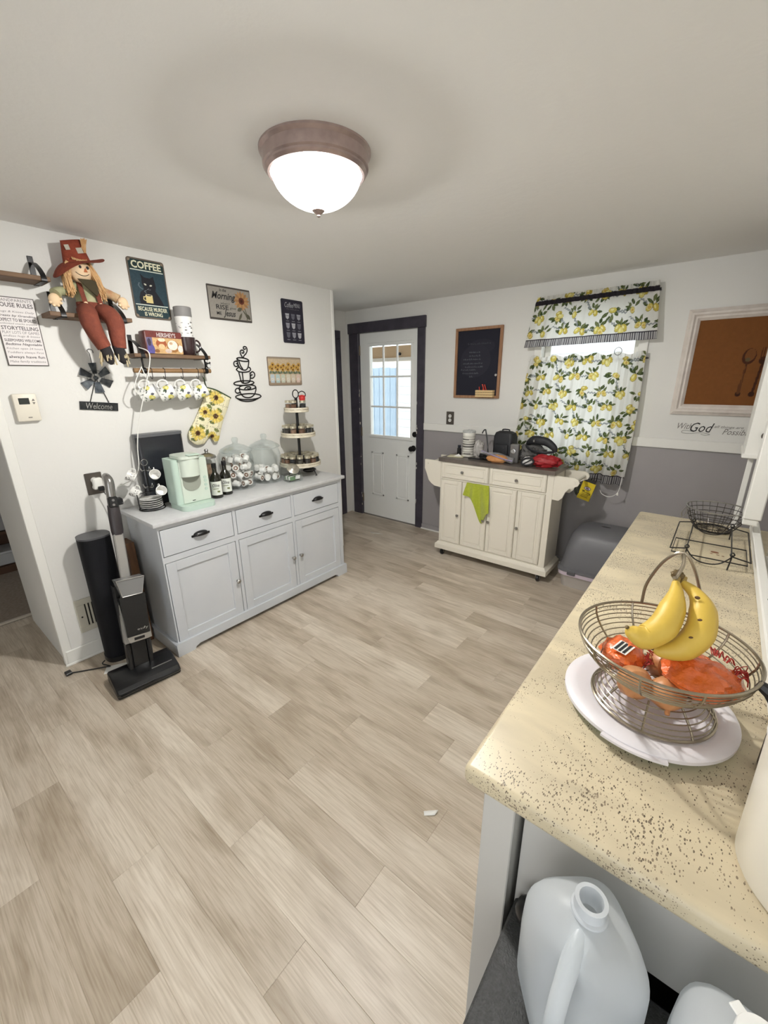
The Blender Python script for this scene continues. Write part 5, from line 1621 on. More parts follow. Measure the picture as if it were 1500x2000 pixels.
def raised_front(nm, x0, x1, z0, z1, e=0.028):
    q = MB()
    q.box(x0, x1, -0.004, 0.013, z0, z1, b=0.0015)
    for (a, b_, c_, d_) in ((x0 + 0.003, x0 + e, z0 + 0.003, z1 - 0.003), (x1 - e, x1 - 0.003, z0 + 0.003, z1 - 0.003), (x0 + e, x1 - e, z0 + 0.003, z0 + e), (x0 + e, x1 - e, z1 - e, z1 - 0.003)):
        q.box(a, b_, -0.010, -0.003, c_, d_, b=0.003)
    q.box(x0 + e + 0.012, x1 - e - 0.012, -0.009, -0.003, z0 + e + 0.012, z1 - e - 0.012, b=0.004)
    return build(nm, q, m_cart, cart)


def cart_knob(par, x, z):
    build('knob', MB().lathe([(0, 0), (0.006, 0), (0.005, 0.008), (0.011, 0.014), (0.013, 0.020), (0.009, 0.026), (0, 0.027)], n=18, M=T(x, -0.009, z) @ RX(90)), m_steel, par)


d_ = raised_front('drawer', -0.474, -0.033, 0.745, 0.886); cart_knob(d_, -0.263, 0.815)
d_ = raised_front('drawer', -0.022, 0.437, 0.745, 0.886); cart_knob(d_, 0.212, 0.812)
for (x0, x1, kx) in ((-0.474, -0.271, -0.294), (-0.265, -0.028, -0.048), (-0.023, 0.217, 0.000), (0.224, 0.437, 0.246)):
    d_ = raised_front('door', x0, x1, 0.148, 0.728, 0.034)
    cart_knob(d_, kx, 0.424)
earL = [(-0.488, 0.886), (-0.655, 0.886), (-0.655, 0.805), (-0.640, 0.772), (-0.625, 0.735), (-0.612, 0.700), (-0.585, 0.675), (-0.548, 0.655), (-0.488, 0.650)]
earR = [(0.488, 0.884), (0.632, 0.884), (0.655, 0.872), (0.665, 0.852), (0.655, 0.828), (0.628, 0.815), (0.598, 0.800), (0.575, 0.770), (0.560, 0.725), (0.535, 0.700), (0.488, 0.702)]
for nm, pl_ in (('bracket', earL), ('bracket', earR)):
    for y in (0.0, 0.278):
        build(nm, MB().prism(pl_, y, y + 0.018), m_cart, cart)
for x, z in ((-0.628, 0.852), (0.630, 0.850)):
    build('towel_bar', MB().cyl((x, -0.006, z), (x, 0.300, z), 0.011, 14), m_cart, cart)
cs = None
for x in (-0.455, 0.445):
    for y in (0.020, 0.265):
        q = MB()
        q.lathe([(0, -0.012), (0.024, -0.012), (0.030, -0.008), (0.030, 0.008), (0.024, 0.012), (0, 0.012)], n=22, M=T(x, y, 0.0305) @ RY(90))
        wh = build('caster', q, m_blackp, cart)
        build('fork', MB().box(x - 0.018, x - 0.014, y - 0.012, y + 0.012, 0.024, 0.071).box(x + 0.014, x + 0.018, y - 0.012, y + 0.012, 0.024, 0.071).box(x - 0.018, x + 0.018, y - 0.014, y + 0.014, 0.0625, 0.0715), m_steel, wh)

# lime cloth tucked into the drawer
t = thing('dish_cloth', 'lime green cloth hanging from the left drawer of the cart', 'cloth', (-1.385, 3.12, 0))


def cloth(u, v):
    xt = -0.212 + 0.200 * u
    bz = 0.632 - 0.06 * u - (0.165 * math.exp(-((u - 0.72) / 0.17) ** 2)) - 0.05 * u * u
    xb = -0.230 + 0.245 * u - 0.02 * math.sin(PI * u)
    w_ = v
    x = xt * w_ + xb * (1 - w_)
    z = 0.738 * w_ + bz * (1 - w_)
    y = -0.022 - 0.016 * (1 - w_ * 0.7) * (1 + math.sin(13 * u + 1.5 + 2 * w_)) - 0.006 * math.sin(7 * u + 3 * v) * (1 - w_)
    return (x, y, z)


o = build('fabric', MB().sheet(cloth, 40, 30), mat('lime_microfibre', (176, 186, 58), 0.95, noise=(60, (160, 170, 48), 0.2), bump=(250, 0.3), sheen=0.4), t, 70)
solid(o, 0.004)

# ------------------------------------------------------------------ things on the cart
ZK = 0.9215
t = thing('paper_tray', 'flat cream paper packet at the left end of the cart', 'paper', (-1.775, 3.225, ZK), 12)
build('tray', MB().box(-0.075, 0.065, -0.05, 0.05, 0, 0.006, b=0.002), mat('cream_card', (214, 208, 178), 0.7), t)
build('crumple', MB().add([(-0.02, -0.03, 0.0065), (0.05, -0.02, 0.0065), (0.02, 0.03, 0.0065), (0.015, 0.0, 0.026)], [(0, 1, 3), (1, 2, 3), (2, 0, 3), (2, 1, 0)]), m_paper, t)
t = thing('small_black_bottle', 'small black bottle at the left back of the cart', 'bottle', (-1.815, 3.335, ZK))
build('body', MB().lathe([(0, 0), (0.018, 0), (0.019, 0.003), (0.019, 0.055), (0.012, 0.062), (0.011, 0.066)], n=20), m_blackp, t)
build('cap', MB().lathe([(0.013, 0.064), (0.014, 0.066), (0.014, 0.084), (0, 0.085)], n=18), mat('dark_blue_cap', (34, 38, 50), 0.4), t)
p = Pic(34, 22, 0.4, (214, 212, 204))
for k in range(9):
    p.rect(0, 34, 2 + k * 2.3, 2.7 + k * 2.3, (150, 146, 138))
    p.rect(rng.random() * 30, rng.random() * 30 + 8, 2.2 + k * 2.2, 3.4 + k * 2.2, (98, 96, 92))
p.rect(0, 34, 20, 22, (228, 226, 220))
t = thing('plastic_canister', 'clear canister with a striped grey label standing on the cart', 'canister', (-1.700, 3.290, ZK), 20)
q = MB()
q.sheet(lambda u, v: (0.053 * math.cos(2 * PI * u), 0.053 * math.sin(2 * PI * u), 0.004 + 0.205 * v), p.nx, p.ny)
build('label_wrap', q, print_mat('printed_wrap', 0.3), t, 40, p.cols())
build('lid', MB().lathe([(0.0535, 0.209), (0.056, 0.210), (0.056, 0.224), (0.05, 0.228), (0.012, 0.229), (0.011, 0.236), (0, 0.236)], n=32), glass_mat('clear_lid', (236, 238, 238), 0.2, 0.3), t)
build('base', MB().lathe([(0, 0), (0.053, 0), (0.053, 0.004)], n=32), m_glass, t)
t = tag(lump('crumpled_bag', (-1.588, 3.262, ZK + 0.075), (0.044, 0.045, 0.074), 0.35, 3, milky_mat('thin_plastic', (206, 202, 198), 0.15, 0.25), None, fr=4, flatten=ZK + 0.0005, ang=15), 'crumpled pale plastic bag beside the striped canister', 'plastic bag')
t = tag(build('charging_cable', MB().tube([(-1.585, 3.365, ZK + 0.235), (-1.565, 3.36, ZK + 0.16), (-1.54, 3.34, ZK + 0.06), (-1.50, 3.25, ZK + 0.01), (-1.54, 3.19, ZK + 0.008), (-1.60, 3.18, ZK + 0.008), (-1.63, 3.16, ZK + 0.008)], 0.006, n=8, k=5).tube([(-1.585, 3.365, ZK + 0.235), (-1.60, 3.362, ZK + 0.225), (-1.612, 3.36, ZK + 0.20)], 0.005, n=6, k=3), m_blackp), 'black cord arching over the crumpled bag on the cart', 'cord')
t = tag(lump('black_pouch', (-1.505, 3.23, ZK + 0.028), (0.055, 0.045, 0.03), 0.3, 5, mat('black_nylon', (22, 22, 24), 0.6), None, flatten=ZK + 0.0005), 'small black pouch lying in front of the lunch bag', 'pouch')
t = thing('lunch_bag', 'upright black lunch bag at the back of the cart', 'bag', (-1.395, 3.355, ZK), -8)
q = MB()
loft(q, [(-0.082, 0.082, -0.052, 0.052, 0.0, 0.02), (-0.090, 0.090, -0.056, 0.056, 0.03, 0.026), (-0.088, 0.088, -0.056, 0.056, 0.19, 0.026), (-0.080, 0.080, -0.046, 0.046, 0.222, 0.03), (-0.055, 0.055, -0.025, 0.025, 0.234, 0.02)])
m_nyl = mat('navy_black_nylon', (27, 28, 33), 0.6, bump=(40, 0.25))
build('body', q, m_nyl, t)
build('front_pocket', MB().box(-0.062, 0.062, -0.068, -0.052, 0.02, 0.13, b=0.008, seg=2), m_nyl, t)
build('handle', MB().tube([(-0.03, 0, 0.232), (-0.028, 0, 0.246), (0.028, 0, 0.246), (0.03, 0, 0.232)], 0.006, n=8, k=3), m_nyl, t)
t = thing('zip_bag', 'clear zip bag with orange snacks at the front of the cart', 'bag', (-1.375, 3.170, ZK), 8)
lump('contents', (0, 0, 0.030), (0.085, 0.034, 0.034), 0.2, 8, mat('orange_snack', (206, 150, 96), 0.7, noise=(30, (186, 124, 70), 0.2)), t, flatten=0.001)
q = MB().sheet(lambda u, v: (-0.13 + 0.26 * u, -0.042 + 0.10 * v - 0.01 * math.sin(9 * u), 0.072 - 0.045 * u + 0.018 * math.sin(6 * v + 4 * u)), 20, 10)
solid(build('film', q, glass_mat('bag_film', (240, 240, 242), 0.3, 0.15), t, 60), 0.001)
build('zip_strip', MB().tube([(-0.13, -0.02, 0.090), (-0.04, -0.032, 0.066), (0.05, -0.038, 0.042), (0.13, -0.035, 0.028)], 0.005, n=6, k=4, flat=0.5), mat('lilac_zip', (150, 140, 172), 0.4), t)
t = tag(lump('grey_jacket', (-1.150, 3.335, ZK + 0.062), (0.105, 0.056, 0.085), 0.42, 11, mat('grey_fabric', (108, 106, 104), 0.85, noise=(20, (60, 60, 60), 0.2)), None, n=40, m=24, fr=4, flatten=ZK + 0.0005), 'rumpled grey fabric heaped on the cart', 'fabric')
t = thing('black_sling', 'black strap bag lying on top of the grey fabric heap', 'bag', (-1.085, 3.30, ZK + 0.155), -12)
q = MB().tube([(-0.11, 0, 0.0), (-0.06, -0.01, 0.028), (0.0, -0.01, 0.032), (0.06, -0.005, 0.024), (0.115, 0, -0.012), (0.125, 0.01, -0.045)], [0.02, 0.034, 0.034, 0.032, 0.026, 0.016], n=12, k=4, flat=0.7)
build('pouch', q, m_nyl, t)
build('strap', MB().tube([(0.12, 0.0, -0.045), (0.06, -0.05, -0.05), (-0.02, -0.055, -0.045), (-0.09, -0.045, -0.02), (-0.115, -0.01, 0.0)], 0.010, n=8, k=5, flat=0.4), m_nyl, t)
build('buckle', MB().box(-0.04, -0.025, -0.045, -0.035, 0.02, 0.04, b=0.002), m_steel, t)
t = thing('chrome_gadget', 'grey gadget with a round chrome dial between lunch bag and fabric', 'gadget', (-1.265, 3.245, ZK), 10)
build('case', MB().box(-0.035, 0.035, -0.02, 0.03, 0, 0.15, b=0.008, seg=2), mat('grey_case', (92, 90, 88), 0.4), t)
build('dial', MB().lathe([(0.013, 0), (0.018, 0.002), (0.018, 0.006), (0.013, 0.007), (0, 0.003)], n=24, M=T(-0.008, -0.02, 0.095) @ RX(90)), m_chrome, t)
t = thing('red_bag', 'red stuffed bag with a black and white end on the cart front', 'bag', (-1.03, 3.205, ZK), 14)
lump('fabric', (0.035, 0, 0.045), (0.105, 0.05, 0.048), 0.28, 21, mat('red_nylon', (150, 22, 30), 0.5, bump=(30, 0.3)), t, flatten=0.0005, n=36, m=20)
lump('white_end', (-0.100, -0.005, 0.036), (0.045, 0.038, 0.036), 0.15, 23, mat('white_nylon', (222, 220, 218), 0.6), t, flatten=0.0005)
build('black_trim', MB().tube([(-0.146, -0.02, 0.03), (-0.12, -0.040, 0.062), (-0.075, -0.044, 0.070), (-0.055, -0.050, 0.04), (-0.085, -0.048, 0.018), (-0.125, -0.038, 0.012)], 0.007, n=8, k=4, closed=True).tube([(-0.13, -0.040, 0.02), (-0.10, -0.046, 0.04), (-0.07, -0.046, 0.062)], 0.005, n=6, k=3), m_nyl, t)

# yellow glove packet hanging off the cart's right end
t = thing('glove_packet', 'yellow card packet hanging at the right end of the cart under the curtain', 'packet', (-0.725, 3.408, 0.66), 0)
GM = T(-0.005, 0, 0.075) @ RY(14) @ T(0, 0, -0.075)
p = Pic(9.6, 14.5, 0.14, (208, 184, 44))
p.ell(5, 9.6, 2.6, 1.5, (60, 50, 60)).ell(5, 9.6, 2.2, 1.1, (206, 196, 206)).ell(5, 9.6, 1.3, .5, (120, 90, 120))
for k in range(4):
    p.rect(2.2, 7.6, 2.2 + k * 1.2, 2.7 + k * 1.2, (120, 104, 30))
p.rect(2, 4, 6.6, 7.6, (70, 62, 24)).rect(7.8, 8.6, 5, 6.4, (90, 78, 30))
q = MB().box(-0.048, 0.048, -0.006, 0.006, 0.0, 0.145, b=0.002, M=GM)
build('card', q, mat('yellow_card', (206, 182, 44), 0.5), t)
q = MB().sheet(lambda u, v: (-0.047 + 0.094 * u, -0.0066, 0.001 + 0.143 * v), p.nx, p.ny, M=GM)
build('print', q, m_print, t, 0, p.cols())
build('header', MB().box(-0.046, 0.040, -0.007, 0.007, 0.145, 0.168, b=0.002, M=GM), m_blackp, t)
build('hanger', MB().tube([(0, 0, 0.165), (0.004, -0.002, 0.185), (0.06, -0.004, 0.196), (0.066, 0.0, 0.20)], 0.002, n=6, k=3, M=GM), m_blackp, t)
lump('glove', (-0.072, 0.0, 0.090), (0.020, 0.016, 0.055), 0.4, 31, mat('dark_green_rubber', (44, 48, 36), 0.6), t)

# ------------------------------------------------------------------ litter box
t = thing('litter_box', 'dark grey hooded litter box on the floor beside the cart', 'litter box', (-0.53, 3.37, 0))
q = MB()
loft(q, [(-0.250, 0.250, -0.185, 0.20, 0.001, 0.05), (-0.268, 0.268, -0.200, 0.215, 0.100, 0.06), (-0.270, 0.270, -0.203, 0.217, 0.104, 0.06)])
build('pan', q, mat('pale_grey_pan', (186, 180, 174), 0.45), t)
q = MB()
loft(q, [(-0.280, 0.280, -0.212, 0.226, 0.1045, 0.06), (-0.282, 0.282, -0.214, 0.228, 0.134, 0.06), (-0.276, 0.276, -0.208, 0.222, 0.138, 0.06)])
build('rim', q, mat('pale_lilac_rim', (206, 192, 204), 0.45), t)
q = MB()
loft(q, [(-0.288, 0.288, -0.220, 0.234, 0.1385, 0.065), (-0.288, 0.288, -0.220, 0.234, 0.155, 0.065), (-0.270, 0.270, -0.202, 0.220, 0.165, 0.07), (-0.255, 0.255, -0.186, 0.205, 0.30, 0.08), (-0.235, 0.235, -0.160, 0.190, 0.40, 0.09), (-0.215, 0.215, -0.130, 0.170, 0.445, 0.09), (-0.18, 0.18, -0.09, 0.14, 0.468, 0.09), (-0.10, 0.10, -0.05, 0.10, 0.478, 0.05)], 8)
build('hood', q, mat('dark_grey_plastic', (104, 104, 108), 0.42, bump=(300, 0.05)), t)
build('grip_hole', MB().ell((-0.02, 0.02, 0.4785), (0.035, 0.012, 0.003), 16, 6), m_blackp, t)
for x in (-0.2, 0.06):
    build('clip', MB().box(x, x + 0.06, -0.226, -0.214, 0.118, 0.150, b=0.004), mat('clip_grey', (88, 88, 92), 0.45), t)

# ------------------------------------------------------------------ curtains
m_curt = print_mat('lemon_cotton', 0.85, None, 0.6)
m_rod = mat('dark_rod', (46, 42, 48), 0.6)


def lemon_cloth(w_, h_, hem, res, sleeve=None):
    p_ = Pic(w_, h_, res, (236, 235, 230))
    r0 = 4.0
    rows_ = int((h_ - hem) / 11.6) + 1
    for j in range(rows_):
        for i in range(int(w_ / 13.6) + 2):
            cx = i * 13.6 + (6.8 if j % 2 else 0) + rng.uniform(-1.2, 1.2)
            cz = hem + 4.5 + j * 11.6 + rng.uniform(-1.2, 1.2)
            p_.lemons(cx, cz, r0 * rng.uniform(0.85, 1.1), rng.uniform(-40, 40) + 180 * (rng.random() < 0.3), True)
    p_.rect(0, w_, 0, hem, (196, 194, 194))
    x = 0.2
    while x < w_:
        p_.rect(x, x + 0.62, 0, hem, (74, 70, 78))
        x += 1.35
    p_.rect(0, w_, hem - 0.2, hem + 0.35, (58, 54, 62)).rect(0, w_, 0, 0.3, (74, 70, 78))
    if sleeve:
        p_.rect(0, w_, sleeve[0], sleeve[1], (58, 54, 60))
    return p_


def folds(u, v, seed, n, amp):
    return amp * (math.sin(2 * PI * n * u + seed) + 0.5 * math.sin(2 * PI * n * 2.3 * u + seed * 2 + 1.2 * v) + 0.4 * math.sin(2 * PI * n * 0.45 * u - seed))


# lower cafe curtain
p = lemon_cloth(88, 96, 6.2, 0.36)
t = thing('cafe_curtain', 'lemon print cafe curtain covering the lower window behind the cart', 'curtain', (-0.91, D, 0))


def cafe(u, v):
    z = 0.785 + 0.955 * v + (0.010 * math.sin(34 * u) if v > 0.965 else 0)
    xl = -0.415 - 0.090 * (1 - v) ** 0.8
    xr = 0.408 + 0.012 * math.sin(PI * v) - 0.006
    x = xl + (xr - xl) * u
    dep = 0.068 + 0.042 * (1 - v) * (1 - 0.3 * u)
    if v > 0.965:
        f_ = folds(u, v, 1.0, 17, 0.007)
    else:
        f_ = folds(u, v, 0.6, 6.5, 0.007 + 0.017 * (1 - v)) + folds(u, v, 2.0, 14, 0.004 * v)
    return (x, -dep + f_, z)


build('fabric', MB().sheet(cafe, p.nx, p.ny), m_curt, t, 180, p.cols())
build('rod', MB().cyl((-0.430, -0.040, 1.702), (0.415, -0.040, 1.702), 0.006, 10).cyl((-0.425, -0.040, 1.702), (-0.425, -0.002, 1.702), 0.005, 8).cyl((0.410, -0.040, 1.702), (0.410, -0.002, 1.702), 0.005, 8), m_rod, t)
build('clip_ring', MB().tube([(0.228 + 0.024 * math.cos(i * PI / 10), -0.085, 1.752 + 0.026 * math.sin(i * PI / 10)) for i in range(20)], 0.002, n=6, closed=True), m_black, t)
t = tag(build('white_pull_cord', MB().tube([(-0.655, 3.50, 0.735), (-0.635, 3.50, 0.705), (-0.590, 3.50, 0.690), (-0.555, 3.50, 0.703), (-0.528, 3.50, 0.735), (-0.518, 3.50, 0.80), (-0.516, 3.51, 0.86)], 0.0022, n=6, k=5).lathe([(0, 0.02), (0.004, 0.018), (0.007, 0.0), (0, -0.002)], c=(-0.528, 3.497, 0.712), n=12), m_whitep), 'thin white blind cord hanging below the curtain hem', 'cord')

# valance
p = lemon_cloth(92, 36.5, 5.2, 0.36, sleeve=(30.2, 33.4))
t = thing('valance', 'gathered lemon print valance with a dark rod band above the window', 'curtain', (-0.91, D, 0))


def val(u, v):
    z = 1.808 + 0.365 * v + 0.012 * u
    xl = -0.462 + 0.064 * v
    xr = 0.455 - 0.040 * v
    x = xl + (xr - xl) * u
    lead = 0.075 + 0.030 * (1 - v)
    if v > 0.82:
        f_ = folds(u, v, 0.3, 19, 0.005 + 0.004 * (v - 0.82) / 0.18)
        if v < 0.93:
            f_ -= 0.010 * math.sin((v - 0.82) / 0.11 * PI)
    else:
        f_ = folds(u, v, 1.7, 4.2, 0.012 * (1 - v)) + folds(u, v, 0.5, 15, 0.003 * v)
    return (x, -lead + f_, z)


build('fabric', MB().sheet(val, p.nx, p.ny), m_curt, t, 180, p.cols())
build('rod', MB().cyl((-0.405, -0.050, 2.128), (0.425, -0.050, 2.137), 0.008, 10).cyl((-0.398, -0.050, 2.128), (-0.398, -0.002, 2.128), 0.006, 8).cyl((0.416, -0.050, 2.137), (0.416, -0.002, 2.137), 0.006, 8), m_rod, t)

# ------------------------------------------------------------------ chalkboard
t = thing('chalkboard', 'wood framed chalkboard with a small crate of red chalk', 'chalkboard', (-2.051, D, 1.403))
m_oak = mat('light_wood_frame', (168, 128, 96), 0.6, noise=(8, (140, 100, 70), 0.2), stretch=(6, 6, 1))
q = MB()
for (a, b_, c_, d_) in ((0, 0.454, 0, 0.024), (0, 0.454, 0.580, 0.604), (0, 0.024, 0.024, 0.580), (0.430, 0.454, 0.024, 0.580)):
    q.box(a, b_, -0.024, -0.001, c_, d_, b=0.002)
build('frame', q, m_oak, t)
p = Pic(40.6, 55.6, 0.3, (38, 38, 48))
p.ell(18, 30, 15, 14, (48, 48, 58), 20, 0.7).ell(24, 42, 12, 6, (46, 46, 56), 0, 0.7)
for j, (x0, x1, zz) in enumerate(((10, 32, 44), (12, 22, 37), (12, 22, 34), (6, 24, 31), (6, 26, 27.5), (8, 26, 24.5), (4, 18, 22), (6, 20, 19), (13, 15, 16))):
    x = x0
    while x < x1:
        s_ = rng.uniform(0.8, 1.8)
        p.line([(x, zz), (x + s_ * .3, zz + rng.uniform(.4, 1.3)), (x + s_ * .6, zz - .2), (x + s_, zz + rng.uniform(0, .8))], 0.32, (120, 122, 128), 0.45 if j else 0.2)
        x += s_ + rng.uniform(0.2, 1.0)
panel('slate', p, t, 0.024, 0.024, -0.012, print_mat('chalk_slate', 0.85))
cr = MB()
for k in range(3):
    cr.box(0.250, 0.418, -0.070, -0.064, 0.012 + k * 0.021, 0.030 + k * 0.021, b=0.001)
    cr.box(0.250, 0.256, -0.064, -0.026, 0.012 + k * 0.021, 0.030 + k * 0.021, b=0.001)
    cr.box(0.412, 0.418, -0.064, -0.026, 0.012 + k * 0.021, 0.030 + k * 0.021, b=0.001)
cr.box(0.256, 0.412, -0.064, -0.014, 0.012, 0.016)
build('chalk_crate', cr, mat('pale_pine', (220, 190, 140), 0.6), t)
for i, (x, lean, hh) in enumerate(((0.285, -8, 0.085), (0.305, 6, 0.08), (0.345, -22, 0.115), (0.365, -22, 0.112))):
    tag(build('red_chalk', MB().cyl((0, 0, 0), (0, 0, hh), 0.005, 10, M=T(-2.051 + x, D - 0.040, 1.4195) @ RY(lean)), mat('red_stick', (190, 60, 46), 0.6)), ('leftmost red stick in the chalkboard crate', 'second red stick from the left in the chalkboard crate', 'third red stick from the left in the chalkboard crate', 'rightmost red stick in the chalkboard crate')[i], 'chalk', 'red sticks in the crate')
build('magnet', MB().lathe([(0, 0), (0.012, 0), (0.010, 0.006), (0, 0.008)], n=8, M=T(0.412, -0.012, 0.20) @ RX(90)), mat('grey_magnet', (180, 178, 176), 0.5), t)

# ------------------------------------------------------------------ framed picture and wall lettering
t = thing('framed_picture', 'white framed brown picture of a spoon and fork on the back wall', 'picture', (-0.306, D, 1.322))
m_frame = mat('distressed_white_frame', (226, 218, 210), 0.6, noise=(16, (208, 198, 190), 0.3))
PW, PH = 0.62, 0.670
prof = [(0.0, -0.002), (0.0, -0.014), (0.010, -0.020), (0.022, -0.034), (0.034, -0.036), (0.044, -0.026), (0.054, -0.026), (0.070, -0.012), (0.070, -0.002)]
q = MB()
k = len(prof)
vs = []
for d_, y in prof:
    vs += [(d_, y, d_), (PW - d_, y, d_), (PW - d_, y, PH - d_), (d_, y, PH - d_)]
fs = []
for i in range(k - 1):
    for j in range(4):
        fs.append((i * 4 + j, i * 4 + (j + 1) % 4, (i + 1) * 4 + (j + 1) % 4, (i + 1) * 4 + j))
q.add(vs, [f[::1] for f in fs])
build('frame', q, m_frame, t)
p = Pic(48.0, 53.0, 0.3, (120, 74, 34)).speckle(0.04)
for cx in (28.6,):
    p.ell(cx + .4, 30, 3.4, 4.8, (70, 38, 20), -6).ell(cx + .8, 30.8, 2.5, 3.9, (116, 72, 36), -6).ell(cx, 28, 1.3, 1.2, (92, 78, 50))
    p.line([(cx, 26), (cx - .6, 14)], 1.0, (74, 42, 22)).line([(cx - .3, 24), (cx - .7, 12)], 0.5, (104, 64, 32)).ell(cx - 1, 7, 1.5, 1.6, (56, 30, 18)).line([(cx - .7, 13), (cx - 1, 8)], 1.8, (92, 56, 28))
cx = 35.6
p.line([(cx + .6, 26), (cx - 1, 8)], 1.3, (66, 36, 20)).ell(cx - 1.2, 7, 1.6, 1.6, (56, 30, 18)).ell(cx + .8, 27.4, 2.4, 2.4, (60, 32, 18))
for k in range(4):
    p.line([(cx - 1.0 + k * 1.1, 28), (cx - 0.8 + k * 1.1, 35)], 0.5, (84, 46, 24))
panel('print', p, t, 0.070, 0.070, -0.008, print_mat('canvas_print', 0.8, (300, 0.2)))
t = thing('wall_lettering', 'black script wall lettering about God under the framed picture', 'lettering', (-0.245, D, 1.195))
m_soft = mat('faded_ink', (128, 124, 120), 0.8)
text('With', t, 0.0, 0.085, 0.028, 0.068, -0.0012, m_soft, shear=0.35)
text('God', t, 0.075, 0.205, 0.012, 0.075, -0.0014, m_ink, shear=0.4)
text('all things are', t, 0.205, 0.36, 0.040, 0.062, -0.0012, m_soft, shear=0.35)
text('Possible', t, 0.255, 0.405, 0.004, 0.042, -0.0012, m_soft, shear=0.4)
build('flourish', MB().tube([(0.10, -0.0012, 0.012), (0.04, -0.0012, 0.018), (0.032, -0.0012, 0.002), (0.075, -0.0012, -0.002), (0.14, -0.0012, 0.008), (0.19, -0.0012, 0.0), (0.165, -0.0012, -0.008), (0.14, -0.0012, -0.002)], 0.001, n=5, k=5), m_ink, t)

# ------------------------------------------------------------------ counter


def counter_mat():
    m, nt, b = nodes('speckled_laminate')
    N, K = nt.nodes.new, nt.links.new
    tc = N('ShaderNodeTexCoord')
    mp = N('ShaderNodeMapping'); mp.inputs['Scale'].default_value = (1.0, 2.6, 1.0); mp.inputs['Rotation'].default_value = (0, 0, 0.9)
    K(tc.outputs['Object'], mp.inputs[0])
    nz = N('ShaderNodeTexNoise'); nz.inputs['Scale'].default_value = 4.0; nz.inputs['Detail'].default_value = 6; nz.inputs['Distortion'].default_value = 0.8
    K(mp.outputs[0], nz.inputs['Vector'])
    base = N('ShaderNodeValToRGB')
    base.color_ramp.elements[0].position, base.color_ramp.elements[1].position = 0.34, 0.6
    base.color_ramp.elements[0].color = (*lin((186, 174, 148)), 1)
    base.color_ramp.elements[1].color = (*lin((208, 195, 165)), 1)
    K(nz.outputs[0], base.inputs[0])
    vo = N('ShaderNodeTexVoronoi'); vo.inputs['Scale'].default_value = 380; vo.inputs['Randomness'].default_value = 1
    mp2 = N('ShaderNodeMapping'); mp2.inputs['Scale'].default_value = (1.0, 0.55, 1.0); mp2.inputs['Rotation'].default_value = (0, 0, 0.5)
    K(tc.outputs['Object'], mp2.inputs[0]); K(mp2.outputs[0], vo.inputs['Vector'])
    # speck size varies cell by cell and with a broad cloud
    sep = N('ShaderNodeSeparateColor'); K(vo.outputs['Color'], sep.inputs[0])
    cl = N('ShaderNodeTexNoise'); cl.inputs['Scale'].default_value = 6.0; cl.inputs['Detail'].default_value = 4
    K(tc.outputs['Object'], cl.inputs['Vector'])
    pw = N('ShaderNodeMath'); pw.operation = 'POWER'; K(sep.outputs[0], pw.inputs[0]); pw.inputs[1].default_value = 2.6
    cr_ = N('ShaderNodeMapRange'); cr_.inputs[1].default_value = 0.36; cr_.inputs[2].default_value = 0.62; K(cl.outputs[0], cr_.inputs[0])
    mu = N('ShaderNodeMath'); mu.operation = 'MULTIPLY'; K(pw.outputs[0], mu.inputs[0]); K(cr_.outputs[0], mu.inputs[1])
    lt = N('ShaderNodeMath'); lt.operation = 'MULTIPLY'; K(mu.outputs[0], lt.inputs[0]); lt.inputs[1].default_value = 0.8
    cmp_ = N('ShaderNodeMath'); cmp_.operation = 'LESS_THAN'; K(vo.outputs['Distance'], cmp_.inputs[0]); K(lt.outputs[0], cmp_.inputs[1])
    spk = N('ShaderNodeMix'); spk.data_type = 'RGBA'
    K(cmp_.outputs[0], spk.inputs[0]); K(base.outputs[0], spk.inputs[6])
    sc_ = N('ShaderNodeValToRGB')
    sc_.color_ramp.elements[0].color = (*lin((84, 72, 58)), 1)
    sc_.color_ramp.elements[1].color = (*lin((150, 134, 112)), 1)
    K(sep.outputs[1], sc_.inputs[0]); K(sc_.outputs[0], spk.inputs[7])
    K(spk.outputs[2], b.inputs['Base Color'])
    b.inputs['Roughness'].default_value = 0.35
    return m


m_count = counter_mat()
m_base = mat('pale_grey_cabinet', (196, 194, 189), 0.5)
ZW = 0.91
t = thing('counter_cabinet', 'pale grey counter cabinet with an open end, under the speckled worktop', 'cabinet', (0, 0.60, 0))
build('carcass', MB().box(-0.216, 0.58, 0.16, 1.81, 0.0, 0.868), m_base, t)
build('end_post', MB().box(-0.217, -0.158, -0.048, 0.16, 0.0, 0.868, b=0.002), m_base, t)
build('end_panel', MB().prism([(-0.150, 0.54), (-0.140, 0.575), (-0.118, 0.605), (-0.07, 0.63), (0.0, 0.648), (0.58, 0.668), (0.58, 0.868), (-0.158, 0.868), (-0.158, 0.812), (-0.150, 0.812)], -0.012, 0.004), m_base, t)
build('cavity_shade', MB().box(-0.157, 0.58, 0.1595, 0.1598, 0.0, 0.80), mat('cavity_shade_dark', (34, 30, 30), 0.8), t)  # dark sheet painting the shade deep inside the open end
t = tag(build('worktop', MB().box(-0.253, 0.595, 0.533, 2.442, 0.870, ZW, b=0.012, seg=3), m_count), 'cream speckled worktop running from the foreground to the back', 'worktop')
t = thing('worktop_upstand', 'long white upstand rail along the back of the worktop', 'rail', (0.183, 0.93, ZW))
build('rail', MB().box(0, 0.028, 0, 1.50, 0.0005, 0.040, b=0.004), m_trimw, t)
build('end_strip', MB().box(-0.022, -0.006, -0.09, -0.06, 0.0005, 0.20, b=0.002), mat('chipped_strip', (168, 160, 148), 0.8, noise=(24, (70, 60, 50), 0.1), stretch=(1, 1, 0.3)), t)
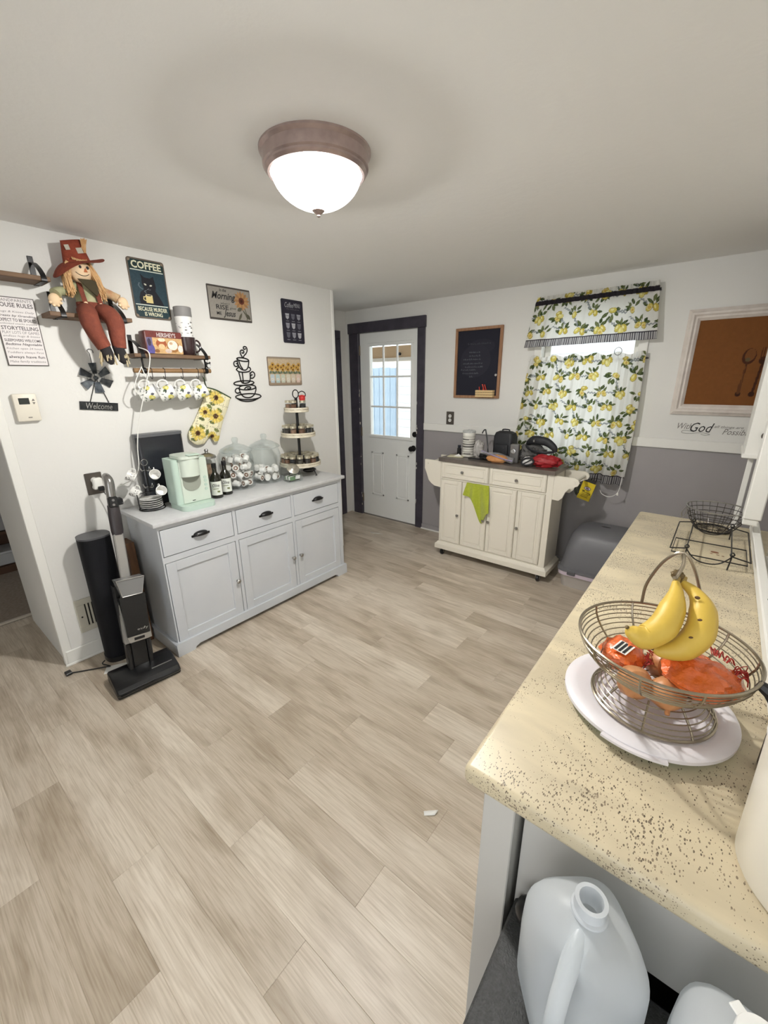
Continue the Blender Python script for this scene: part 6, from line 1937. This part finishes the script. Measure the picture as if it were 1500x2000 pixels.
# upper white cabinet at the far end, on its post
t = thing('upper_cabinet', 'white cabinet end hanging at the right edge beyond the counter', 'cabinet', (0.108, 2.62, 1.20))
build('carcass', MB().box(0.0, 0.50, 0.0, 0.32, 0.022, ZC - 1.201), m_trimw, t)
build('light_rail', MB().box(-0.008, 0.50, -0.010, 0.32, 0.0, 0.0218, b=0.003), m_trimw, t)
build('knob', MB().ell((0.052, -0.012, 0.11), (0.010, 0.012, 0.014), 12, 8), m_pew, t)
build('stay', MB().box(0.024, 0.046, 0.10, 0.13, -1.2, 0.0, b=0.002), m_trimw, t)

# low black topped unit with the water jugs
ZJ = 0.62
t = thing('low_black_unit', 'low dark unit with a black grained top at the end of the counter', 'unit', (0.15, 0.35, 0))
build('body', MB().box(-0.285, 0.42, -0.20, 0.20, 0.0, ZJ - 0.0305), mat('dark_unit', (52, 52, 54), 0.6), t)
build('top', MB().box(-0.294, 0.43, -0.21, 0.225, ZJ - 0.030, ZJ, b=0.004), mat('black_grained_top', (66, 67, 67), 0.55, noise=(160, (46, 47, 47), 0.3), bump=(300, 0.3)), t)

m_jug = milky_mat('milky_plastic', (236, 240, 243), 0.14, 0.5)


def jug_mesh():
    lv = [(0.0, 0.070), (0.006, 0.082), (0.014, 0.086), (0.06, 0.087), (0.12, 0.088), (0.150, 0.087), (0.170, 0.086), (0.188, 0.082), (0.204, 0.074), (0.217, 0.062), (0.227, 0.046), (0.233, 0.030), (0.237, 0.0215)]
    n = 56
    vs, fs = [(0, 0, 0.004)], []
    for z, R in lv:
        ne = 4.5 if z < 0.19 else 4.5 - 2.5 * (z - 0.19) / 0.047
        for j in range(n):
            th = 2 * PI * j / n
            a = th - PI / 4 + PI / 2
            k_ = (abs(math.cos(a)) ** ne + abs(math.sin(a)) ** ne) ** (-1 / ne)
            nrmz = 2 ** (0.5 - 1 / ne)
            r_ = R * k_ / nrmz
            d = abs((th + PI / 2 + PI) % (2 * PI) - PI)
            win = math.exp(-((z - 0.145) / 0.055) ** 2)
            r_ *= 1 - 0.56 * math.exp(-(d / 0.50) ** 2) * win
            vs.append((r_ * math.cos(th), r_ * math.sin(th), z))
    for i in range(len(lv) - 1):
        for j in range(n):
            fs.append((1 + i * n + j, 1 + i * n + (j + 1) % n, 1 + (i + 1) * n + (j + 1) % n, 1 + (i + 1) * n + j))
    for j in range(n):
        fs.append((0, 1 + (j + 1) % n, 1 + j))
    return MB().add(vs, fs)


jug = thing('water_jug', 'open milky plastic gallon jug without a cap, in the foreground', 'jug', (-0.020, 0.478, ZJ + 0.0005), -6, 'milky jugs')
build('body', jug_mesh(), m_jug, jug, 60)
build('handle', MB().tube([(0, -0.022, 0.222), (0, -0.050, 0.214), (0, -0.076, 0.186), (0, -0.088, 0.145), (0, -0.086, 0.098), (0, -0.066, 0.062)], [0.013, 0.013, 0.012, 0.012, 0.013, 0.018], n=14, k=5), m_jug, jug, 80)
build('spout', MB().lathe([(0.0215, 0.236), (0.0245, 0.238), (0.0245, 0.242), (0.0215, 0.244), (0.0205, 0.256), (0.0215, 0.258), (0.0215, 0.262), (0.0160, 0.262), (0.0160, 0.225)], n=32), milky_mat('spout_plastic', (226, 230, 234), 0.05, 0.35), jug)
build('date_print', MB().box(-0.030, 0.012, 0.058, 0.0585, 0.1985, 0.1990, M=RX(0)), m_g1, jug)
j2 = copy_tree(jug)
j2['label'] = 'milky plastic gallon jug with a white cap, at the bottom right corner'
place(j2, (0.160, 0.452, ZJ + 0.0005), -52)
build('cap', MB().lathe([(0.0235, 0.240), (0.0245, 0.241), (0.0245, 0.262), (0.0235, 0.2645), (0, 0.2645)], n=32).box(-0.007, 0.007, 0.022, 0.034, 0.2595, 0.2625, b=0.001, M=RZ(100)), mat('white_cap', (238, 238, 236), 0.45), j2)
t = tag(lump('dark_round_thing', (-0.105, 0.545, ZJ + 0.030), (0.030, 0.026, 0.030), 0.05, 4, m_blackp, None, flatten=ZJ + 0.0006), 'dark round object behind the open jug', 'object')

# white canister on the worktop
t = thing('white_canister', 'smooth white canister at the right edge of the worktop', 'canister', (0.232, 0.655, ZW + 0.0005))
build('body', MB().lathe([(0, 0), (0.090, 0), (0.100, 0.004), (0.104, 0.012), (0.108, 0.20), (0.106, 0.21), (0, 0.212)], n=48), mat('cream_white_plastic', (226, 220, 206), 0.3), t)
build('lid', MB().lathe([(0.107, 0.2125), (0.110, 0.214), (0.110, 0.234), (0.10, 0.24), (0.02, 0.244), (0.016, 0.26), (0, 0.262)], n=48), m_whitep, t)

# cake carrier and fruit basket
PX, PY = -0.020, 0.893
t = thing('cake_carrier', 'flat white lid on a teal base under the wire fruit basket', 'carrier', (PX, PY, ZW))
build('base', MB().lathe([(0, 0.0005), (0.118, 0.0005), (0.132, 0.006), (0.140, 0.018), (0.136, 0.020), (0, 0.020)], n=64), mat('teal_plastic', (96, 172, 160), 0.35), t)
build('lid', MB().lathe([(0.136, 0.0205), (0.150, 0.017), (0.156, 0.019), (0.156, 0.026), (0.150, 0.031), (0.132, 0.034), (0.122, 0.031), (0, 0.031)], n=64), mat('white_lid_plastic', (226, 222, 226), 0.35), t)
for a_ in (-1.9, 1.25):
    build('pull_tab', MB().lathe([(0.150, 0.018), (0.164, 0.018), (0.164, 0.023), (0.150, 0.024)], n=10, a0=a_, a1=a_ + 0.68), mat('white_tab', (226, 222, 226), 0.35), t)

m_wire = mat('antique_nickel_wire', (158, 148, 130), 0.28, metal=0.9)
BX, BY, BZ = -0.012, 0.880, ZW + 0.0345
bk = thing('fruit_basket', 'round nickel wire fruit basket with a banana hook on the worktop', 'basket', (BX, BY, BZ))


def ring(mb, r_, z, w_, n=56):
    return mb.tube([(r_ * math.cos(2 * PI * i / n), r_ * math.sin(2 * PI * i / n), z) for i in range(n)], w_, n=6, closed=True)


q = MB()
ring(q, 0.108, 0.003, 0.003)
for r_, z in ((0.105, 0.011), (0.100, 0.019), (0.094, 0.027), (0.087, 0.035), (0.079, 0.043)):
    ring(q, r_, z, 0.0013)
for i in range(8):
    a = 2 * PI * i / 8
    q.tube([(0.108 * math.cos(a), 0.108 * math.sin(a), 0.003), (0.098 * math.cos(a), 0.098 * math.sin(a), 0.020), (0.070 * math.cos(a), 0.070 * math.sin(a), 0.048)], 0.0022, n=6, k=3)
build('pedestal', q, m_wire, bk)


def bowl_r(z):      # z 0.048 .. 0.142
    s0 = (z - 0.048) / 0.094
    return 0.045 + 0.103 * math.sin(min(1, s0) * PI / 2) ** 0.75


q = MB()
for k in range(11):
    z = 0.050 + 0.0084 * k
    ring(q, bowl_r(z), z, 0.0013)
for r_ in (0.045, 0.030, 0.015):
    ring(q, r_, 0.048, 0.0013, 32)
build('bowl', q, m_wire, bk)
build('rim', ring(MB(), 0.149, 0.142, 0.0030, 72), m_wire, bk)
for i in range(10):
    a = 2 * PI * i / 10 + 0.2
    build('rib', MB().tube([(bowl_r(0.048 + 0.094 * s0 / 6) * math.cos(a), bowl_r(0.048 + 0.094 * s0 / 6) * math.sin(a), 0.048 + 0.094 * s0 / 6) for s0 in range(7)], 0.0022, n=6), m_wire, bk)
build('hook_arch', MB().tube([(-0.057, 0.138, 0.142), (-0.053, 0.122, 0.20), (-0.030, 0.106, 0.266), (-0.001, 0.100, 0.294), (0.022, 0.106, 0.262), (0.042, 0.124, 0.20), (0.052, 0.140, 0.142)], 0.0032, n=8, k=6), m_wire, bk)
build('banana_hook', MB().tube([(-0.001, 0.100, 0.292), (0.002, 0.085, 0.288), (0.003, 0.070, 0.278), (-0.001, 0.058, 0.262), (-0.004, 0.046, 0.256), (-0.006, 0.036, 0.262)], 0.0032, n=8, k=4), m_wire, bk)
build('side_clip', MB().tube([(0.140, -0.035, 0.138), (0.158, -0.040, 0.130), (0.176, -0.046, 0.105)], [0.008, 0.012, 0.012], n=8), m_blackp, bk)

# bananas
m_ban = mat('banana_peel', (220, 188, 84), 0.45, noise=(14, (206, 172, 66), 0.3))
m_tip = mat('banana_tip', (96, 78, 44), 0.7)
BA = [(-0.014, 0.935, 1.190), (-0.010, 0.915, 1.176), (-0.010, 0.888, 1.155), (-0.018, 0.852, 1.128), (-0.040, 0.826, 1.112), (-0.060, 0.812, 1.122), (-0.068, 0.808, 1.130)]
BB = [(-0.004, 0.946, 1.188), (0.020, 0.934, 1.176), (0.036, 0.914, 1.154), (0.038, 0.886, 1.120), (0.018, 0.862, 1.092), (-0.010, 0.846, 1.084), (-0.024, 0.840, 1.086)]
for pts, lab, spots_ in ((BA, 'yellow banana on the left of the bunch, tip pointing left', ()), (BB, 'spotted banana on the right of the bunch', ((1, .35), (2, .5), (3, .4)))):
    t = thing('banana', lab, 'banana', pts[3], 0, 'bananas on the basket hook')
    loc = [(a - pts[3][0], b_ - pts[3][1], c_ - pts[3][2]) for a, b_, c_ in pts]
    build('peel', MB().tube(loc, [0.007, 0.013, 0.0225, 0.0255, 0.0235, 0.014, 0.005], n=9, k=6), m_ban, t, 50)
    build('tip', MB().tube([loc[-1], tuple(Vector(loc[-1]) + (Vector(loc[-1]) - Vector(loc[-2])).normalized() * 0.004)], 0.0036, n=8), m_tip, t)
    build('stem', MB().tube([tuple(Vector(loc[0]) + Vector((0.001, 0.008, 0.010))), loc[0]], [0.0055, 0.0062], n=8), mat('banana_stem', (150, 126, 66), 0.6), t)
    if pts is BA:
        lump('crown', (0.004, 0.0955, 0.073), (0.011, 0.009, 0.010), 0.3, 9, m_tip, t)
    for i_, f_ in spots_:
        c_ = Vector(loc[i_]).lerp(Vector(loc[i_ + 1]), f_)
        build('brown_spot', MB().ell(tuple(c_ + Vector((-0.002, -0.0180, 0.0120))), (0.0045, 0.002, 0.0035), 10, 6), mat('brown_spot', (92, 64, 30), 0.6), t)

# onions and orange produce bags in the basket
m_onion = mat('onion_skin', (196, 142, 96), 0.4, noise=(8, (176, 116, 70), 0.3), stretch=(6, 6, 1))
on_ = thing('onion', '', 'onion', (0, 0, 0), 0, 'onions in the basket')
build('bulb', MB().lathe([(0, -0.030), (0.012, -0.029), (0.026, -0.018), (0.032, 0.0), (0.028, 0.016), (0.014, 0.027), (0.005, 0.032), (0.004, 0.040), (0, 0.041)], n=24), m_onion, on_)
build('root', MB().lathe([(0, -0.034), (0.005, -0.033), (0.006, -0.0295)], n=10), m_tip, on_)
for i, (x, y, z, rx, lab) in enumerate(((-0.042, 0.828, 1.008, 1.3, 'brown onion at the front of the wire basket, next to the orange bag'), (0.012, 0.835, 1.004, -1.2, 'onion half hidden under the large orange bag in the basket'), (-0.005, 0.925, 1.004, 1.0, 'onion in a net at the back of the basket beneath the bananas'))):
    a = on_ if i == 0 else copy_tree(on_)
    a['label'] = lab
    a.location = (x, y, z)
    a.rotation_euler = (rx if i != 1 else 2.2, 0.4 * i, 0.5)
m_orange = mat('orange_film', (236, 116, 50), 0.25, noise=(9, (224, 98, 38), 0.3), bump=(45, 0.9), coat=0.6)
m_net = mat('red_net', (176, 50, 44), 0.6)
t = thing('produce_bag', 'small orange net bag with a black and white label, left in the basket', 'bag', (-0.075, 0.900, 1.018))
lump('film', (0, 0, 0), (0.040, 0.048, 0.026), 0.30, 14, m_orange, t, n=28, m=16, fr=1.9, ang=18)
q = MB()
for k in range(3):
    q.box(-0.004 + k * 0.0085, 0.001 + k * 0.0085, -0.030, 0.0, 0.0285, 0.0292, M=RZ(-20) @ RX(10))
lbm = build('label_stripe', q, m_ink, t)
build('label_panel', MB().box(-0.008, 0.022, -0.032, 0.002, 0.0275, 0.0283, M=RZ(-20) @ RX(10)), m_paper, t)
q = MB()
for k in range(10):
    a = k * 0.63
    q.tube([(0.03 + 0.012 * math.cos(a), 0.0 + 0.03 * math.sin(a), -0.012), (0.050 + 0.006 * math.cos(a * 2), 0.004 + 0.02 * math.sin(a + 1), 0.006), (0.040, 0.02 * math.cos(a), 0.016)], 0.0010, n=4, k=3)
build('net', q, m_net, t)['kind'] = 'stuff'
t = thing('produce_bag', 'large glossy orange net bag filling the right of the basket', 'bag', (0.058, 0.872, 1.040))
lump('film', (0, 0, 0), (0.062, 0.060, 0.032), 0.30, 17, m_orange, t, n=30, m=18, fr=1.6, ang=16)
q = MB().sheet(lambda u, v: (-0.052 + 0.032 * u + 0.010 * v, 0.004 + 0.050 * v, 0.030 + 0.010 * math.sin(3 * u) - 0.004 * v), 8, 8)
solid(build('paper_label', q, m_paper, t), 0.001)
q = MB()
for k in range(22):
    a = random.random() * 1.6 - 0.2
    q.tube([(0.045 * math.cos(a), 0.055 * math.sin(a) + 0.01, 0.018), (0.055 * math.cos(a) + random.uniform(-.008, .008), 0.062 * math.sin(a) + 0.012, 0.024 + random.random() * 0.008), (0.064 * math.cos(a), 0.068 * math.sin(a) + 0.012, 0.012)], 0.0010, n=4, k=3)
build('net', q, m_net, t)['kind'] = 'stuff'

# wire casserole carrier
m_bw = mat('black_wire', (24, 22, 22), 0.45)
t = thing('wire_carrier', 'black wire dish carrier with side handles on the worktop', 'carrier', (0.047, 2.01, ZW))
for y in (-0.190, 0.185):
    build('cradle', MB().tube([(-0.066, y, 0.062), (-0.062, y, 0.048), (-0.035, y, 0.020), (0.0, y, 0.012), (0.035, y, 0.020), (0.062, y, 0.048), (0.066, y, 0.062)], 0.0024, n=6, k=4)
          .tube([(-0.066, y, 0.056), (-0.072, y - 0.004, 0.064), (-0.066, y, 0.071), (-0.060, y, 0.064)], 0.0024, n=6, k=3, closed=True).tube([(0.066, y, 0.056), (0.060, y - 0.004, 0.064), (0.066, y, 0.071), (0.072, y, 0.064)], 0.0024, n=6, k=3, closed=True), m_bw, t)
build('frame', MB().tube([(-0.066, -0.190, 0.052), (-0.066, -0.190, 0.003)], 0.0024, n=6).tube([(0.066, -0.190, 0.052), (0.062, -0.190, 0.003)], 0.0024, n=6).tube([(-0.066, 0.185, 0.052), (-0.066, 0.185, 0.003)], 0.0024, n=6).tube([(0.066, 0.185, 0.052), (0.066, 0.185, 0.003)], 0.0024, n=6)
      .tube([(-0.066, -0.190, 0.05), (-0.066, 0.185, 0.05)], 0.0024, n=6).tube([(0.066, -0.190, 0.05), (0.066, 0.185, 0.05)], 0.0024, n=6)
      .tube([(-0.112, -0.13, 0.012), (0.118, -0.13, 0.012), (0.118, 0.05, 0.012), (-0.112, 0.05, 0.012)], 0.0024, n=6, closed=True), m_bw, t)
build('handle', MB().tube([(-0.066, -0.190, 0.056), (-0.116, -0.190, 0.046), (-0.116, 0.185, 0.046), (-0.066, 0.185, 0.056)], 0.0024, n=6), m_bw, t)
build('handle', MB().tube([(0.066, -0.190, 0.056), (0.120, -0.190, 0.046), (0.120, 0.185, 0.046), (0.066, 0.185, 0.056)], 0.0024, n=6), m_bw, t)
t = tag(build('sauce_stain', MB().ell((0, 0, 0), (0.014, 0.010, 0.0010), 12, 5).ell((-0.010, -0.022, 0), (0.006, 0.003, 0.0008), 8, 4).ell((0.010, -0.026, 0), (0.006, 0.003, 0.0008), 8, 4).ell((0.026, -0.030, 0), (0.005, 0.003, 0.0008), 8, 4), mat('brown_stain', (128, 82, 54), 0.6)), 'brown drips on the worktop inside the wire carrier', 'stain')
t.location = (0.070, 2.00, ZW + 0.0006)

# wire bowl
t = thing('wire_bowl', 'round dark wire bowl at the far end of the worktop', 'bowl', (0.052, 2.318, ZW))
q = MB()
for r_, z in ((0.068, 0.004), (0.082, 0.022), (0.094, 0.042), (0.103, 0.062), (0.109, 0.082)):
    ring(q, r_, z, 0.0016, 44)
for i in range(24):
    a = 2 * PI * i / 24
    q.tube([(0.02 * math.cos(a), 0.02 * math.sin(a), 0.004), (0.068 * math.cos(a), 0.068 * math.sin(a), 0.004), (0.094 * math.cos(a), 0.094 * math.sin(a), 0.042), (0.113 * math.cos(a), 0.113 * math.sin(a), 0.102)], 0.0012, n=5)
build('wires', q, mat('dark_nickel_wire', (96, 92, 90), 0.25, metal=0.9), t)
build('rim', ring(MB(), 0.114, 0.103, 0.0028, 48), m_steel, t)
build('base_ring', ring(MB(), 0.066, 0.0045, 0.0042, 40), m_bw, t)
build('bail', MB().tube([(-0.110, -0.03, 0.098), (-0.124, -0.034, 0.070), (-0.118, -0.032, 0.045), (-0.108, -0.03, 0.062), (-0.106, -0.03, 0.10)], 0.0024, n=6, k=4), m_steel, t)

# dish rack behind the upstand
t = thing('dish_rack', 'white wire dish rack at the right edge behind the upstand rail', 'rack', (0.36, 1.75, ZW))
q = MB()
q.tube([(-0.135, -0.30, 0.11), (0.17, -0.30, 0.11), (0.17, 0.30, 0.11), (-0.135, 0.30, 0.11)], 0.004, n=6, closed=True)
q.tube([(-0.135, -0.30, 0.005), (0.17, -0.30, 0.005), (0.17, 0.30, 0.005), (-0.135, 0.30, 0.005)], 0.004, n=6, closed=True)
for k in range(13):
    y = -0.30 + k * 0.05
    q.tube([(-0.135, y, 0.11), (-0.135, y, 0.005), (0.17, y, 0.005), (0.17, y, 0.11)], 0.002, n=5)
build('wires', q, m_whitep, t)
build('wire_loop', MB().tube([(-0.10, -0.29, 0.105), (-0.165, -0.32, 0.095), (-0.168, -0.345, 0.094), (-0.10, -0.36, 0.105)], 0.0035, n=8, k=4), m_bw, t)
pt = tag(build('dinner_plate', MB().lathe([(0, 0), (0.07, 0), (0.10, 0.010), (0.125, 0.016), (0.125, 0.019), (0.098, 0.014), (0.068, 0.005), (0, 0.005)], n=40), m_white), '', 'plate', 'plates in the dish rack')
for i, (y, lab) in enumerate(((1.60, 'white plate at the near end of the dish rack'), (1.75, 'white plate in the middle of the dish rack'), (1.92, 'white plate at the far end of the dish rack'))):
    a = pt if i == 0 else copy_tree(pt)
    a['label'] = lab
    a.location = (0.375, y, ZW + 0.138)
    a.rotation_euler = (math.radians(78), 0, 0)

# scraps on the floor
for i, (x, y, r_, lab) in enumerate(((-0.592, 0.998, 40, 'scrap of white paper on the floor near the counter'), (-2.68, 3.178, 10, 'white paper strip on the floor in front of the outside door'))):
    s0 = 0.028 if i == 0 else 0.075
    o = tag(build('paper_scrap', MB().add([(-s0, -0.008, 0.001), (s0 * 0.4, -0.010, 0.004), (s0, 0.006, 0.009), (s0 * 0.3, 0.010, 0.003), (-s0, 0.009, 0.001)], [(0, 1, 3, 4), (1, 2, 3)]), m_paper), lab, 'scrap')
    solid(o, 0.0008, 1)
    place(o, (x, y, 0.0), r_)

# ------------------------------------------------------------------ hall furniture beyond the opening
t = thing('hall_shelf', 'low brown shelf with pale boxes in the room beyond the left opening', 'shelf', (-4.78, 0.55, 0.004), 90)
m_hw = mat('dark_walnut', (86, 60, 44), 0.6)
build('frame', MB().box(-0.6, 0.6, -0.16, 0.16, 0.0, 0.06).box(-0.6, 0.6, -0.16, 0.16, 0.66, 0.70).box(-0.6, -0.57, -0.16, 0.16, 0.06, 0.66).box(0.57, 0.6, -0.16, 0.16, 0.06, 0.66).box(-0.57, 0.57, 0.14, 0.16, 0.06, 0.66), m_hw, t)
build('shelf_board', MB().box(-0.57, 0.57, -0.155, 0.14, 0.34, 0.365), m_hw, t)
for i, (x, z, w_, h_, lab, c_) in enumerate(((-0.30, 0.066, 0.40, 0.10, 'pale grey box low on the hall shelf', (186, 188, 190)), (0.12, 0.066, 0.30, 0.16, 'white box on the hall shelf bottom nearest the wall corner', (214, 214, 212)), (-0.08, 0.371, 0.34, 0.12, 'grey tray on the middle board of the hall shelf', (150, 150, 152)))):
    o = thing('storage_box', lab, 'box', (-4.78, 0.55 + x + w_ / 2, 0.004 + z), 90)
    build('box', MB().box(-w_ / 2, w_ / 2, -0.13, 0.10, 0, h_, b=0.004), mat('box_%d' % i, c_, 0.5), o)
    build('lid', MB().box(-w_ / 2 - 0.004, w_ / 2 + 0.004, -0.134, 0.104, h_ + 0.0003, h_ + 0.018, b=0.003), mat('box_lid_%d' % i, tuple(min(255, v + 14) for v in c_), 0.5), o)
